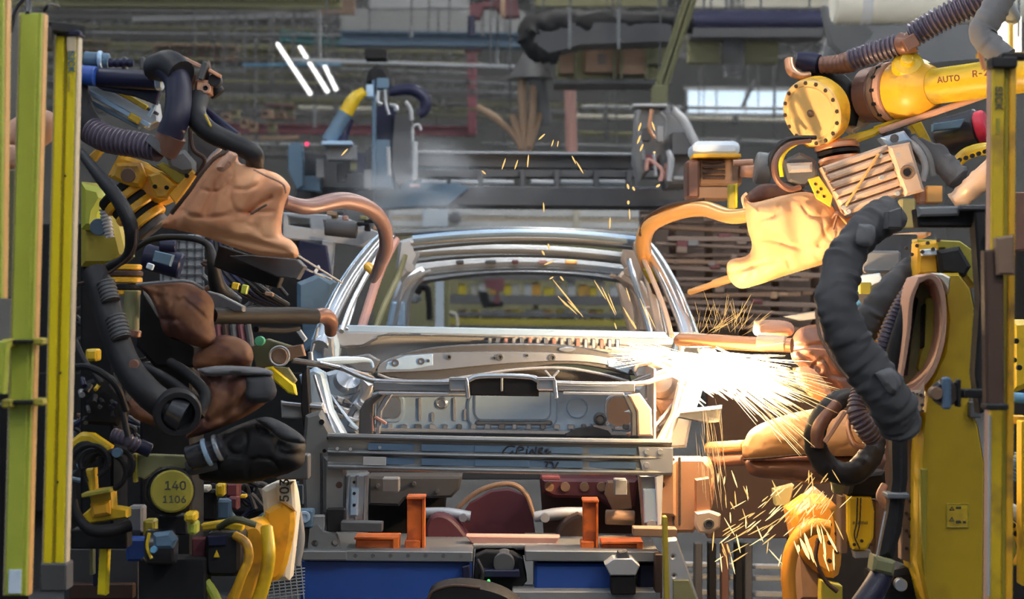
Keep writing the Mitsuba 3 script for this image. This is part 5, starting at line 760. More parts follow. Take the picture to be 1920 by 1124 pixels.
for x0, y0, x1, y1, d, mt, nm, lab in ((160, 655, 182, 678, 7.2, 'yellow', 'warning_plate', 'small yellow plate left of the heavy black hose'), (236, 1010, 276, 1054, 7.3, 'blue', 'blue_box', 'blue box left of the round black control unit'), (404, 938, 432, 976, 8.4, 'steel_blue', 'blue_box', 'blue box behind the round yellow sign'), (422, 906, 448, 934, 8.5, 'maroon', 'red_box', 'dull red box below the black cloth cover'), (428, 932, 446, 958, 8.45, 'maroon', 'red_box', 'small red box beside the blue box'), (548, 906, 572, 950, 8.3, 'steel_blue', 'blue_box', 'blue box behind the cream numbered arm'), (366, 912, 392, 924, 8.3, 'cream', 'tag', 'cream tag right of the round yellow sign'), (404, 908, 420, 932, 8.3, 'yellow', 'tag', 'yellow tag below the black cloth cover'), (372, 920, 406, 978, 8.35, 'black', 'black_box', 'black box right of the round yellow sign'), (345, 962, 366, 980, 6.7, 'yellow', 'yellow_plug', 'yellow plug at the lower right of the round sign'), (268, 976, 290, 1008, 7.1, 'moss_yellow', 'yellow_plug', 'dull yellow fitting left of the round control unit'), (240, 950, 268, 1000, 7.4, 'mid_grey', 'grey_box', 'grey box beside the round yellow sign'), (352, 980, 368, 1004, 6.75, 'olive_yellow', 'tag', 'olive strip under the round sign')):
    k = thing(nm, lab, nm.split('_')[-1]); part(k, 'case', box(x0, y0, x1, y1, d, .08, 0, .006), mt); part(k, 'rim', box(x0 + 3, y0 + 3, x1 - 3, y1 - 3, d - .008, .02, 0, .004), mt)
k = thing('yellow_post', 'short bright yellow guard post at the bottom left', 'post'); part(k, 'shaft', plate([(186, 1026), (202, 1026), (198, 1118), (182, 1116)], 7.0, .06, .004), 'lime_yellow'); part(k, 'back_rail', box(168, 1020, 174, 1080, 7.1, .05), 'olive'); part(k, 'blue_rail', box(174, 1024, 186, 1100, 7.2, .05), 'navy')
k = thing('floor_box', 'dark control cabinet at the bottom left corner behind the posts', 'cabinet'); part(k, 'body', box(120, 1030, 260, 1180, 7.5, .2), 'hall_dark'); part(k, 'left_body', box(-40, 760, 30, 1180, 7.6, .2), 'black'); part(k, 'ridge', box(130, 1096, 250, 1124, 7.45, .06), 'dark_brown')
k = thing('green_clamp', 'lime-yellow clamp arm with green and brown joints beside the left fender', 'clamp'); part(k, 'blade', plate([(496, 690), (510, 688), (552, 722), (556, 742), (540, 738), (500, 702)], 8.0, .05, .006), 'lime_yellow'); part(k, 'glass_face', plate([(512, 688), (540, 690), (556, 714), (550, 722), (530, 708)], 8.02, .04), 'olive'); part(k, 'joint', disc(524, 668, 7.95, 15, .06), 'brown'); part(k, 'joint_ring', tube([(508, 668 + 16 * math.sin(a), 7.95, 2.5) if False else (524 + 18 * math.cos(a), 668 + 18 * math.sin(a), 7.93, 2.5) for a in np.linspace(0, 6.28, 14)], 6), 'alloy'); part(k, 'green_knob', disc(486, 640, 8.0, 9, .05), 'green'); part(k, 'white_tag', plate([(552, 618), (562, 616), (576, 636), (570, 642)], 8.0, .02), 'glass'); part(k, 'body', plate([(470, 650), (500, 636), (545, 650), (556, 668), (520, 690), (480, 690)], 8.1, .1), 'olive_dark'); part(k, 'brown_lug', plate([(530, 652), (566, 646), (572, 668), (540, 674)], 8.05, .05), 'brown')
k = thing('dark_pipes', 'maroon pipes in shadow behind the brown middle cover', 'pipes')
for i in range(5): part(k, 'pipe', tube([(408 + i * 14, 610, 8.3, 7), (410 + i * 15, 650, 8.28, 7), (404 + i * 15, 690, 8.3, 7)], 10), ['maroon', 'dark_brown', 'dark_grey', 'maroon', 'dark_grey'][i])
# cable harnesses in the shadow between the left robots
for n, (x0, y0, x1, y1, lab) in enumerate(((140, 560, 300, 720, 'dark tangled cable harness behind the heavy black hose at the left'), (380, 470, 560, 600, 'dark tangled cable harness between the tan cover and the dark electrode arm'), (130, 780, 300, 900, 'dark tangled cable harness above the yellow clamp bracket'), (360, 900, 500, 1000, 'dark tangled cable harness right of the round yellow sign'))):
    k = thing('cable_harness', lab, 'cables', 'cable harnesses in the shadow at the left'); rg = random.Random(40 + n)
    for i in range(14):
        x, y = rg.uniform(x0, x1), rg.uniform(y0, y1); q = [(x, y, 8.8 + .03 * i, rg.uniform(3, 6))]
        for _ in range(4): q.append((min(max(q[-1][0] + rg.uniform(-50, 50), x0), x1), min(max(q[-1][1] + rg.uniform(-40, 40), y0), y1), 8.8 + .03 * i, q[0][3]))
        part(k, 'cable', tube(q, 8, 6), ['rubber', 'dark_grey', 'navy', 'black', 'steel_blue', 'rubber', 'dark_brown'][i % 7])
    for i in range(6): x, y = rg.uniform(x0, x1), rg.uniform(y0, y1); part(k, 'plug', box(x, y, x + rg.uniform(7, 14), y + rg.uniform(5, 10), 8.72, .05, rg.uniform(-40, 40)), ['yellow', 'sky_blue', 'mid_grey', 'olive_yellow', 'dark_grey', 'light_grey'][i])
# ---------------------------------------------------------------- upper right welding robot
DZ = 1.5
r = thing('welding_robot', 'large golden-yellow robot wrist with bolted face plate at the upper right', 'robot')
def rp(*a, **k): return part(r, *a, **k)
FP = ax(-.64, -.30, -.70)
o = P(1522, 212, 7.15)
rp('face_housing', lathe(o + FP * -.10, FP, [(0, m(56, 7.15)), (.03, m(64, 7.15)), (.085, m(65, 7.15)), (.10, m(62, 7.15))], 52), 'amber')
fc = rp('face_plate', lathe(o + FP * -.002, FP, [(0, m(64, 7.15)), (.006, m(62, 7.15)), (.008, m(54, 7.15)), (.004, m(52, 7.15)), (.004, m(51, 7.15)), (.008, m(49, 7.15))], 52), 'golden')
ua = np.cross(FP, UP); ua /= np.linalg.norm(ua); va = np.cross(ua, FP)
for i in range(16):
    g = 2 * math.pi * i / 16; q = o + (ua * math.cos(g) + va * math.sin(g)) * m(58, 7.15)
    part(fc, 'bolt', lathe(q, FP, [(0, .0085), (.009, .0085), (.011, .0065)], 6), 'dark_brown')
part(fc, 'centre_bolt', lathe(o + FP * .005, FP, [(0, .016), (.006, .016), (.006, .010), (.014, .009), (.016, .006)], 16), 'brown')
rp('black_shroud', tube([(1500, 150, 7.35, 16), (1540, 144, 7.35, 22), (1575, 165, 7.35, 24), (1590, 200, 7.35, 22), (1588, 235, 7.35, 18)], 18), 'black')
rp('neck', plate([(1500, 262), (1548, 268), (1572, 240), (1578, 262), (1606, 258), (1600, 272), (1520, 274)], 7.2, .1, .015), 'amber'); rp('neck_arm', plate([(1572, 262), (1590, 254), (1640, 240), (1672, 225), (1680, 232), (1640, 256), (1600, 270)], 7.22, .06, .01), 'yellow')
rp('flange_ring', lathe(P(1568, 268, 7.25), ax(.12, -1, -.1), [(0, m(38, 7.25)), (.01, m(42, 7.25)), (.025, m(42, 7.25)), (.03, m(40, 7.25))], 40), 'copper'); rp('black_ring', lathe(P(1572, 284, 7.25), ax(.12, -1, -.1), [(0, m(40, 7.25)), (.014, m(40, 7.25))], 40), 'black'); rp('lower_ring', lathe(P(1576, 296, 7.25), ax(.12, -1, -.1), [(0, m(41, 7.25)), (.014, m(44, 7.25)), (.03, m(42, 7.25))], 40), 'copper')
rp('wrist_block', plate([(1580, 175), (1600, 160), (1640, 150), (1660, 165), (1658, 200), (1640, 206), (1604, 206), (1585, 195)], 7.4, .2, .02), 'amber'); rp('pale_bracket', plate([(1590, 215), (1630, 205), (1640, 228), (1600, 250), (1586, 240)], 7.35, .1, .012), 'pale_edge'); rp('olive_bracket', plate([(1552, 145), (1582, 150), (1590, 190), (1570, 185)], 7.45, .1), 'olive_yellow')
AX = P(1860, 148, 6.9) - P(1640, 178, 7.35); LX = np.linalg.norm(AX); AX = AX / LX; o2 = P(1622, 180, 7.36); R_ = lambda v: m(v, 7.2)
rp('wrist_drum', lathe(o2, AX, [(0, R_(40)), (.02, R_(52)), (.09, R_(54)), (.10, R_(50))], 44), 'copper_dark'); rp('dark_flange', lathe(o2 + AX * .10, AX, [(0, R_(54)), (.012, R_(58)), (.03, R_(58)), (.035, R_(54))], 44), 'brown'); rp('pale_flange', lathe(o2 + AX * .137, AX, [(0, R_(56)), (.004, R_(58)), (.03, R_(58)), (.036, R_(52))], 44), 'leather_pink')
rp('golden_drum', lathe(o2 + AX * .175, AX, [(0, R_(54)), (.01, R_(56)), (.09, R_(57)), (.13, R_(54)), (.17, R_(42)), (.19, R_(35))], 44), 'amber'); rp('forearm', lathe(o2 + AX * .35, AX, [(0, R_(36)), (.02, R_(33)), (.3, R_(33)), (.9, R_(34))], 44), 'yellow')
for i in range(14):
    g = 2 * math.pi * i / 14; uu = np.cross(AX, UP); uu /= np.linalg.norm(uu); vv = np.cross(uu, AX); q = o2 + AX * .13 + (uu * math.cos(g) + vv * math.sin(g)) * R_(57); rp('flange_bolt', lathe(q, AX, [(0, .007), (.02, .007)], 8), 'black')
rp('side_knob', lathe(P(1702, 122, 7.1), ax(-.2, .5, -1), [(-.05, R_(30)), (.0, R_(30)), (.02, R_(25)), (.03, R_(14)), (.05, R_(12)), (.055, R_(8))], 30), 'yellow')
part(r + '__forearm', 'faded_lettering', letters('AUTO', 11, 1778, 148, 6.66, -6), 'red_letter', False); part(r + '__forearm', 'model_lettering', letters('R-2', 12, 1838, 137, 6.58, -6), 'red_letter', False)
rp('forearm_cable_tray', plate([(1700, 130), (1740, 118), (1850, 108), (1860, 120), (1740, 132)], 7.1, .08), 'dark_grey'); rp('pipe_below', cyl((1650, 246, 7.2), (1850, 178, 6.95), 6), 'leather_pink'); rp('pipe_below', cyl((1640, 242, 7.25), (1720, 212, 7.15), 5), 'yellow'); rp('cable_run', tube([(1690, 236, 7.25, 4), (1740, 218, 7.2, 5), (1800, 192, 7.1, 5)], 8), 'brown')
# ribbed dress hoses
rh = 'ribbed hoses over the upper right robot'
k = thing('ribbed_hose', 'lower ribbed hose over the bolted face plate', 'hose', rh); part(k, 'corrugation', tube([(1596, 112, 7.2, 20), (1640, 98, 7.15, 21), (1686, 84, 7.1, 22)], 24, 10, rib=(.019, .22)), 'ribbed'); part(k, 'cuff', tube([(1540, 122, 7.28, 16), (1575, 120, 7.24, 19), (1600, 114, 7.2, 21)], 18, rib=(.02, .08)), 'copper_dark'); part(k, 'navy_sleeve', tube([(1492, 112, 7.3, 14), (1515, 116, 7.3, 19), (1535, 120, 7.28, 18)], 18), 'navy'); part(k, 'ring', tube([(1480, 112, 7.3, 10), (1484, 132, 7.28, 10), (1500, 142, 7.27, 8), (1520, 140, 7.27, 6)], 12), 'copper'); part(k, 'clamp', tube([(1684, 80, 7.1, 20), (1700, 84, 7.08, 21), (1712, 78, 7.07, 22)], 18), 'copper_dark')
k = thing('ribbed_hose', 'upper ribbed hose running off the top edge at the right', 'hose', rh); part(k, 'corrugation', tube([(1712, 66, 7.1, 24), (1760, 38, 7.05, 25), (1820, 8, 7, 26), (1880, -24, 6.95, 26)], 24, 10, rib=(.02, .22)), 'ribbed'); part(k, 'clamp', box(1695, 66, 1722, 92, 7.0, .05, -30), 'copper_dark')
k = thing('wrapped_hose', 'crumpled grey cloth-wrapped hose above the right light curtain', 'hose'); part(k, 'wrap', tube([(1880, -10, 6.6, 26), (1858, 30, 6.6, 28), (1842, 62, 6.6, 27), (1860, 88, 6.58, 25), (1890, 110, 6.55, 22)], 22, 14, wob=.012, seed=3), 'grey_cloth', 60); part(k, 'inner_pipe', tube([(1830, 70, 6.7, 5), (1838, 100, 6.7, 5), (1846, 130, 6.7, 5)], 8), 'copper'); part(k, 'sleeve', tube([(1870, -10, 6.65, 20), (1890, 20, 6.7, 18), (1900, 34, 6.75, 14)], 14), 'light_grey')
# transformer and gun of the upper right robot
k = thing('weld_transformer', 'finned pale metal weld transformer below the bolted face plate', 'transformer'); TR = -19
c0 = (1632, 330)
def rot(x, y, a=TR, c=c0): g = math.radians(a); return (c[0] + x * math.cos(g) - y * math.sin(g), c[1] + x * math.sin(g) + y * math.cos(g))
def rpoly(p): return [rot(*q) for q in p]
part(k, 'body', plate(rpoly([(-78, -45), (50, -45), (50, 55), (-70, 55)]), 7.1, .16, .008), 'alloy_warm_lit')
for i in range(6): part(k, 'fin', plate(rpoly([(-80 + i * 2, -46 + i * 17), (50, -46 + i * 17), (50, -33 + i * 17), (-78 + i * 2, -33 + i * 17)]), 7.06, .06, .008), 'alloy_warm_lit')
part(k, 'end_block', plate(rpoly([(50, -42), (92, -36), (88, 60), (50, 58)]), 7.03, .17, .012), 'alloy_warm_lit'); x, y = rot(68, 16); part(k, 'bore', lathe(P(x, y, 7.03), -FW, [(0, m(14, 7)), (.006, m(13, 7)), (.006, m(9, 7)), (-.0, m(8, 7))], 24), 'brown'); part(k, 'bore_core', disc(x, y, 7.025, 7, .006), 'black')
for a, b in ((-66, 40), (-60, 50), (30, -30), (38, 48), (20, 10), (62, -20)): x, y = rot(a, b); part(k, 'bolt', disc(x, y, 7.03, 4.5, .03), 'light_grey')
part(k, 'top_clamp', plate(rpoly([(42, -62), (88, -60), (96, -36), (50, -42)]), 7.08, .1, .01), 'sheet_sky_tint'); x, y = rot(66, -52); part(k, 'clamp_eye', disc(x, y, 7.07, 8, .015), 'dark_grey')
part(k, 'strap', bar((1586, 386, 7.02), (1648, 288, 7.02), 5, .01), 'orange_edge', label='thin orange strap'); part(k, 'olive_foot', box(1690, 372, 1718, 428, 6.9, .08, 0, .006), 'olive'); part(k, 'perforated_plate', plate([(1516, 336), (1536, 330), (1562, 368), (1558, 388), (1532, 372)], 7.0, .03, .004, holes=[circ(1530, 345, 3, 10), circ(1540, 354, 3, 10), circ(1546, 368, 3, 10), circ(1534, 360, 3, 10)]), 'amber')
k = thing('cable_loop', 'red and lime cables bending in a loop left of the weld transformer', 'cables'); part(k, 'red_cable', tube([(1520, 264, 7.1, 4), (1480, 272, 7.05, 5), (1454, 300, 7.0, 6), (1456, 335, 7.0, 6), (1478, 354, 7.02, 6), (1500, 352, 7.05, 5)], 10), 'copper_dark'); part(k, 'lime_cable', tube([(1500, 266, 7.15, 3), (1475, 282, 7.12, 4), (1464, 305, 7.1, 4), (1466, 332, 7.1, 4)], 8), 'lime_yellow'); part(k, 'black_cable', tube([(1530, 258, 7.12, 4), (1476, 262, 7.08, 5), (1446, 292, 7.06, 5), (1448, 330, 7.05, 4)], 8), 'rubber'); part(k, 'plug_body', plate([(1470, 300), (1500, 285), (1530, 300), (1534, 330), (1510, 352), (1478, 340)], 7.2, .1, .012), 'dark_grey'); part(k, 'chrome_cap', plate([(1476, 306), (1524, 304), (1524, 322), (1480, 324)], 7.18, .04, .012), 'alloy')
k = thing('hose_bundle', 'grey twisted hose bundle right of the weld transformer', 'hoses')
for i, pts in enumerate(([(1664, 236, 7.3, 22), (1700, 268, 7.25, 26), (1760, 300, 7.2, 28), (1800, 340, 7.15, 26)], [(1700, 262, 7.15, 6), (1720, 280, 7.1, 7), (1735, 310, 7.1, 7), (1730, 340, 7.1, 6)], [(1712, 258, 7.16, 6), (1740, 290, 7.1, 6), (1750, 330, 7.1, 6)])): part(k, 'hose', tube(pts, 16, 10, wob=.03 if i == 0 else 0), ['grey_cloth', 'light_grey', 'mid_grey'][i], 60)
part(k, 'speckled_pipe', tube([(1790, 380, 7.0, 22), (1830, 345, 6.95, 24), (1880, 300, 6.9, 26)], 18, 8, wob=.02), 'alloy_warm_lit'); part(k, 'end_block', box(1720, 352, 1765, 382, 7.1, .1, 0, .01), 'leather_pink'); part(k, 'block_face', box(1738, 348, 1768, 380, 7.07, .04), 'orange_edge')
k = thing('robot_motor', 'dark robot motor with a red end cap behind the light curtain', 'motor'); part(k, 'drum', cyl((1760, 262, 7.9), (1838, 240, 7.8), 38), 'black_gloss'); part(k, 'red_cap', cyl((1832, 242, 7.78), (1852, 236, 7.76), 32), 'bright_red'); part(k, 'top_plate', plate([(1750, 232), (1810, 222), (1800, 240), (1750, 246)], 7.7, .05), 'steel_blue'); part(k, 'yellow_rim', tube([(1788, 312, 7.6, 11), (1810, 290, 7.6, 12), (1840, 280, 7.6, 12), (1870, 280, 7.6, 12)], 14), 'yellow'); part(k, 'yellow_arm', plate([(1706, 232), (1728, 228), (1760, 292), (1748, 296)], 7.6, .08), 'yellow')
rng = random.Random(2)
for i in range(5): part(k, 'rim_bolt', disc(1800 + i * 12, 300 - i * 4, 7.5, 4, .02), 'black')
# upper right leather cover
k = thing('leather_cover', 'bright tan leather cover hanging below the weld transformer', 'cover')
part(k, 'jacket', puff([(1395, 366), (1408, 380), (1440, 374), (1470, 366), (1510, 360), (1545, 372), (1568, 396), (1580, 410), (1640, 392), (1660, 392), (1640, 420), (1600, 452), (1570, 486), (1530, 500), (1470, 518), (1420, 535), (1386, 541), (1366, 520), (1366, 490), (1400, 480), (1410, 460), (1402, 430), (1398, 400)], lambda x, y: 7.2, .11, 4, .018, [((1365, 512), (1450, 488), 5, .02), ((1530, 460), (1568, 408), 6, .02), ((1480, 380), (1500, 480), 16, .02)], 31), 'leather_bright', 60)
part(k, 'collar', puff([(1396, 388), (1400, 366), (1430, 345), (1480, 350), (1540, 366), (1500, 376), (1440, 382)], 7.3, .05, 7, seed=32), 'leather_dark', 60); part(k, 'drawstring', tube([(1560, 410, 7.08, 3), (1570, 400, 7.06, 4), (1584, 410, 7.08, 3)], 8), 'copper_dark'); part(k, 'drawstring_end', tube([(1570, 402, 7.07, 2.5), (1562, 430, 7.09, 2.5)], 6), 'copper_dark'); part(k, 'drawstring_end', tube([(1573, 402, 7.07, 2), (1590, 425, 7.09, 2), (1594, 445, 7.1, 2)], 6), 'orange_edge'); part(k, 'tie', tube([(1396, 390, 7.2, 3), (1392, 372, 7.18, 3), (1400, 362, 7.18, 3)], 6), 'leather_pink')
part(k, 'right_flap', puff([(1650, 462), (1672, 440), (1745, 436), (1730, 448), (1690, 460), (1640, 472)], 7.5, .03, 7, seed=33), 'leather_bright')
k = thing('welding_electrode', 'glowing copper electrode arm arching onto the right windscreen pillar', 'electrode'); part(k, 'tube', tube([(1412, 402, 7.3, 14), (1370, 406, 7.45, 14), (1320, 392, 7.65, 15), (1270, 398, 7.8, 15), (1222, 420, 7.95, 15), (1206, 455, 8.1, 15), (1214, 500, 8.3, 13), (1224, 522, 8.4, 11)], 20, 10), 'copper_bright'); part(k, 'yellow_sleeve', cyl((1218, 500, 8.25), (1226, 524, 8.3), 13), 'yellow'); part(k, 'holder', cyl((1224, 522, 8.35), (1236, 556, 8.4), 10), 'dark_brown'); part(k, 'dark_tube', tube([(1200, 442, 8.0, 3), (1210, 414, 7.95, 4), (1250, 388, 7.8, 4), (1320, 374, 7.65, 3)], 8), 'dark_brown')
k = thing('electrode_rod', 'thin copper electrode rod pointing at the pillar below the bright cover', 'electrode'); part(k, 'rod', cyl((1388, 516, 7.3), (1294, 548, 7.9), 6), 'copper_bright'); part(k, 'sleeve', cyl((1390, 516, 7.28), (1340, 532, 7.6), 8), 'copper_bright')
DZ = 0.0
# background gun cluster between gantry and robot
k = thing('gear_motor', 'brown gear motor with pale blue lid left of the cable loop', 'motor'); part(k, 'case', box(1306, 292, 1392, 352, 9.5, .3, 0, .02), 'brown'); part(k, 'lid', plate(rrect(1300, 264, 1388, 292, 12), 9.45, .3, .02), 'glass'); part(k, 'side_block', box(1288, 300, 1312, 372, 9.45, .2, 0, .01), 'copper_dark'); part(k, 'yellow_bracket', box(1366, 346, 1380, 392, 9.2, .06), 'moss_yellow'); part(k, 'bright_edge', box(1379, 344, 1383, 390, 9.18, .06), 'lime_yellow'); part(k, 'shaft', cyl((1388, 320, 9.5), (1420, 322, 9.5), 12), 'leather_pink'); part(k, 'coupling', cyl((1416, 314, 9.4), (1446, 318, 9.4), 30), 'mid_grey'); part(k, 'collar', cyl((1440, 300, 9.35), (1452, 302, 9.35), 16), 'steel_blue'); part(k, 'pipe', cyl((1375, 306, 9.35), (1412, 304, 9.35), 6), 'leather_pink'); part(k, 'band', box(1300, 288, 1390, 296, 9.44, .2), 'amber'); part(k, 'base', box(1300, 350, 1372, 372, 9.5, .3), 'brown')
for i in range(4): part(k, 'cooling_rib', box(1318, 302 + i * 10, 1360, 306 + i * 10, 9.48, .1), 'dark_brown')
k = thing('hanging_gun', 'grey weld gun with cables hanging at the foot of the slanting beam', 'weld gun'); part(k, 'top_plate', box(1186, 194, 1252, 200, 13, .3), 'light_grey'); part(k, 'body', plate([(1196, 200), (1248, 200), (1290, 230), (1300, 290), (1290, 350), (1250, 352), (1236, 300), (1200, 340), (1190, 300)], 13.1, .4, .02), 'mid_grey'); part(k, 'hose', tube([(1262, 206, 12.9, 8), (1282, 226, 12.9, 9), (1300, 262, 12.9, 9), (1312, 278, 12.9, 9), (1340, 272, 12.9, 8)], 12), 'light_grey'); part(k, 'dark_block', box(1260, 248, 1300, 290, 12.9, .2), 'dark_grey')
for pts, mt in (([(1222, 205, 12.9, 4), (1218, 240, 12.9, 4), (1228, 260, 12.9, 4)], 'copper'), ([(1226, 284, 12.9, 3), (1230, 330, 12.9, 3)], 'light_grey'), ([(1252, 282, 12.9, 5), (1258, 300, 12.9, 7), (1254, 340, 12.9, 5)], 'light_grey'), ([(1238, 210, 12.9, 4), (1250, 230, 12.9, 3), (1246, 260, 12.9, 3)], 'mid_grey'), ([(1198, 206, 12.9, 5), (1196, 240, 12.9, 4), (1208, 300, 12.9, 4)], 'mid_grey'), ([(1212, 320, 12.9, 4), (1216, 300, 12.9, 4), (1240, 318, 12.9, 4), (1238, 340, 12.9, 4)], 'rose')): part(k, 'cable', tube(pts, 8), mt)
for x, y, w, h, mt in ((1206, 240, 14, 24, 'dark_grey'), (1232, 236, 12, 30, 'light_grey'), (1210, 290, 22, 20, 'maroon'), (1246, 306, 12, 30, 'rose'), (1262, 330, 30, 8, 'light_grey')): part(k, 'fitting', box(x, y, x + w, y + h, 12.95, .1), mt)
# dark transfer robot, upper left of centre
k = thing('transfer_robot', 'dusty dark-blue transfer robot with black head behind the gantry', 'robot')
part(k, 'head', plate([(684, 160), (690, 132), (706, 120), (722, 122), (734, 140), (734, 165), (710, 158)], 13.5, .25, .03), 'black'); part(k, 'head_cap', box(684, 92, 724, 110, 13.6, .2), 'black'); part(k, 'post', box(697, 150, 704, 352, 13.3, .12), 'steel_blue'); part(k, 'column', plate([(704, 262), (730, 262), (734, 352), (704, 352)], 13.35, .25), 'steel_blue'); part(k, 'clamp', box(686, 158, 700, 182, 13.2, .12), 'sheet_sky_tint'); part(k, 'valve_block', box(706, 146, 728, 166, 13.25, .12), 'steel_blue')
part(k, 'navy_body', plate([(704, 200), (738, 195), (750, 230), (744, 330), (730, 345), (706, 262)], 13.5, .25), 'navy'); part(k, 'grey_body', plate([(740, 214), (768, 212), (774, 240), (772, 330), (746, 350), (735, 320), (735, 280)], 13.4, .25), 'dark_grey'); part(k, 'navy_loop', tube([(730, 172, 13.3, 9), (770, 168, 13.3, 11), (796, 184, 13.3, 11), (796, 206, 13.3, 10), (784, 216, 13.3, 9)], 14), 'navy'); part(k, 'white_cylinder', cyl((778, 266, 13.2), (777, 338, 13.2), 6), 'light_grey'); part(k, 'hook', tube([(774, 268, 13.2, 3), (774, 240, 13.2, 3), (784, 234, 13.2, 3), (790, 244, 13.2, 3)], 8), 'light_grey'); part(k, 'rod', cyl((728, 276, 13.2), (730, 330, 13.2), 4), 'light_grey'); part(k, 'foot', box(768, 346, 786, 351, 13.15, .1), 'rose')
part(k, 'yellow_sleeve', tube([(684, 170, 13.2, 8), (664, 186, 13.2, 13), (648, 212, 13.2, 14)], 16), 'yellow'); part(k, 'blue_hose', tube([(648, 212, 13.2, 14), (632, 238, 13.2, 14), (616, 266, 13.2, 16)], 16), 'steel_blue'); part(k, 'navy_hose', tube([(656, 222, 13.25, 9), (644, 250, 13.25, 10), (640, 268, 13.2, 10)], 12), 'navy'); part(k, 'table', box(602, 264, 660, 272, 13.1, .2), 'sheet_sky_tint'); part(k, 'grey_motor', box(612, 272, 668, 300, 13.2, .2), 'mid_grey'); part(k, 'side_panel', plate([(540, 272), (556, 266), (566, 270), (568, 348), (556, 356), (540, 320)], 13.4, .15), 'steel_blue'); part(k, 'lower_body', plate([(560, 282), (612, 290), (670, 298), (698, 270), (700, 352), (570, 352)], 13.6, .2), 'dark_grey'); part(k, 'lower_blue', plate([(545, 330), (600, 330), (600, 360), (556, 356)], 13.45, .15), 'steel_blue')
kk = part(k, 'red_lamp', disc(575, 270, 13.0, 4, .02), 'bright_red'); scene[kk]['emitter'] = {'type': 'area', 'sampling_weight': 0.0, 'radiance': {'type': 'rgb', 'value': [1.4, .06, .2]}}
for x, y, mt in ((650, 300, 'black'), (662, 296, 'olive'), (640, 318, 'black'), (676, 300, 'navy'), (690, 330, 'mid_grey'), (600, 310, 'mid_grey')): part(k, 'fitting', box(x - 8, y - 12, x + 8, y + 24, 13.3, .1), mt)
for pts in ([(710, 170, 13.15, 3), (708, 190, 13.15, 4), (716, 196, 13.15, 4)], [(722, 168, 13.15, 3), (724, 196, 13.15, 3), (730, 215, 13.15, 3)], [(730, 196, 13.15, 3), (742, 200, 13.15, 5), (744, 208, 13.15, 5)], [(760, 190, 13.15, 4), (770, 205, 13.15, 4), (772, 226, 13.15, 4)]): part(k, 'cable', tube(pts, 8), ['light_grey', 'sheet_sky_tint', 'alloy', 'mid_grey'][int(pts[0][0]) % 4])
# ---------------------------------------------------------------- lower right big robot
r = thing('welding_robot', 'big yellow robot column with an oval opening at the right', 'robot')
rp('column', plate([(1742, 518), (1760, 512), (1800, 512), (1822, 540), (1830, 580), (1830, 700), (1820, 760), (1836, 800), (1848, 870), (1846, 1140), (1740, 1140), (1722, 1060), (1724, 860), (1730, 780), (1738, 730), (1770, 660), (1776, 600), (1768, 540)], 6.9, .3, .02), 'column_yellow')
ov = [(1722, 520), (1748, 514), (1766, 530), (1775, 575), (1772, 640), (1752, 700), (1720, 736), (1694, 744), (1684, 728), (1690, 690), (1700, 620), (1706, 560)]
inn = [(1724, 532), (1744, 524), (1758, 540), (1766, 580), (1763, 636), (1746, 690), (1718, 724), (1699, 730), (1693, 716), (1699, 680), (1708, 620), (1713, 565)]
ovs = cr(np.array(ov + ov[:1], float), 5)[:-1]; ins = cr(np.array(inn + inn[:1], float), 5)[:-1]
rp('opening_rim', plate(ovs, 6.8, .2, .003, holes=[ins]), 'leather_pink'); rp('opening_back', plate(cr(np.array(inn + inn[:1], float), 5)[:-1], 6.97, .03), 'olive'); rp('opening_liner', plate([(1736, 560), (1752, 556), (1764, 600), (1756, 660), (1730, 706), (1722, 690), (1732, 640)], 6.93, .04), 'moss_yellow', label='olive-yellow inner face'); rp('inner_slot', plate([(1730, 575), (1736, 570), (1734, 650), (1728, 655)], 6.92, .03), 'black'); rp('joint_casting', plate([(1684, 722), (1700, 734), (1722, 732), (1736, 716), (1734, 760), (1724, 786), (1706, 770), (1690, 745)], 6.78, .15, .015), 'alloy_warm_lit')
rr2 = random.Random(8)
for i in range(26): x, y = rr2.uniform(1692, 1732), rr2.uniform(736, 778); rp('spatter', disc(x, y, 6.775, rr2.uniform(1.5, 4), .006, sides=7), 'dark_brown' if i % 2 else 'leather_pink')
for i in range(22): 
    g = rr2.uniform(-1.9, .6); x, y = 1740 + 24 * math.cos(g), 566 + 34 * math.sin(g); rp('spatter', disc(x, y, 6.9, rr2.uniform(1.5, 4), .006, sides=7), 'brown' if i % 2 else 'leather_pink')
pl_ = rp('warning_plate', plate([(1775, 945), (1817, 945), (1817, 990), (1775, 990)], 6.895, .004, .001), 'yellow', label='yellow warning label with small triangles'); 
for a in ((1776, 945, 1816, 947), (1776, 988, 1816, 990), (1775, 945, 1777, 990), (1815, 945, 1817, 990)): part(pl_, 'border', box(*a, 6.892, .003, 0, .0005), 'moss_yellow')
for x, y in ((1780, 950), (1780, 970)): part(pl_, 'triangle', plate([(x, y + 8), (x + 5, y), (x + 10, y + 8)], 6.892, .003, .0005, holes=[[(x + 2.4, y + 6.8), (x + 5, y + 2.6), (x + 7.6, y + 6.8)]]), 'black_letter')
for a in ((1793, 951, 1802, 955), (1793, 977, 1802, 982), (1806, 978, 1811, 982)): part(pl_, 'mark', box(*a, 6.892, .003, 0, .0005), 'black_letter')
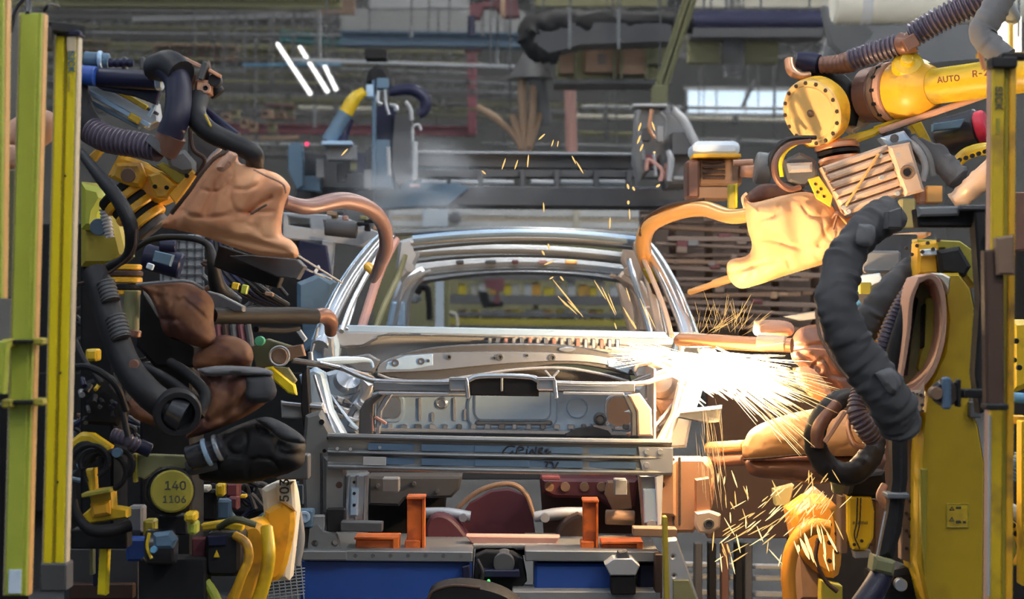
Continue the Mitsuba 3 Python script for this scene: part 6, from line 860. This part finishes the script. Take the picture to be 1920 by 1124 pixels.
rp('olive_window', box(1819, 754, 1840, 784, 6.86, .05, 0, .003), 'dark_grey'); rp('shoulder_bracket', plate([(1672, 806), (1696, 778), (1726, 772), (1726, 806)], 6.9, .08, .008), 'yellow'); rp('pale_cap', plate([(1746, 512), (1768, 512), (1784, 520), (1780, 552), (1766, 530)], 6.82, .12, .015), 'cream'); rp('head_mount', plate([(1722, 455), (1760, 450), (1762, 516), (1720, 516)], 7.0, .12, .01), 'amber'); rp('head_lamp_plate', plate([(1728, 468), (1756, 466), (1760, 478), (1730, 480)], 6.97, .03), 'glass'); rp('black_head', plate([(1758, 470), (1800, 462), (1822, 500), (1810, 520), (1764, 512)], 6.95, .12, .012), 'black'); rp('moss_cover', plate([(1720, 448), (1800, 452), (1826, 470), (1830, 540), (1800, 500), (1770, 466), (1722, 466)], 7.05, .1), 'moss_yellow')
for i in range(7): rp('bolt', disc(1700 + i * 10, 466 - i * 2.5 + (i % 2) * 14, 6.96, 3.5, .01), 'dark_brown')
rp('gold_block', plate([(1622, 622), (1650, 612), (1672, 630), (1660, 662), (1640, 658)], 7.2, .1, .012), 'amber'); rp('tail_edge', plate([(1726, 880), (1740, 880), (1736, 1080), (1728, 1000)], 6.88, .05), 'moss_yellow'); rp('rust_plate', plate([(1690, 810), (1726, 812), (1720, 1060), (1690, 1050)], 7.05, .06), 'brown')
for i in range(10): rp('rust_bolt', disc(1700 + (i % 3) * 7, 930 + i * 11, 7.04, 3, .01), 'dark_brown')
rp('base_casting', plate([(1640, 1080), (1700, 1066), (1736, 1080), (1740, 1140), (1640, 1140)], 7.1, .2, .02), 'black'); rp('chrome_cap', disc(1690, 1098, 7.05, 12, .04), 'sheet_bright')
# black cloth hoses
bh = 'black cloth-wrapped hoses of the big yellow robot'
k = thing('wrapped_hose', 'thick black cloth-wrapped hose curving in front of the oval opening', 'hose', bh); part(k, 'wrap', tube([(1672, 402, 6.7, 36), (1638, 420, 6.65, 38), (1600, 462, 6.6, 38), (1574, 520, 6.55, 40), (1570, 580, 6.5, 42), (1594, 646, 6.5, 44), (1632, 700, 6.5, 46), (1668, 752, 6.5, 46), (1690, 800, 6.55, 44)], 28, 14, wob=.02, seed=8), 'black_cloth', 60); part(k, 'edge_piping', tube([(1530, 580, 6.48, 3), (1538, 630, 6.46, 3), (1566, 680, 6.45, 3), (1590, 710, 6.45, 3)], 8), 'brown'); part(k, 'bent_flap', puff([(1640, 700), (1672, 690), (1690, 720), (1670, 740)], 6.42, .03, 7, .01, seed=41), 'grey_cloth', 60); part(k, 'grey_patch', puff([(1610, 420), (1640, 425), (1636, 460), (1606, 456)], 6.52, .02, 6, .008, seed=42), 'grey_cloth')
k = thing('wrapped_hose', 'second black cloth-wrapped hose behind the curving thick one', 'hose', bh); part(k, 'wrap', tube([(1740, 490, 7.2, 24), (1700, 510, 7.15, 27), (1664, 550, 7.1, 28), (1636, 590, 7.1, 28), (1610, 640, 7.1, 26)], 24, 14, wob=.02, seed=12), 'black_cloth', 60)
k = thing('ribbed_hose', 'dark ribbed hose passing left of the oval opening', 'hose', 'ribbed hoses left of the oval opening'); part(k, 'corrugation', tube([(1716, 530, 7.0, 14), (1690, 570, 6.98, 16), (1664, 630, 6.95, 18), (1650, 680, 6.95, 18)], 20, 10, rib=(.014, .2)), 'ribbed'); part(k, 'core_sleeve', tube([(1708, 560, 6.95, 14), (1690, 630, 6.9, 20), (1676, 700, 6.9, 26)], 16), 'black')
k = thing('cable', 'black strapped cable trunk hanging left of the yellow column', 'cable'); part(k, 'trunk', plate([(1674, 812), (1704, 814), (1704, 900), (1692, 1000), (1676, 1050), (1650, 1046), (1668, 960), (1676, 900)], 6.75, .08, .02), 'rubber'); part(k, 'upper_band', box(1664, 926, 1706, 936, 6.72, .1, 0, .004), 'mid_grey'); part(k, 'lower_band', plate([(1640, 1044), (1680, 1054), (1676, 1082), (1636, 1072)], 6.7, .1, .01), 'olive', label='wide olive band'); part(k, 'lower_hose', tube([(1656, 1074, 6.75, 22), (1636, 1110, 6.72, 24), (1610, 1150, 6.7, 26)], 18), 'navy_hose'); part(k, 'side_wire', tube([(1660, 960, 6.72, 1.6), (1652, 1000, 6.7, 1.6), (1644, 1044, 6.7, 1.6)], 6), 'light_grey')
# frame and knob in front of the column
k = thing('sensor_gantry', 'black angled sensor frame beside the right light curtain', 'frame'); part(k, 'top_bar', plate([(1718, 392), (1842, 388), (1842, 426), (1722, 426)], 6.5, .08, .006), 'black'); part(k, 'grey_face', plate([(1722, 388), (1802, 386), (1798, 404), (1724, 406)], 6.47, .04, .006), 'mid_grey'); part(k, 'left_cap', plate([(1666, 396), (1692, 388), (1692, 428), (1664, 428)], 6.5, .08), 'dark_grey'); part(k, 'upright', plate([(1826, 388), (1858, 384), (1856, 770), (1838, 776), (1828, 700), (1838, 560)], 6.45, .08, .006), 'black'); part(k, 'knob_arm', bar((1796, 738, 6.2), (1852, 738, 6.3), 16, .05), 'black'); part(k, 'blue_light_patch', box(1858, 424, 1864, 446, 6.4, .03), 'steel_blue'); part(k, 'speckled_cap', box(1800, 384, 1850, 394, 6.44, .05), 'dark_grey')
k = thing('adjusting_knob', 'black fluted adjusting knob with a bluish shine in front of the yellow column', 'knob'); part(k, 'barrel', lathe(P(1776, 738, 6.15), ax(.0, 0, -1), [(-.06, m(20, 6.1)), (-.05, m(26, 6.1)), (-.01, m(26, 6.1)), (.0, m(22, 6.1))], 10), 'black_gloss'); part(k, 'shaft_face', box(1769, 708, 1784, 768, 6.12, .04, 0, .006), 'beam_blue'); part(k, 'flute', disc(1757, 738, 6.13, 12, .05), 'brown'); part(k, 'collar', box(1796, 712, 1802, 764, 6.14, .05), 'black')
# right light curtain
k = thing('light_curtain_post', 'yellow light curtain post with black lettering at the right edge', 'light curtain'); 
for a, b, mt, dz, nm in ((0, 22, 'yellow', 0, 'front_face'), (22, 32, 'moss_yellow', .014, 'groove'), (32, 44, 'amber', .004, 'side_face'), (-4, 0, 'leather_pink', .02, 'rear_edge')): part(k, nm, plate([(1862 + a, 126), (1862 + b, 126), (1855 + b, 1140), (1855 + a, 1140)], 5.8 + dz, .05, .003), mt, False)
part(k, 'cap', box(1860, 106, 1908, 127, 5.78, .07), 'black'); part(k, 'cap_arm', box(1880, 98, 1930, 110, 5.82, .06), 'black'); part(k, 'lettering', letters('SICK', 13, 1873, 184, 5.796, 90), 'black_letter', False); part(k, 'mark_strip', box(1868, 222, 1874, 252, 5.796, .002, 0, .0005), 'moss_yellow'); part(k, 'lens', plate([(1855, 780), (1859, 780), (1857, 1120), (1853, 1120)], 5.79, .02, .002), 'light_grey')
k = thing('brown_cover_strip', 'dark red-brown protective strip on the middle of the right light curtain', 'strip'); part(k, 'strip', plate([(1846, 470), (1882, 466), (1884, 764), (1850, 768)], 5.7, .05, .006), 'dark_brown'); part(k, 'upper_patch', plate([(1868, 446), (1902, 440), (1904, 516), (1870, 516)], 5.68, .04, .006), 'brown'); part(k, 'collar', box(1850, 758, 1892, 770, 5.66, .08), 'black')
k = thing('welding_robot', 'slice of a yellow robot with round flange behind the right light curtain', 'robot'); part(k, 'yellow_casting', plate([(1896, 600), (1950, 600), (1950, 720), (1896, 740)], 7.6, .2, .02), 'yellow'); part(k, 'flange', tube([(1880, 950, 7.4, 12), (1910, 965, 7.4, 13), (1930, 1000, 7.4, 13), (1930, 1040, 7.4, 13)], 14), 'cream'); part(k, 'flange_ring', tube([(1880, 975, 7.35, 7), (1902, 990, 7.35, 8), (1915, 1030, 7.35, 8), (1905, 1060, 7.35, 8)], 12), 'amber'); part(k, 'hose', tube([(1895, 745, 7.5, 10), (1950, 750, 7.5, 11)], 14), 'sky_blue'); part(k, 'ribbed', tube([(1896, 900, 7.5, 16), (1915, 860, 7.5, 17), (1940, 830, 7.5, 17)], 16, rib=(.012, .15)), 'steel_blue'); part(k, 'yellow_rail', box(1916, 790, 1930, 1100, 7.2, .08), 'yellow'); part(k, 'black_back', box(1880, 400, 1960, 1140, 8.3, .1), 'black'); part(k, 'rust_panel', box(1888, 360, 1940, 470, 7.3, .05), 'copper_dark'); part(k, 'flange_back', plate([(1880, 1000), (1902, 1004), (1910, 1060), (1880, 1070)], 7.5, .05), 'moss_yellow'); part(k, 'strap', box(1900, 780, 1925, 796, 7.3, .06), 'amber')
for x, y in ((1906, 640), (1912, 690), (1902, 676), (1900, 986), (1906, 1002)): part(k, 'bolt', disc(x, y, 7.3, 5, .02), 'black')
# ---------------------------------------------------------------- right middle and lower guns
DZ = 0.55
k = thing('welding_electrode', 'tan electrode arm lying level over the weld flash', 'electrode'); part(k, 'tube', tube([(1268, 640, 7.5, 9), (1284, 637, 7.48, 13), (1340, 641, 7.42, 14), (1420, 646, 7.35, 14), (1485, 648, 7.3, 14)], 18), 'copper'); part(k, 'collar', cyl((1420, 643, 7.34), (1474, 645, 7.3), 15), 'alloy_warm_lit')
k = thing('leather_cover', 'creased brown leather cover behind the weld flash', 'cover'); part(k, 'jacket', puff([(1482, 640), (1500, 616), (1540, 610), (1575, 640), (1590, 700), (1600, 740), (1570, 748), (1530, 720), (1500, 690), (1484, 672)], 7.55, .09, 4, .02, [((1486, 650), (1530, 690), 7, .02)], 51), 'copper_dark', 60); part(k, 'lower_fold', puff([(1486, 690), (1520, 690), (1550, 720), (1566, 752), (1530, 750), (1496, 720)], 7.45, .06, 7, .018, seed=52), 'leather', 60); part(k, 'pale_patch', puff([(1414, 602), (1440, 600), (1480, 604), (1490, 620), (1476, 632), (1416, 630)], 7.6, .04, 7, .01, seed=53), 'leather_pink', 60); part(k, 'wire', tube([(1480, 660, 7.4, 1.5), (1520, 654, 7.4, 1.5), (1580, 660, 7.42, 1.5)], 6), 'leather_pink')
k = thing('dark_casing', 'grey and black machine casing seen through the loop of the black hoses', 'casing'); part(k, 'panel', box(1590, 440, 1720, 640, 7.9, .1), 'dark_grey'); part(k, 'grey_box', box(1622, 470, 1690, 512, 7.8, .08, 0, .01), 'mid_grey'); part(k, 'pale_plate', plate([(1584, 520), (1650, 512), (1656, 526), (1600, 552), (1584, 545)], 7.75, .05), 'glass'); part(k, 'yellow_tag', box(1612, 530, 1634, 552, 7.7, .03), 'moss_yellow'); part(k, 'blue_hose', cyl((1588, 582, 7.7), (1612, 566, 7.7), 7), 'sky_blue'); part(k, 'lower_panel', box(1326, 735, 1700, 1010, 9.2, .1), 'dark_brown'); part(k, 'plinth', box(1480, 1000, 1700, 1160, 9.2, .1), 'black'); part(k, 'grey_hook', plate([(1470, 594), (1540, 582), (1536, 598), (1500, 602)], 8.0, .05), 'mid_grey'); part(k, 'rivet', disc(1616, 496, 7.74, 5, .02), 'light_grey')  # lower panel is a dark backdrop added over the far floor
k = thing('leather_cover', 'two-tone tan leather cover on the lower right weld gun', 'cover'); part(k, 'jacket', puff([(1392, 836), (1408, 806), (1450, 786), (1510, 770), (1560, 766), (1620, 780), (1655, 800), (1656, 850), (1600, 856), (1500, 856), (1440, 862), (1396, 860)], 7.3, .1, 4, .012, [((1396, 862), (1560, 846), 5, .02)], 61), 'leather_bright', 60); part(k, 'lower_jacket', puff([(1394, 860), (1450, 858), (1540, 852), (1650, 846), (1656, 880), (1620, 892), (1540, 908), (1470, 900), (1410, 892)], 7.35, .08, 7, .014, seed=62), 'copper_dark', 60); part(k, 'seam', tube([(1394, 862, 7.2, 2), (1450, 858, 7.19, 2), (1510, 852, 7.19, 2)], 6), 'dark_brown')
k = thing('welding_electrode', 'short copper electrode arms sticking out of the lower right cover', 'electrode'); part(k, 'upper_tube', cyl((1330, 840, 7.9), (1400, 836, 7.4), 11), 'copper_bright'); part(k, 'lower_tube', cyl((1330, 866, 7.9), (1400, 862, 7.4), 11), 'copper_dark')
k = thing('hose', 'dark brown hose loop in front of the two-tone leather cover', 'hose'); part(k, 'jacket', tube([(1610, 745, 6.9, 18), (1570, 752, 6.85, 21), (1535, 790, 6.8, 22), (1530, 840, 6.8, 22), (1556, 878, 6.8, 23), (1600, 888, 6.8, 24), (1634, 850, 6.85, 24), (1640, 800, 6.9, 22)], 20, 10, wob=.01), 'rubber'); part(k, 'rust_side', tube([(1570, 758, 6.8, 12), (1536, 800, 6.76, 13), (1532, 840, 6.76, 12)], 14), 'copper_dark')
k = thing('ribbed_hose', 'brown ribbed hose drop inside the dark hose loop', 'hose', 'ribbed hoses left of the oval opening'); part(k, 'corrugation', tube([(1612, 735, 6.75, 17), (1606, 770, 6.72, 19), (1622, 800, 6.72, 22), (1640, 820, 6.75, 22)], 20, 10, rib=(.014, .15)), 'ribbed'); part(k, 'cuff', tube([(1596, 770, 6.74, 4), (1590, 800, 6.72, 5), (1600, 832, 6.7, 6), (1620, 838, 6.7, 6)], 10), 'copper'); part(k, 'strap', bar((1546, 830, 6.74), (1584, 772, 6.74), 9, .02), 'leather_pink')
k = thing('arm_bracket', 'black arm block at the lower right of the hose loop', 'bracket'); part(k, 'block', plate([(1600, 892), (1660, 884), (1662, 920), (1640, 936), (1590, 930)], 6.95, .12, .012), 'black'); part(k, 'chrome_link', tube([(1658, 910, 6.85, 7), (1650, 930, 6.83, 8), (1660, 950, 6.85, 7)], 12), 'leather_pink'); part(k, 'olive_link', plate([(1560, 906), (1586, 906), (1580, 930), (1564, 926)], 6.9, .05), 'olive')
k = thing('label_panel', 'yellow robot panel with dotted lettering low at the right', 'panel'); part(k, 'panel', plate([(1590, 932), (1634, 932), (1640, 960), (1638, 1010), (1626, 1032), (1600, 1032), (1590, 1000)], 6.95, .08, .008), 'spark_lit_yellow'); part(k, 'lettering', letters('R-2000i', 5, 1613, 981, 6.94), 'black_letter', False); part(k, 'groove', tube([(1608, 934, 6.94, 1.4), (1606, 980, 6.94, 1.4), (1602, 1005, 6.94, 1.4), (1612, 1030, 6.94, 1.4)], 6), 'dark_brown'); part(k, 'groove', tube([(1614, 934, 6.94, 1.2), (1612, 980, 6.94, 1.2), (1606, 1010, 6.94, 1.2)], 6), 'dark_brown'); part(k, 'frame_left', box(1576, 930, 1590, 1040, 7.0, .1), 'brown'); part(k, 'frame_right', box(1640, 940, 1650, 1040, 7.0, .1), 'brown'); part(k, 'silver_foot', plate([(1600, 1034), (1632, 1032), (1640, 1046), (1604, 1048)], 6.97, .06), 'alloy')
for x, y in ((1602, 1022), (1616, 1015), (1634, 1022)): part(k, 'screw', disc(x, y, 6.945, 3, .006), 'dark_brown')
DZ = 0.0
r = thing('welding_robot', 'blurred orange robot arm low down behind the falling sparks', 'robot'); rp('upper_arm', plate([(1480, 960), (1530, 930), (1570, 950), (1580, 1010), (1574, 1080), (1540, 1080), (1500, 1040)], 8.3, .2, .03, smooth_n=3), 'orange_robot'); rp('arm_ring', tube([(1482, 1140, 8.2, 13), (1478, 1070, 8.2, 14), (1490, 1020, 8.2, 15), (1520, 990, 8.2, 16), (1556, 990, 8.2, 14)], 16), 'orange_robot'); rp('brown_core', plate([(1490, 1030), (1520, 1020), (1540, 1060), (1548, 1130), (1496, 1130)], 8.35, .15, .02), 'brown'); rp('second_ring', tube([(1534, 1010, 8.15, 4), (1530, 1050, 8.15, 4), (1548, 1090, 8.15, 4), (1570, 1110, 8.15, 5)], 10), 'dark_brown'); rp('pale_link', plate([(1490, 950), (1530, 915), (1548, 930), (1520, 975)], 8.4, .1), 'leather_pink'); rp('olive_top', plate([(1452, 920), (1490, 910), (1480, 950), (1456, 950)], 8.5, .1), 'olive'); rp('foot', plate([(1540, 1090), (1580, 1100), (1580, 1140), (1540, 1140)], 8.25, .1), 'moss_yellow')
for i in range(5): rp('bolt', disc(1556 + (i % 2) * 14, 985 + i * 17, 8.2, 4, .02), 'dark_brown')
k = thing('floor_rails', 'grey rails and dark stands low behind the sparks', 'rails')
for y in (1058, 1080, 1110): part(k, 'rail', bar((1270, y, 10), (1480, y + 6, 10), 7, .08), 'light_grey')
for x, mt in ((1336, 'black'), (1360, 'copper_dark'), (1386, 'black'), (1404, 'dark_grey'), (1310, 'dark_grey')): part(k, 'stand', box(x - 7, 1020, x + 7, 1140, 9.8, .1), mt)
part(k, 'panel', box(1480, 1020, 1740, 1150, 10.4, .1), 'hall_dark')
k = thing('hanging_cover', 'brown leather flap below the right front of the car', 'cover'); part(k, 'flap', puff([(1302, 862), (1330, 858), (1340, 900), (1332, 960), (1304, 958)], 8.3, .04, 7, .01, seed=71), 'leather', 60)
# ---------------------------------------------------------------- weld arc, sparks, smoke
AX0 = P(1328, 667, 8.15)
arc = solo('weld_arc', 'blinding white weld arc at the right front wing of the car', 'weld arc', trimesh.creation.icosphere(3, .035), 'white', True)
scene[arc]['to_world'] = T().translate(AX0.tolist())
scene[arc]['emitter'] = {'type': 'area', 'sampling_weight': 10.0, 'radiance': {'type': 'rgb', 'value': ARC_POWER}}
def streak(a, b, rpx):
    A, B = P(*a), P(*b); L = np.linalg.norm(B - A); u = (B - A) / L; r = m(rpx, a[2])
    return lathe(A, u, [(0, r * .25), (L * .3, r), (L * .75, r * .9), (L, r * .2)], 5)
HOT, WARM = [1.9, 1.25, .5], [1.15, .64, .19]
def spark(lab, grp, a, b, rpx, col):
    k = solo('spark', lab, 'spark', streak(a, b, rpx), 'black', True, grp); scene[k]['emitter'] = {'type': 'area', 'sampling_weight': 0.0, 'radiance': {'type': 'rgb', 'value': col}}
rng = random.Random(77)
# lower right shower: long slanting streaks, then upright ones
G1 = 'slanting sparks of the lower right shower'
for i in range(78):
    t = rng.random(); x = 1345 + 215 * t + rng.gauss(0, 10); y = 1010 - 75 * t + rng.gauss(0, 26); L = rng.uniform(16, 46) * (1.1 - .4 * t); a = math.radians(rng.gauss(31, 7) + 22 * t)
    d = rng.uniform(7.2, 7.9); spark('glowing streak slanting through the spark shower below the two-tone cover', G1, (x, y, d), (x + L * math.cos(a), y - L * math.sin(a), d + rng.uniform(-.05, .05)), rng.uniform(.9, 1.5), WARM if rng.random() < .6 else HOT)
G2 = 'upright sparks of the lower right shower'
for i in range(44):
    x = rng.choice([rng.uniform(1335, 1400), rng.uniform(1490, 1575), rng.uniform(1340, 1580)]); y = rng.uniform(880, 1050); L = rng.uniform(16, 42); a = math.radians(rng.gauss(96, 10))
    if rng.random() < .25: a = math.radians(rng.uniform(112, 125))
    d = rng.uniform(7.2, 7.9); spark('short glowing streak falling almost straight in the lower right shower', G2, (x, y, d), (x - L * math.cos(a), y + L * math.sin(a), d), rng.uniform(.9, 1.6), WARM if rng.random() < .55 else HOT)
G3 = 'brightest falling sparks beside the orange robot'
for x, y, x2, y2, w in ((1500, 1010, 1518, 1050, 4), (1508, 1000, 1520, 1040, 3.5), (1516, 1020, 1526, 1056, 3), (1496, 1022, 1498, 1036, 3), (1532, 985, 1540, 1020, 3), (1544, 1010, 1548, 1050, 2.5), (1550, 1000, 1570, 1036, 2.5), (1562, 1030, 1564, 1070, 2)):
    spark('broad white-hot streak falling beside the blurred orange robot', G3, (x, y, 7.6), (x2, y2, 7.6), w, HOT)
G4 = 'fine sparks fanning up above the level electrode arm'
for i in range(56):
    a = math.radians(rng.uniform(28, 112)); r0 = rng.uniform(4, 40); L = rng.uniform(25, 78) * (1 if a < 1.2 else .8); cx = 1335 + rng.uniform(-30, 60); d = rng.uniform(7.75, 8.0)
    spark('fine spark trail rising above the level electrode arm', G4, (cx + r0 * math.cos(a), 632 - r0 * math.sin(a), d), (cx + (r0 + L) * math.cos(a), 632 - (r0 + L) * math.sin(a) + 5, d), rng.uniform(.35, .55), WARM)
G5 = 'long spark trails flying right and down from the weld arc'
for i in range(70):
    a = math.radians(rng.uniform(-5, -48)); r0 = rng.uniform(90, 170); L = rng.uniform(40, 110); d = rng.uniform(7.3, 7.8); x0, y0 = 1330 + r0 * math.cos(a), 676 - r0 * math.sin(a); x2, y2 = 1330 + (r0 + L) * math.cos(a), 676 - (r0 + L) * math.sin(a) + 8
    spark('long thin spark trail flying right and down from the weld arc', G5, (x0, y0, d), (x2, y2, d - .1), rng.uniform(.5, 1.0), HOT if rng.random() < .5 else WARM)
G6 = 'spark trails streaming down past the right front of the car'
for i in range(34):
    x = 1300 + rng.uniform(0, 52); y = rng.uniform(745, 880); L = rng.uniform(40, 110); spark('thin spark trail streaming down past the right front panel of the car', G6, (x, y, 7.75), (x + rng.uniform(2, 16), y + L, 7.72), rng.uniform(.35, .6), [1.1, .62, .24])
G7 = 'sparks flying inside the windscreen opening'
for x, y, x2, y2, w in ((1036, 524, 1094, 596, 1.6), (1046, 556, 1082, 590, 1.4), (1064, 565, 1092, 592, 1.4), (1046, 555, 1064, 576, 1.2), (1114, 526, 1136, 562, 1.3), (1128, 538, 1154, 592, 1.5), (1140, 550, 1156, 590, 1.2), (1168, 576, 1192, 618, 1.8), (1174, 540, 1182, 566, 1.3), (1184, 600, 1194, 618, 1.5), (1030, 524, 1038, 519, 1.5), (1050, 518, 1057, 527, 1.8), (1020, 497, 1038, 490, 1.6), (1200, 560, 1222, 618, 1.2), (1210, 576, 1230, 618, 1.1), (1152, 606, 1156, 618, 1.5), (1016, 470, 1021, 479, 2), (1028, 457, 1029, 468, 2)):
    spark('bright spark crossing the windscreen opening of the car', G7, (x, y, 8.6), (x2, y2, 8.6), w, WARM)
G8 = 'scattered sparks high above the car roof'
for x, y, x2, y2, w in ((903, 320, 911, 327, 1.6), (941, 318, 948, 297, 1.7), (965, 318, 971, 300, 1.7), (989, 314, 991, 290, 1.8), (1010, 262, 1022, 251, 1.8), (1034, 275, 1038, 262, 1.5), (1045, 276, 1047, 264, 1.3), (1072, 292, 1080, 308, 1.6), (1080, 302, 1094, 326, 1.6), (640, 292, 652, 279, 1.7), (1197, 246, 1202, 230, 2.4), (1195, 270, 1201, 254, 2.4), (1200, 284, 1206, 270, 2.4), (1222, 228, 1228, 246, 2), (1176, 345, 1179, 355, 2.4), (1186, 350, 1190, 358, 2.4), (1230, 351, 1238, 346, 2.4), (1019, 380, 1020, 398, 1.6), (1178, 376, 1178, 384, 2.6), (1144, 408, 1143, 430, 1.8), (1180, 392, 1181, 412, 1.4), (1226, 284, 1228, 288, 2.5)):
    spark('lone glowing spark in the air above the car roof', G8, (x, y, 8.3), (x2, y2, 8.3), w, WARM)
# the white-hot jet: far too many trails to count
js, jo = [], []
for i in range(520):
    a = math.radians(rng.gauss(-14, 9)); r0 = rng.uniform(0, 75); L = rng.uniform(30, 75); d = rng.uniform(7.55, 7.9) if i % 3 else rng.uniform(7.0, 7.5); cx, cy = 1284 + rng.gauss(0, 26), 676 + rng.gauss(0, 10)
    js.append(streak((cx + r0 * math.cos(a), cy - r0 * math.sin(a), d), (cx + (r0 + L) * math.cos(a), cy - (r0 + L) * math.sin(a) + 3, d), rng.uniform(1.2, 2.6)))
for i in range(330):
    a = math.radians(rng.gauss(-19, 11)); r0 = rng.uniform(40, 130); L = rng.uniform(30, 100); d = rng.uniform(6.9, 7.8)
    jo.append(streak((1310 + r0 * math.cos(a), 674 - r0 * math.sin(a), d), (1310 + (r0 + L) * math.cos(a), 676 - (r0 + L) * math.sin(a) + 4, d), rng.uniform(.35, .8)))
for i in range(60):
    a = math.radians(rng.gauss(178, 7)); r0 = rng.uniform(0, 60); L = rng.uniform(40, 110); d = rng.uniform(7.8, 7.95)
    jo.append(streak((1290 + r0 * math.cos(a), 664 - r0 * math.sin(a), d), (1290 + (r0 + L) * math.cos(a), 664 - (r0 + L) * math.sin(a), d), rng.uniform(.5, 1.3)))
k = solo('spark_jet', 'white-hot jet of countless fused spark trails around the weld arc', 'sparks', cat(js), 'black', True, kind='stuff')
scene[k]['emitter'] = {'type': 'area', 'sampling_weight': 4.0, 'radiance': {'type': 'rgb', 'value': JET_POWER}}
k = part(k, 'fringe', cat(jo), 'black', True); labels[k] = {'label': 'fringe of thinner spark trails', 'kind': 'stuff'}
scene[k]['emitter'] = {'type': 'area', 'sampling_weight': 0.0, 'radiance': {'type': 'rgb', 'value': [7, 4.6, 1.9]}}
# ---------------------------------------------------------------- hangers of what hangs from the roof
def extent(k):
    V = [np.asarray(mikit.meshkit.WRITTEN[s['filename']][0]) for q, s in scene.items() if (q == k or q.startswith(k + '__')) and s.get('type') == 'ply']
    V = np.vstack(V); return V.min(0), V.max(0)
HUNG = ('roof_purlin', 'roof_truss', 'roof_beam', 'crane_rail', 'conduit_pipe', 'red_beam', 'red_column', 'pink_pole', 'cable_tray', 'junction_box', 'ceiling_pipe', 'hanger_rod', 'black_duct', 'insulated_duct', 'conical_hood', 'cable_bundle', 'diagonal_beam',
        'navy_duct', 'insulation_panel', 'cable_drop', 'cream_duct', 'duct_support', 'green_pillar', 'roof_panel', 'skylight', 'suspended_hook', 'strip_lamp', 'brace_bar', 'beam_foot')
for k in [q for q in labels if '__' not in q]:
    base = k[:-4] if k[-3:].isdigit() else k
    if base not in HUNG: continue
    lo, hi = extent(k); y = (lo[1] + hi[1]) / 2
    if y < 13 or hi[2] > 7.9: continue
    w = hi[0] - lo[0]
    for f in ((.15, .85) if w > 1.2 and base not in ('red_column', 'diagonal_beam') else (.5,)):
        x = lo[0] + w * f
        part(k, 'hanger', sweep([[x, y, (lo[2] + hi[2]) / 2], [x, y, 8.02]], .008, 6), 'dark_grey')
# ---------------------------------------------------------------- haze in the far hall, smoke over the car
def medium_box(name, lab, c, half, medium):
    k = thing(name, lab, 'smoke' if 'smoke' in name else 'haze', kind='stuff')
    M = np.eye(4); M[:3, :3] = np.diag(half); M[:3, 3] = c
    scene[k] = {'type': 'cube', 'to_world': T(M), 'bsdf': {'type': 'null'}, 'interior': medium}
medium_box('hall_haze', 'thin grey haze filling the far part of the hall', (0, 28.2, 3.9), (8.8, 13.9, 3.85), {'type': 'homogeneous', 'albedo': {'type': 'rgb', 'value': [.95, .96, .97]}, 'sigma_t': .0065})
_g = np.stack(np.meshgrid(np.linspace(-1, 1, 24), np.linspace(-1, 1, 16), np.linspace(-1, 1, 40), indexing='ij'), -1)      # z, y, x
_n = meshkit.fbm(_g[..., ::-1] * [2.6, 1.5, 2.0] + [3, 1, 7], 4, 5)
_d = np.clip(_n * 2.2 - .75, 0, 1) * np.clip(1.25 - np.linalg.norm(_g, axis=-1) * 1.15, 0, 1)
_c = P(770, 345, 12.4)
_M = np.eye(4); _M[:3, :3] = np.diag([1.1, .8, .62]); _M[:3, 3] = _c + [-.55, -.4, -.31]
medium_box('weld_smoke', 'pale bluish weld smoke drifting over the left end of the car roof', _c, (.55, .4, .31), {'type': 'heterogeneous', 'albedo': {'type': 'rgb', 'value': [.9, .94, .99]}, 'scale': 3.6, 'sigma_t': {'type': 'gridvolume', 'grid': mi.VolumeGrid(_d.astype(np.float32)[..., None]), 'to_world': T(_M), 'use_grid_bbox': False}})
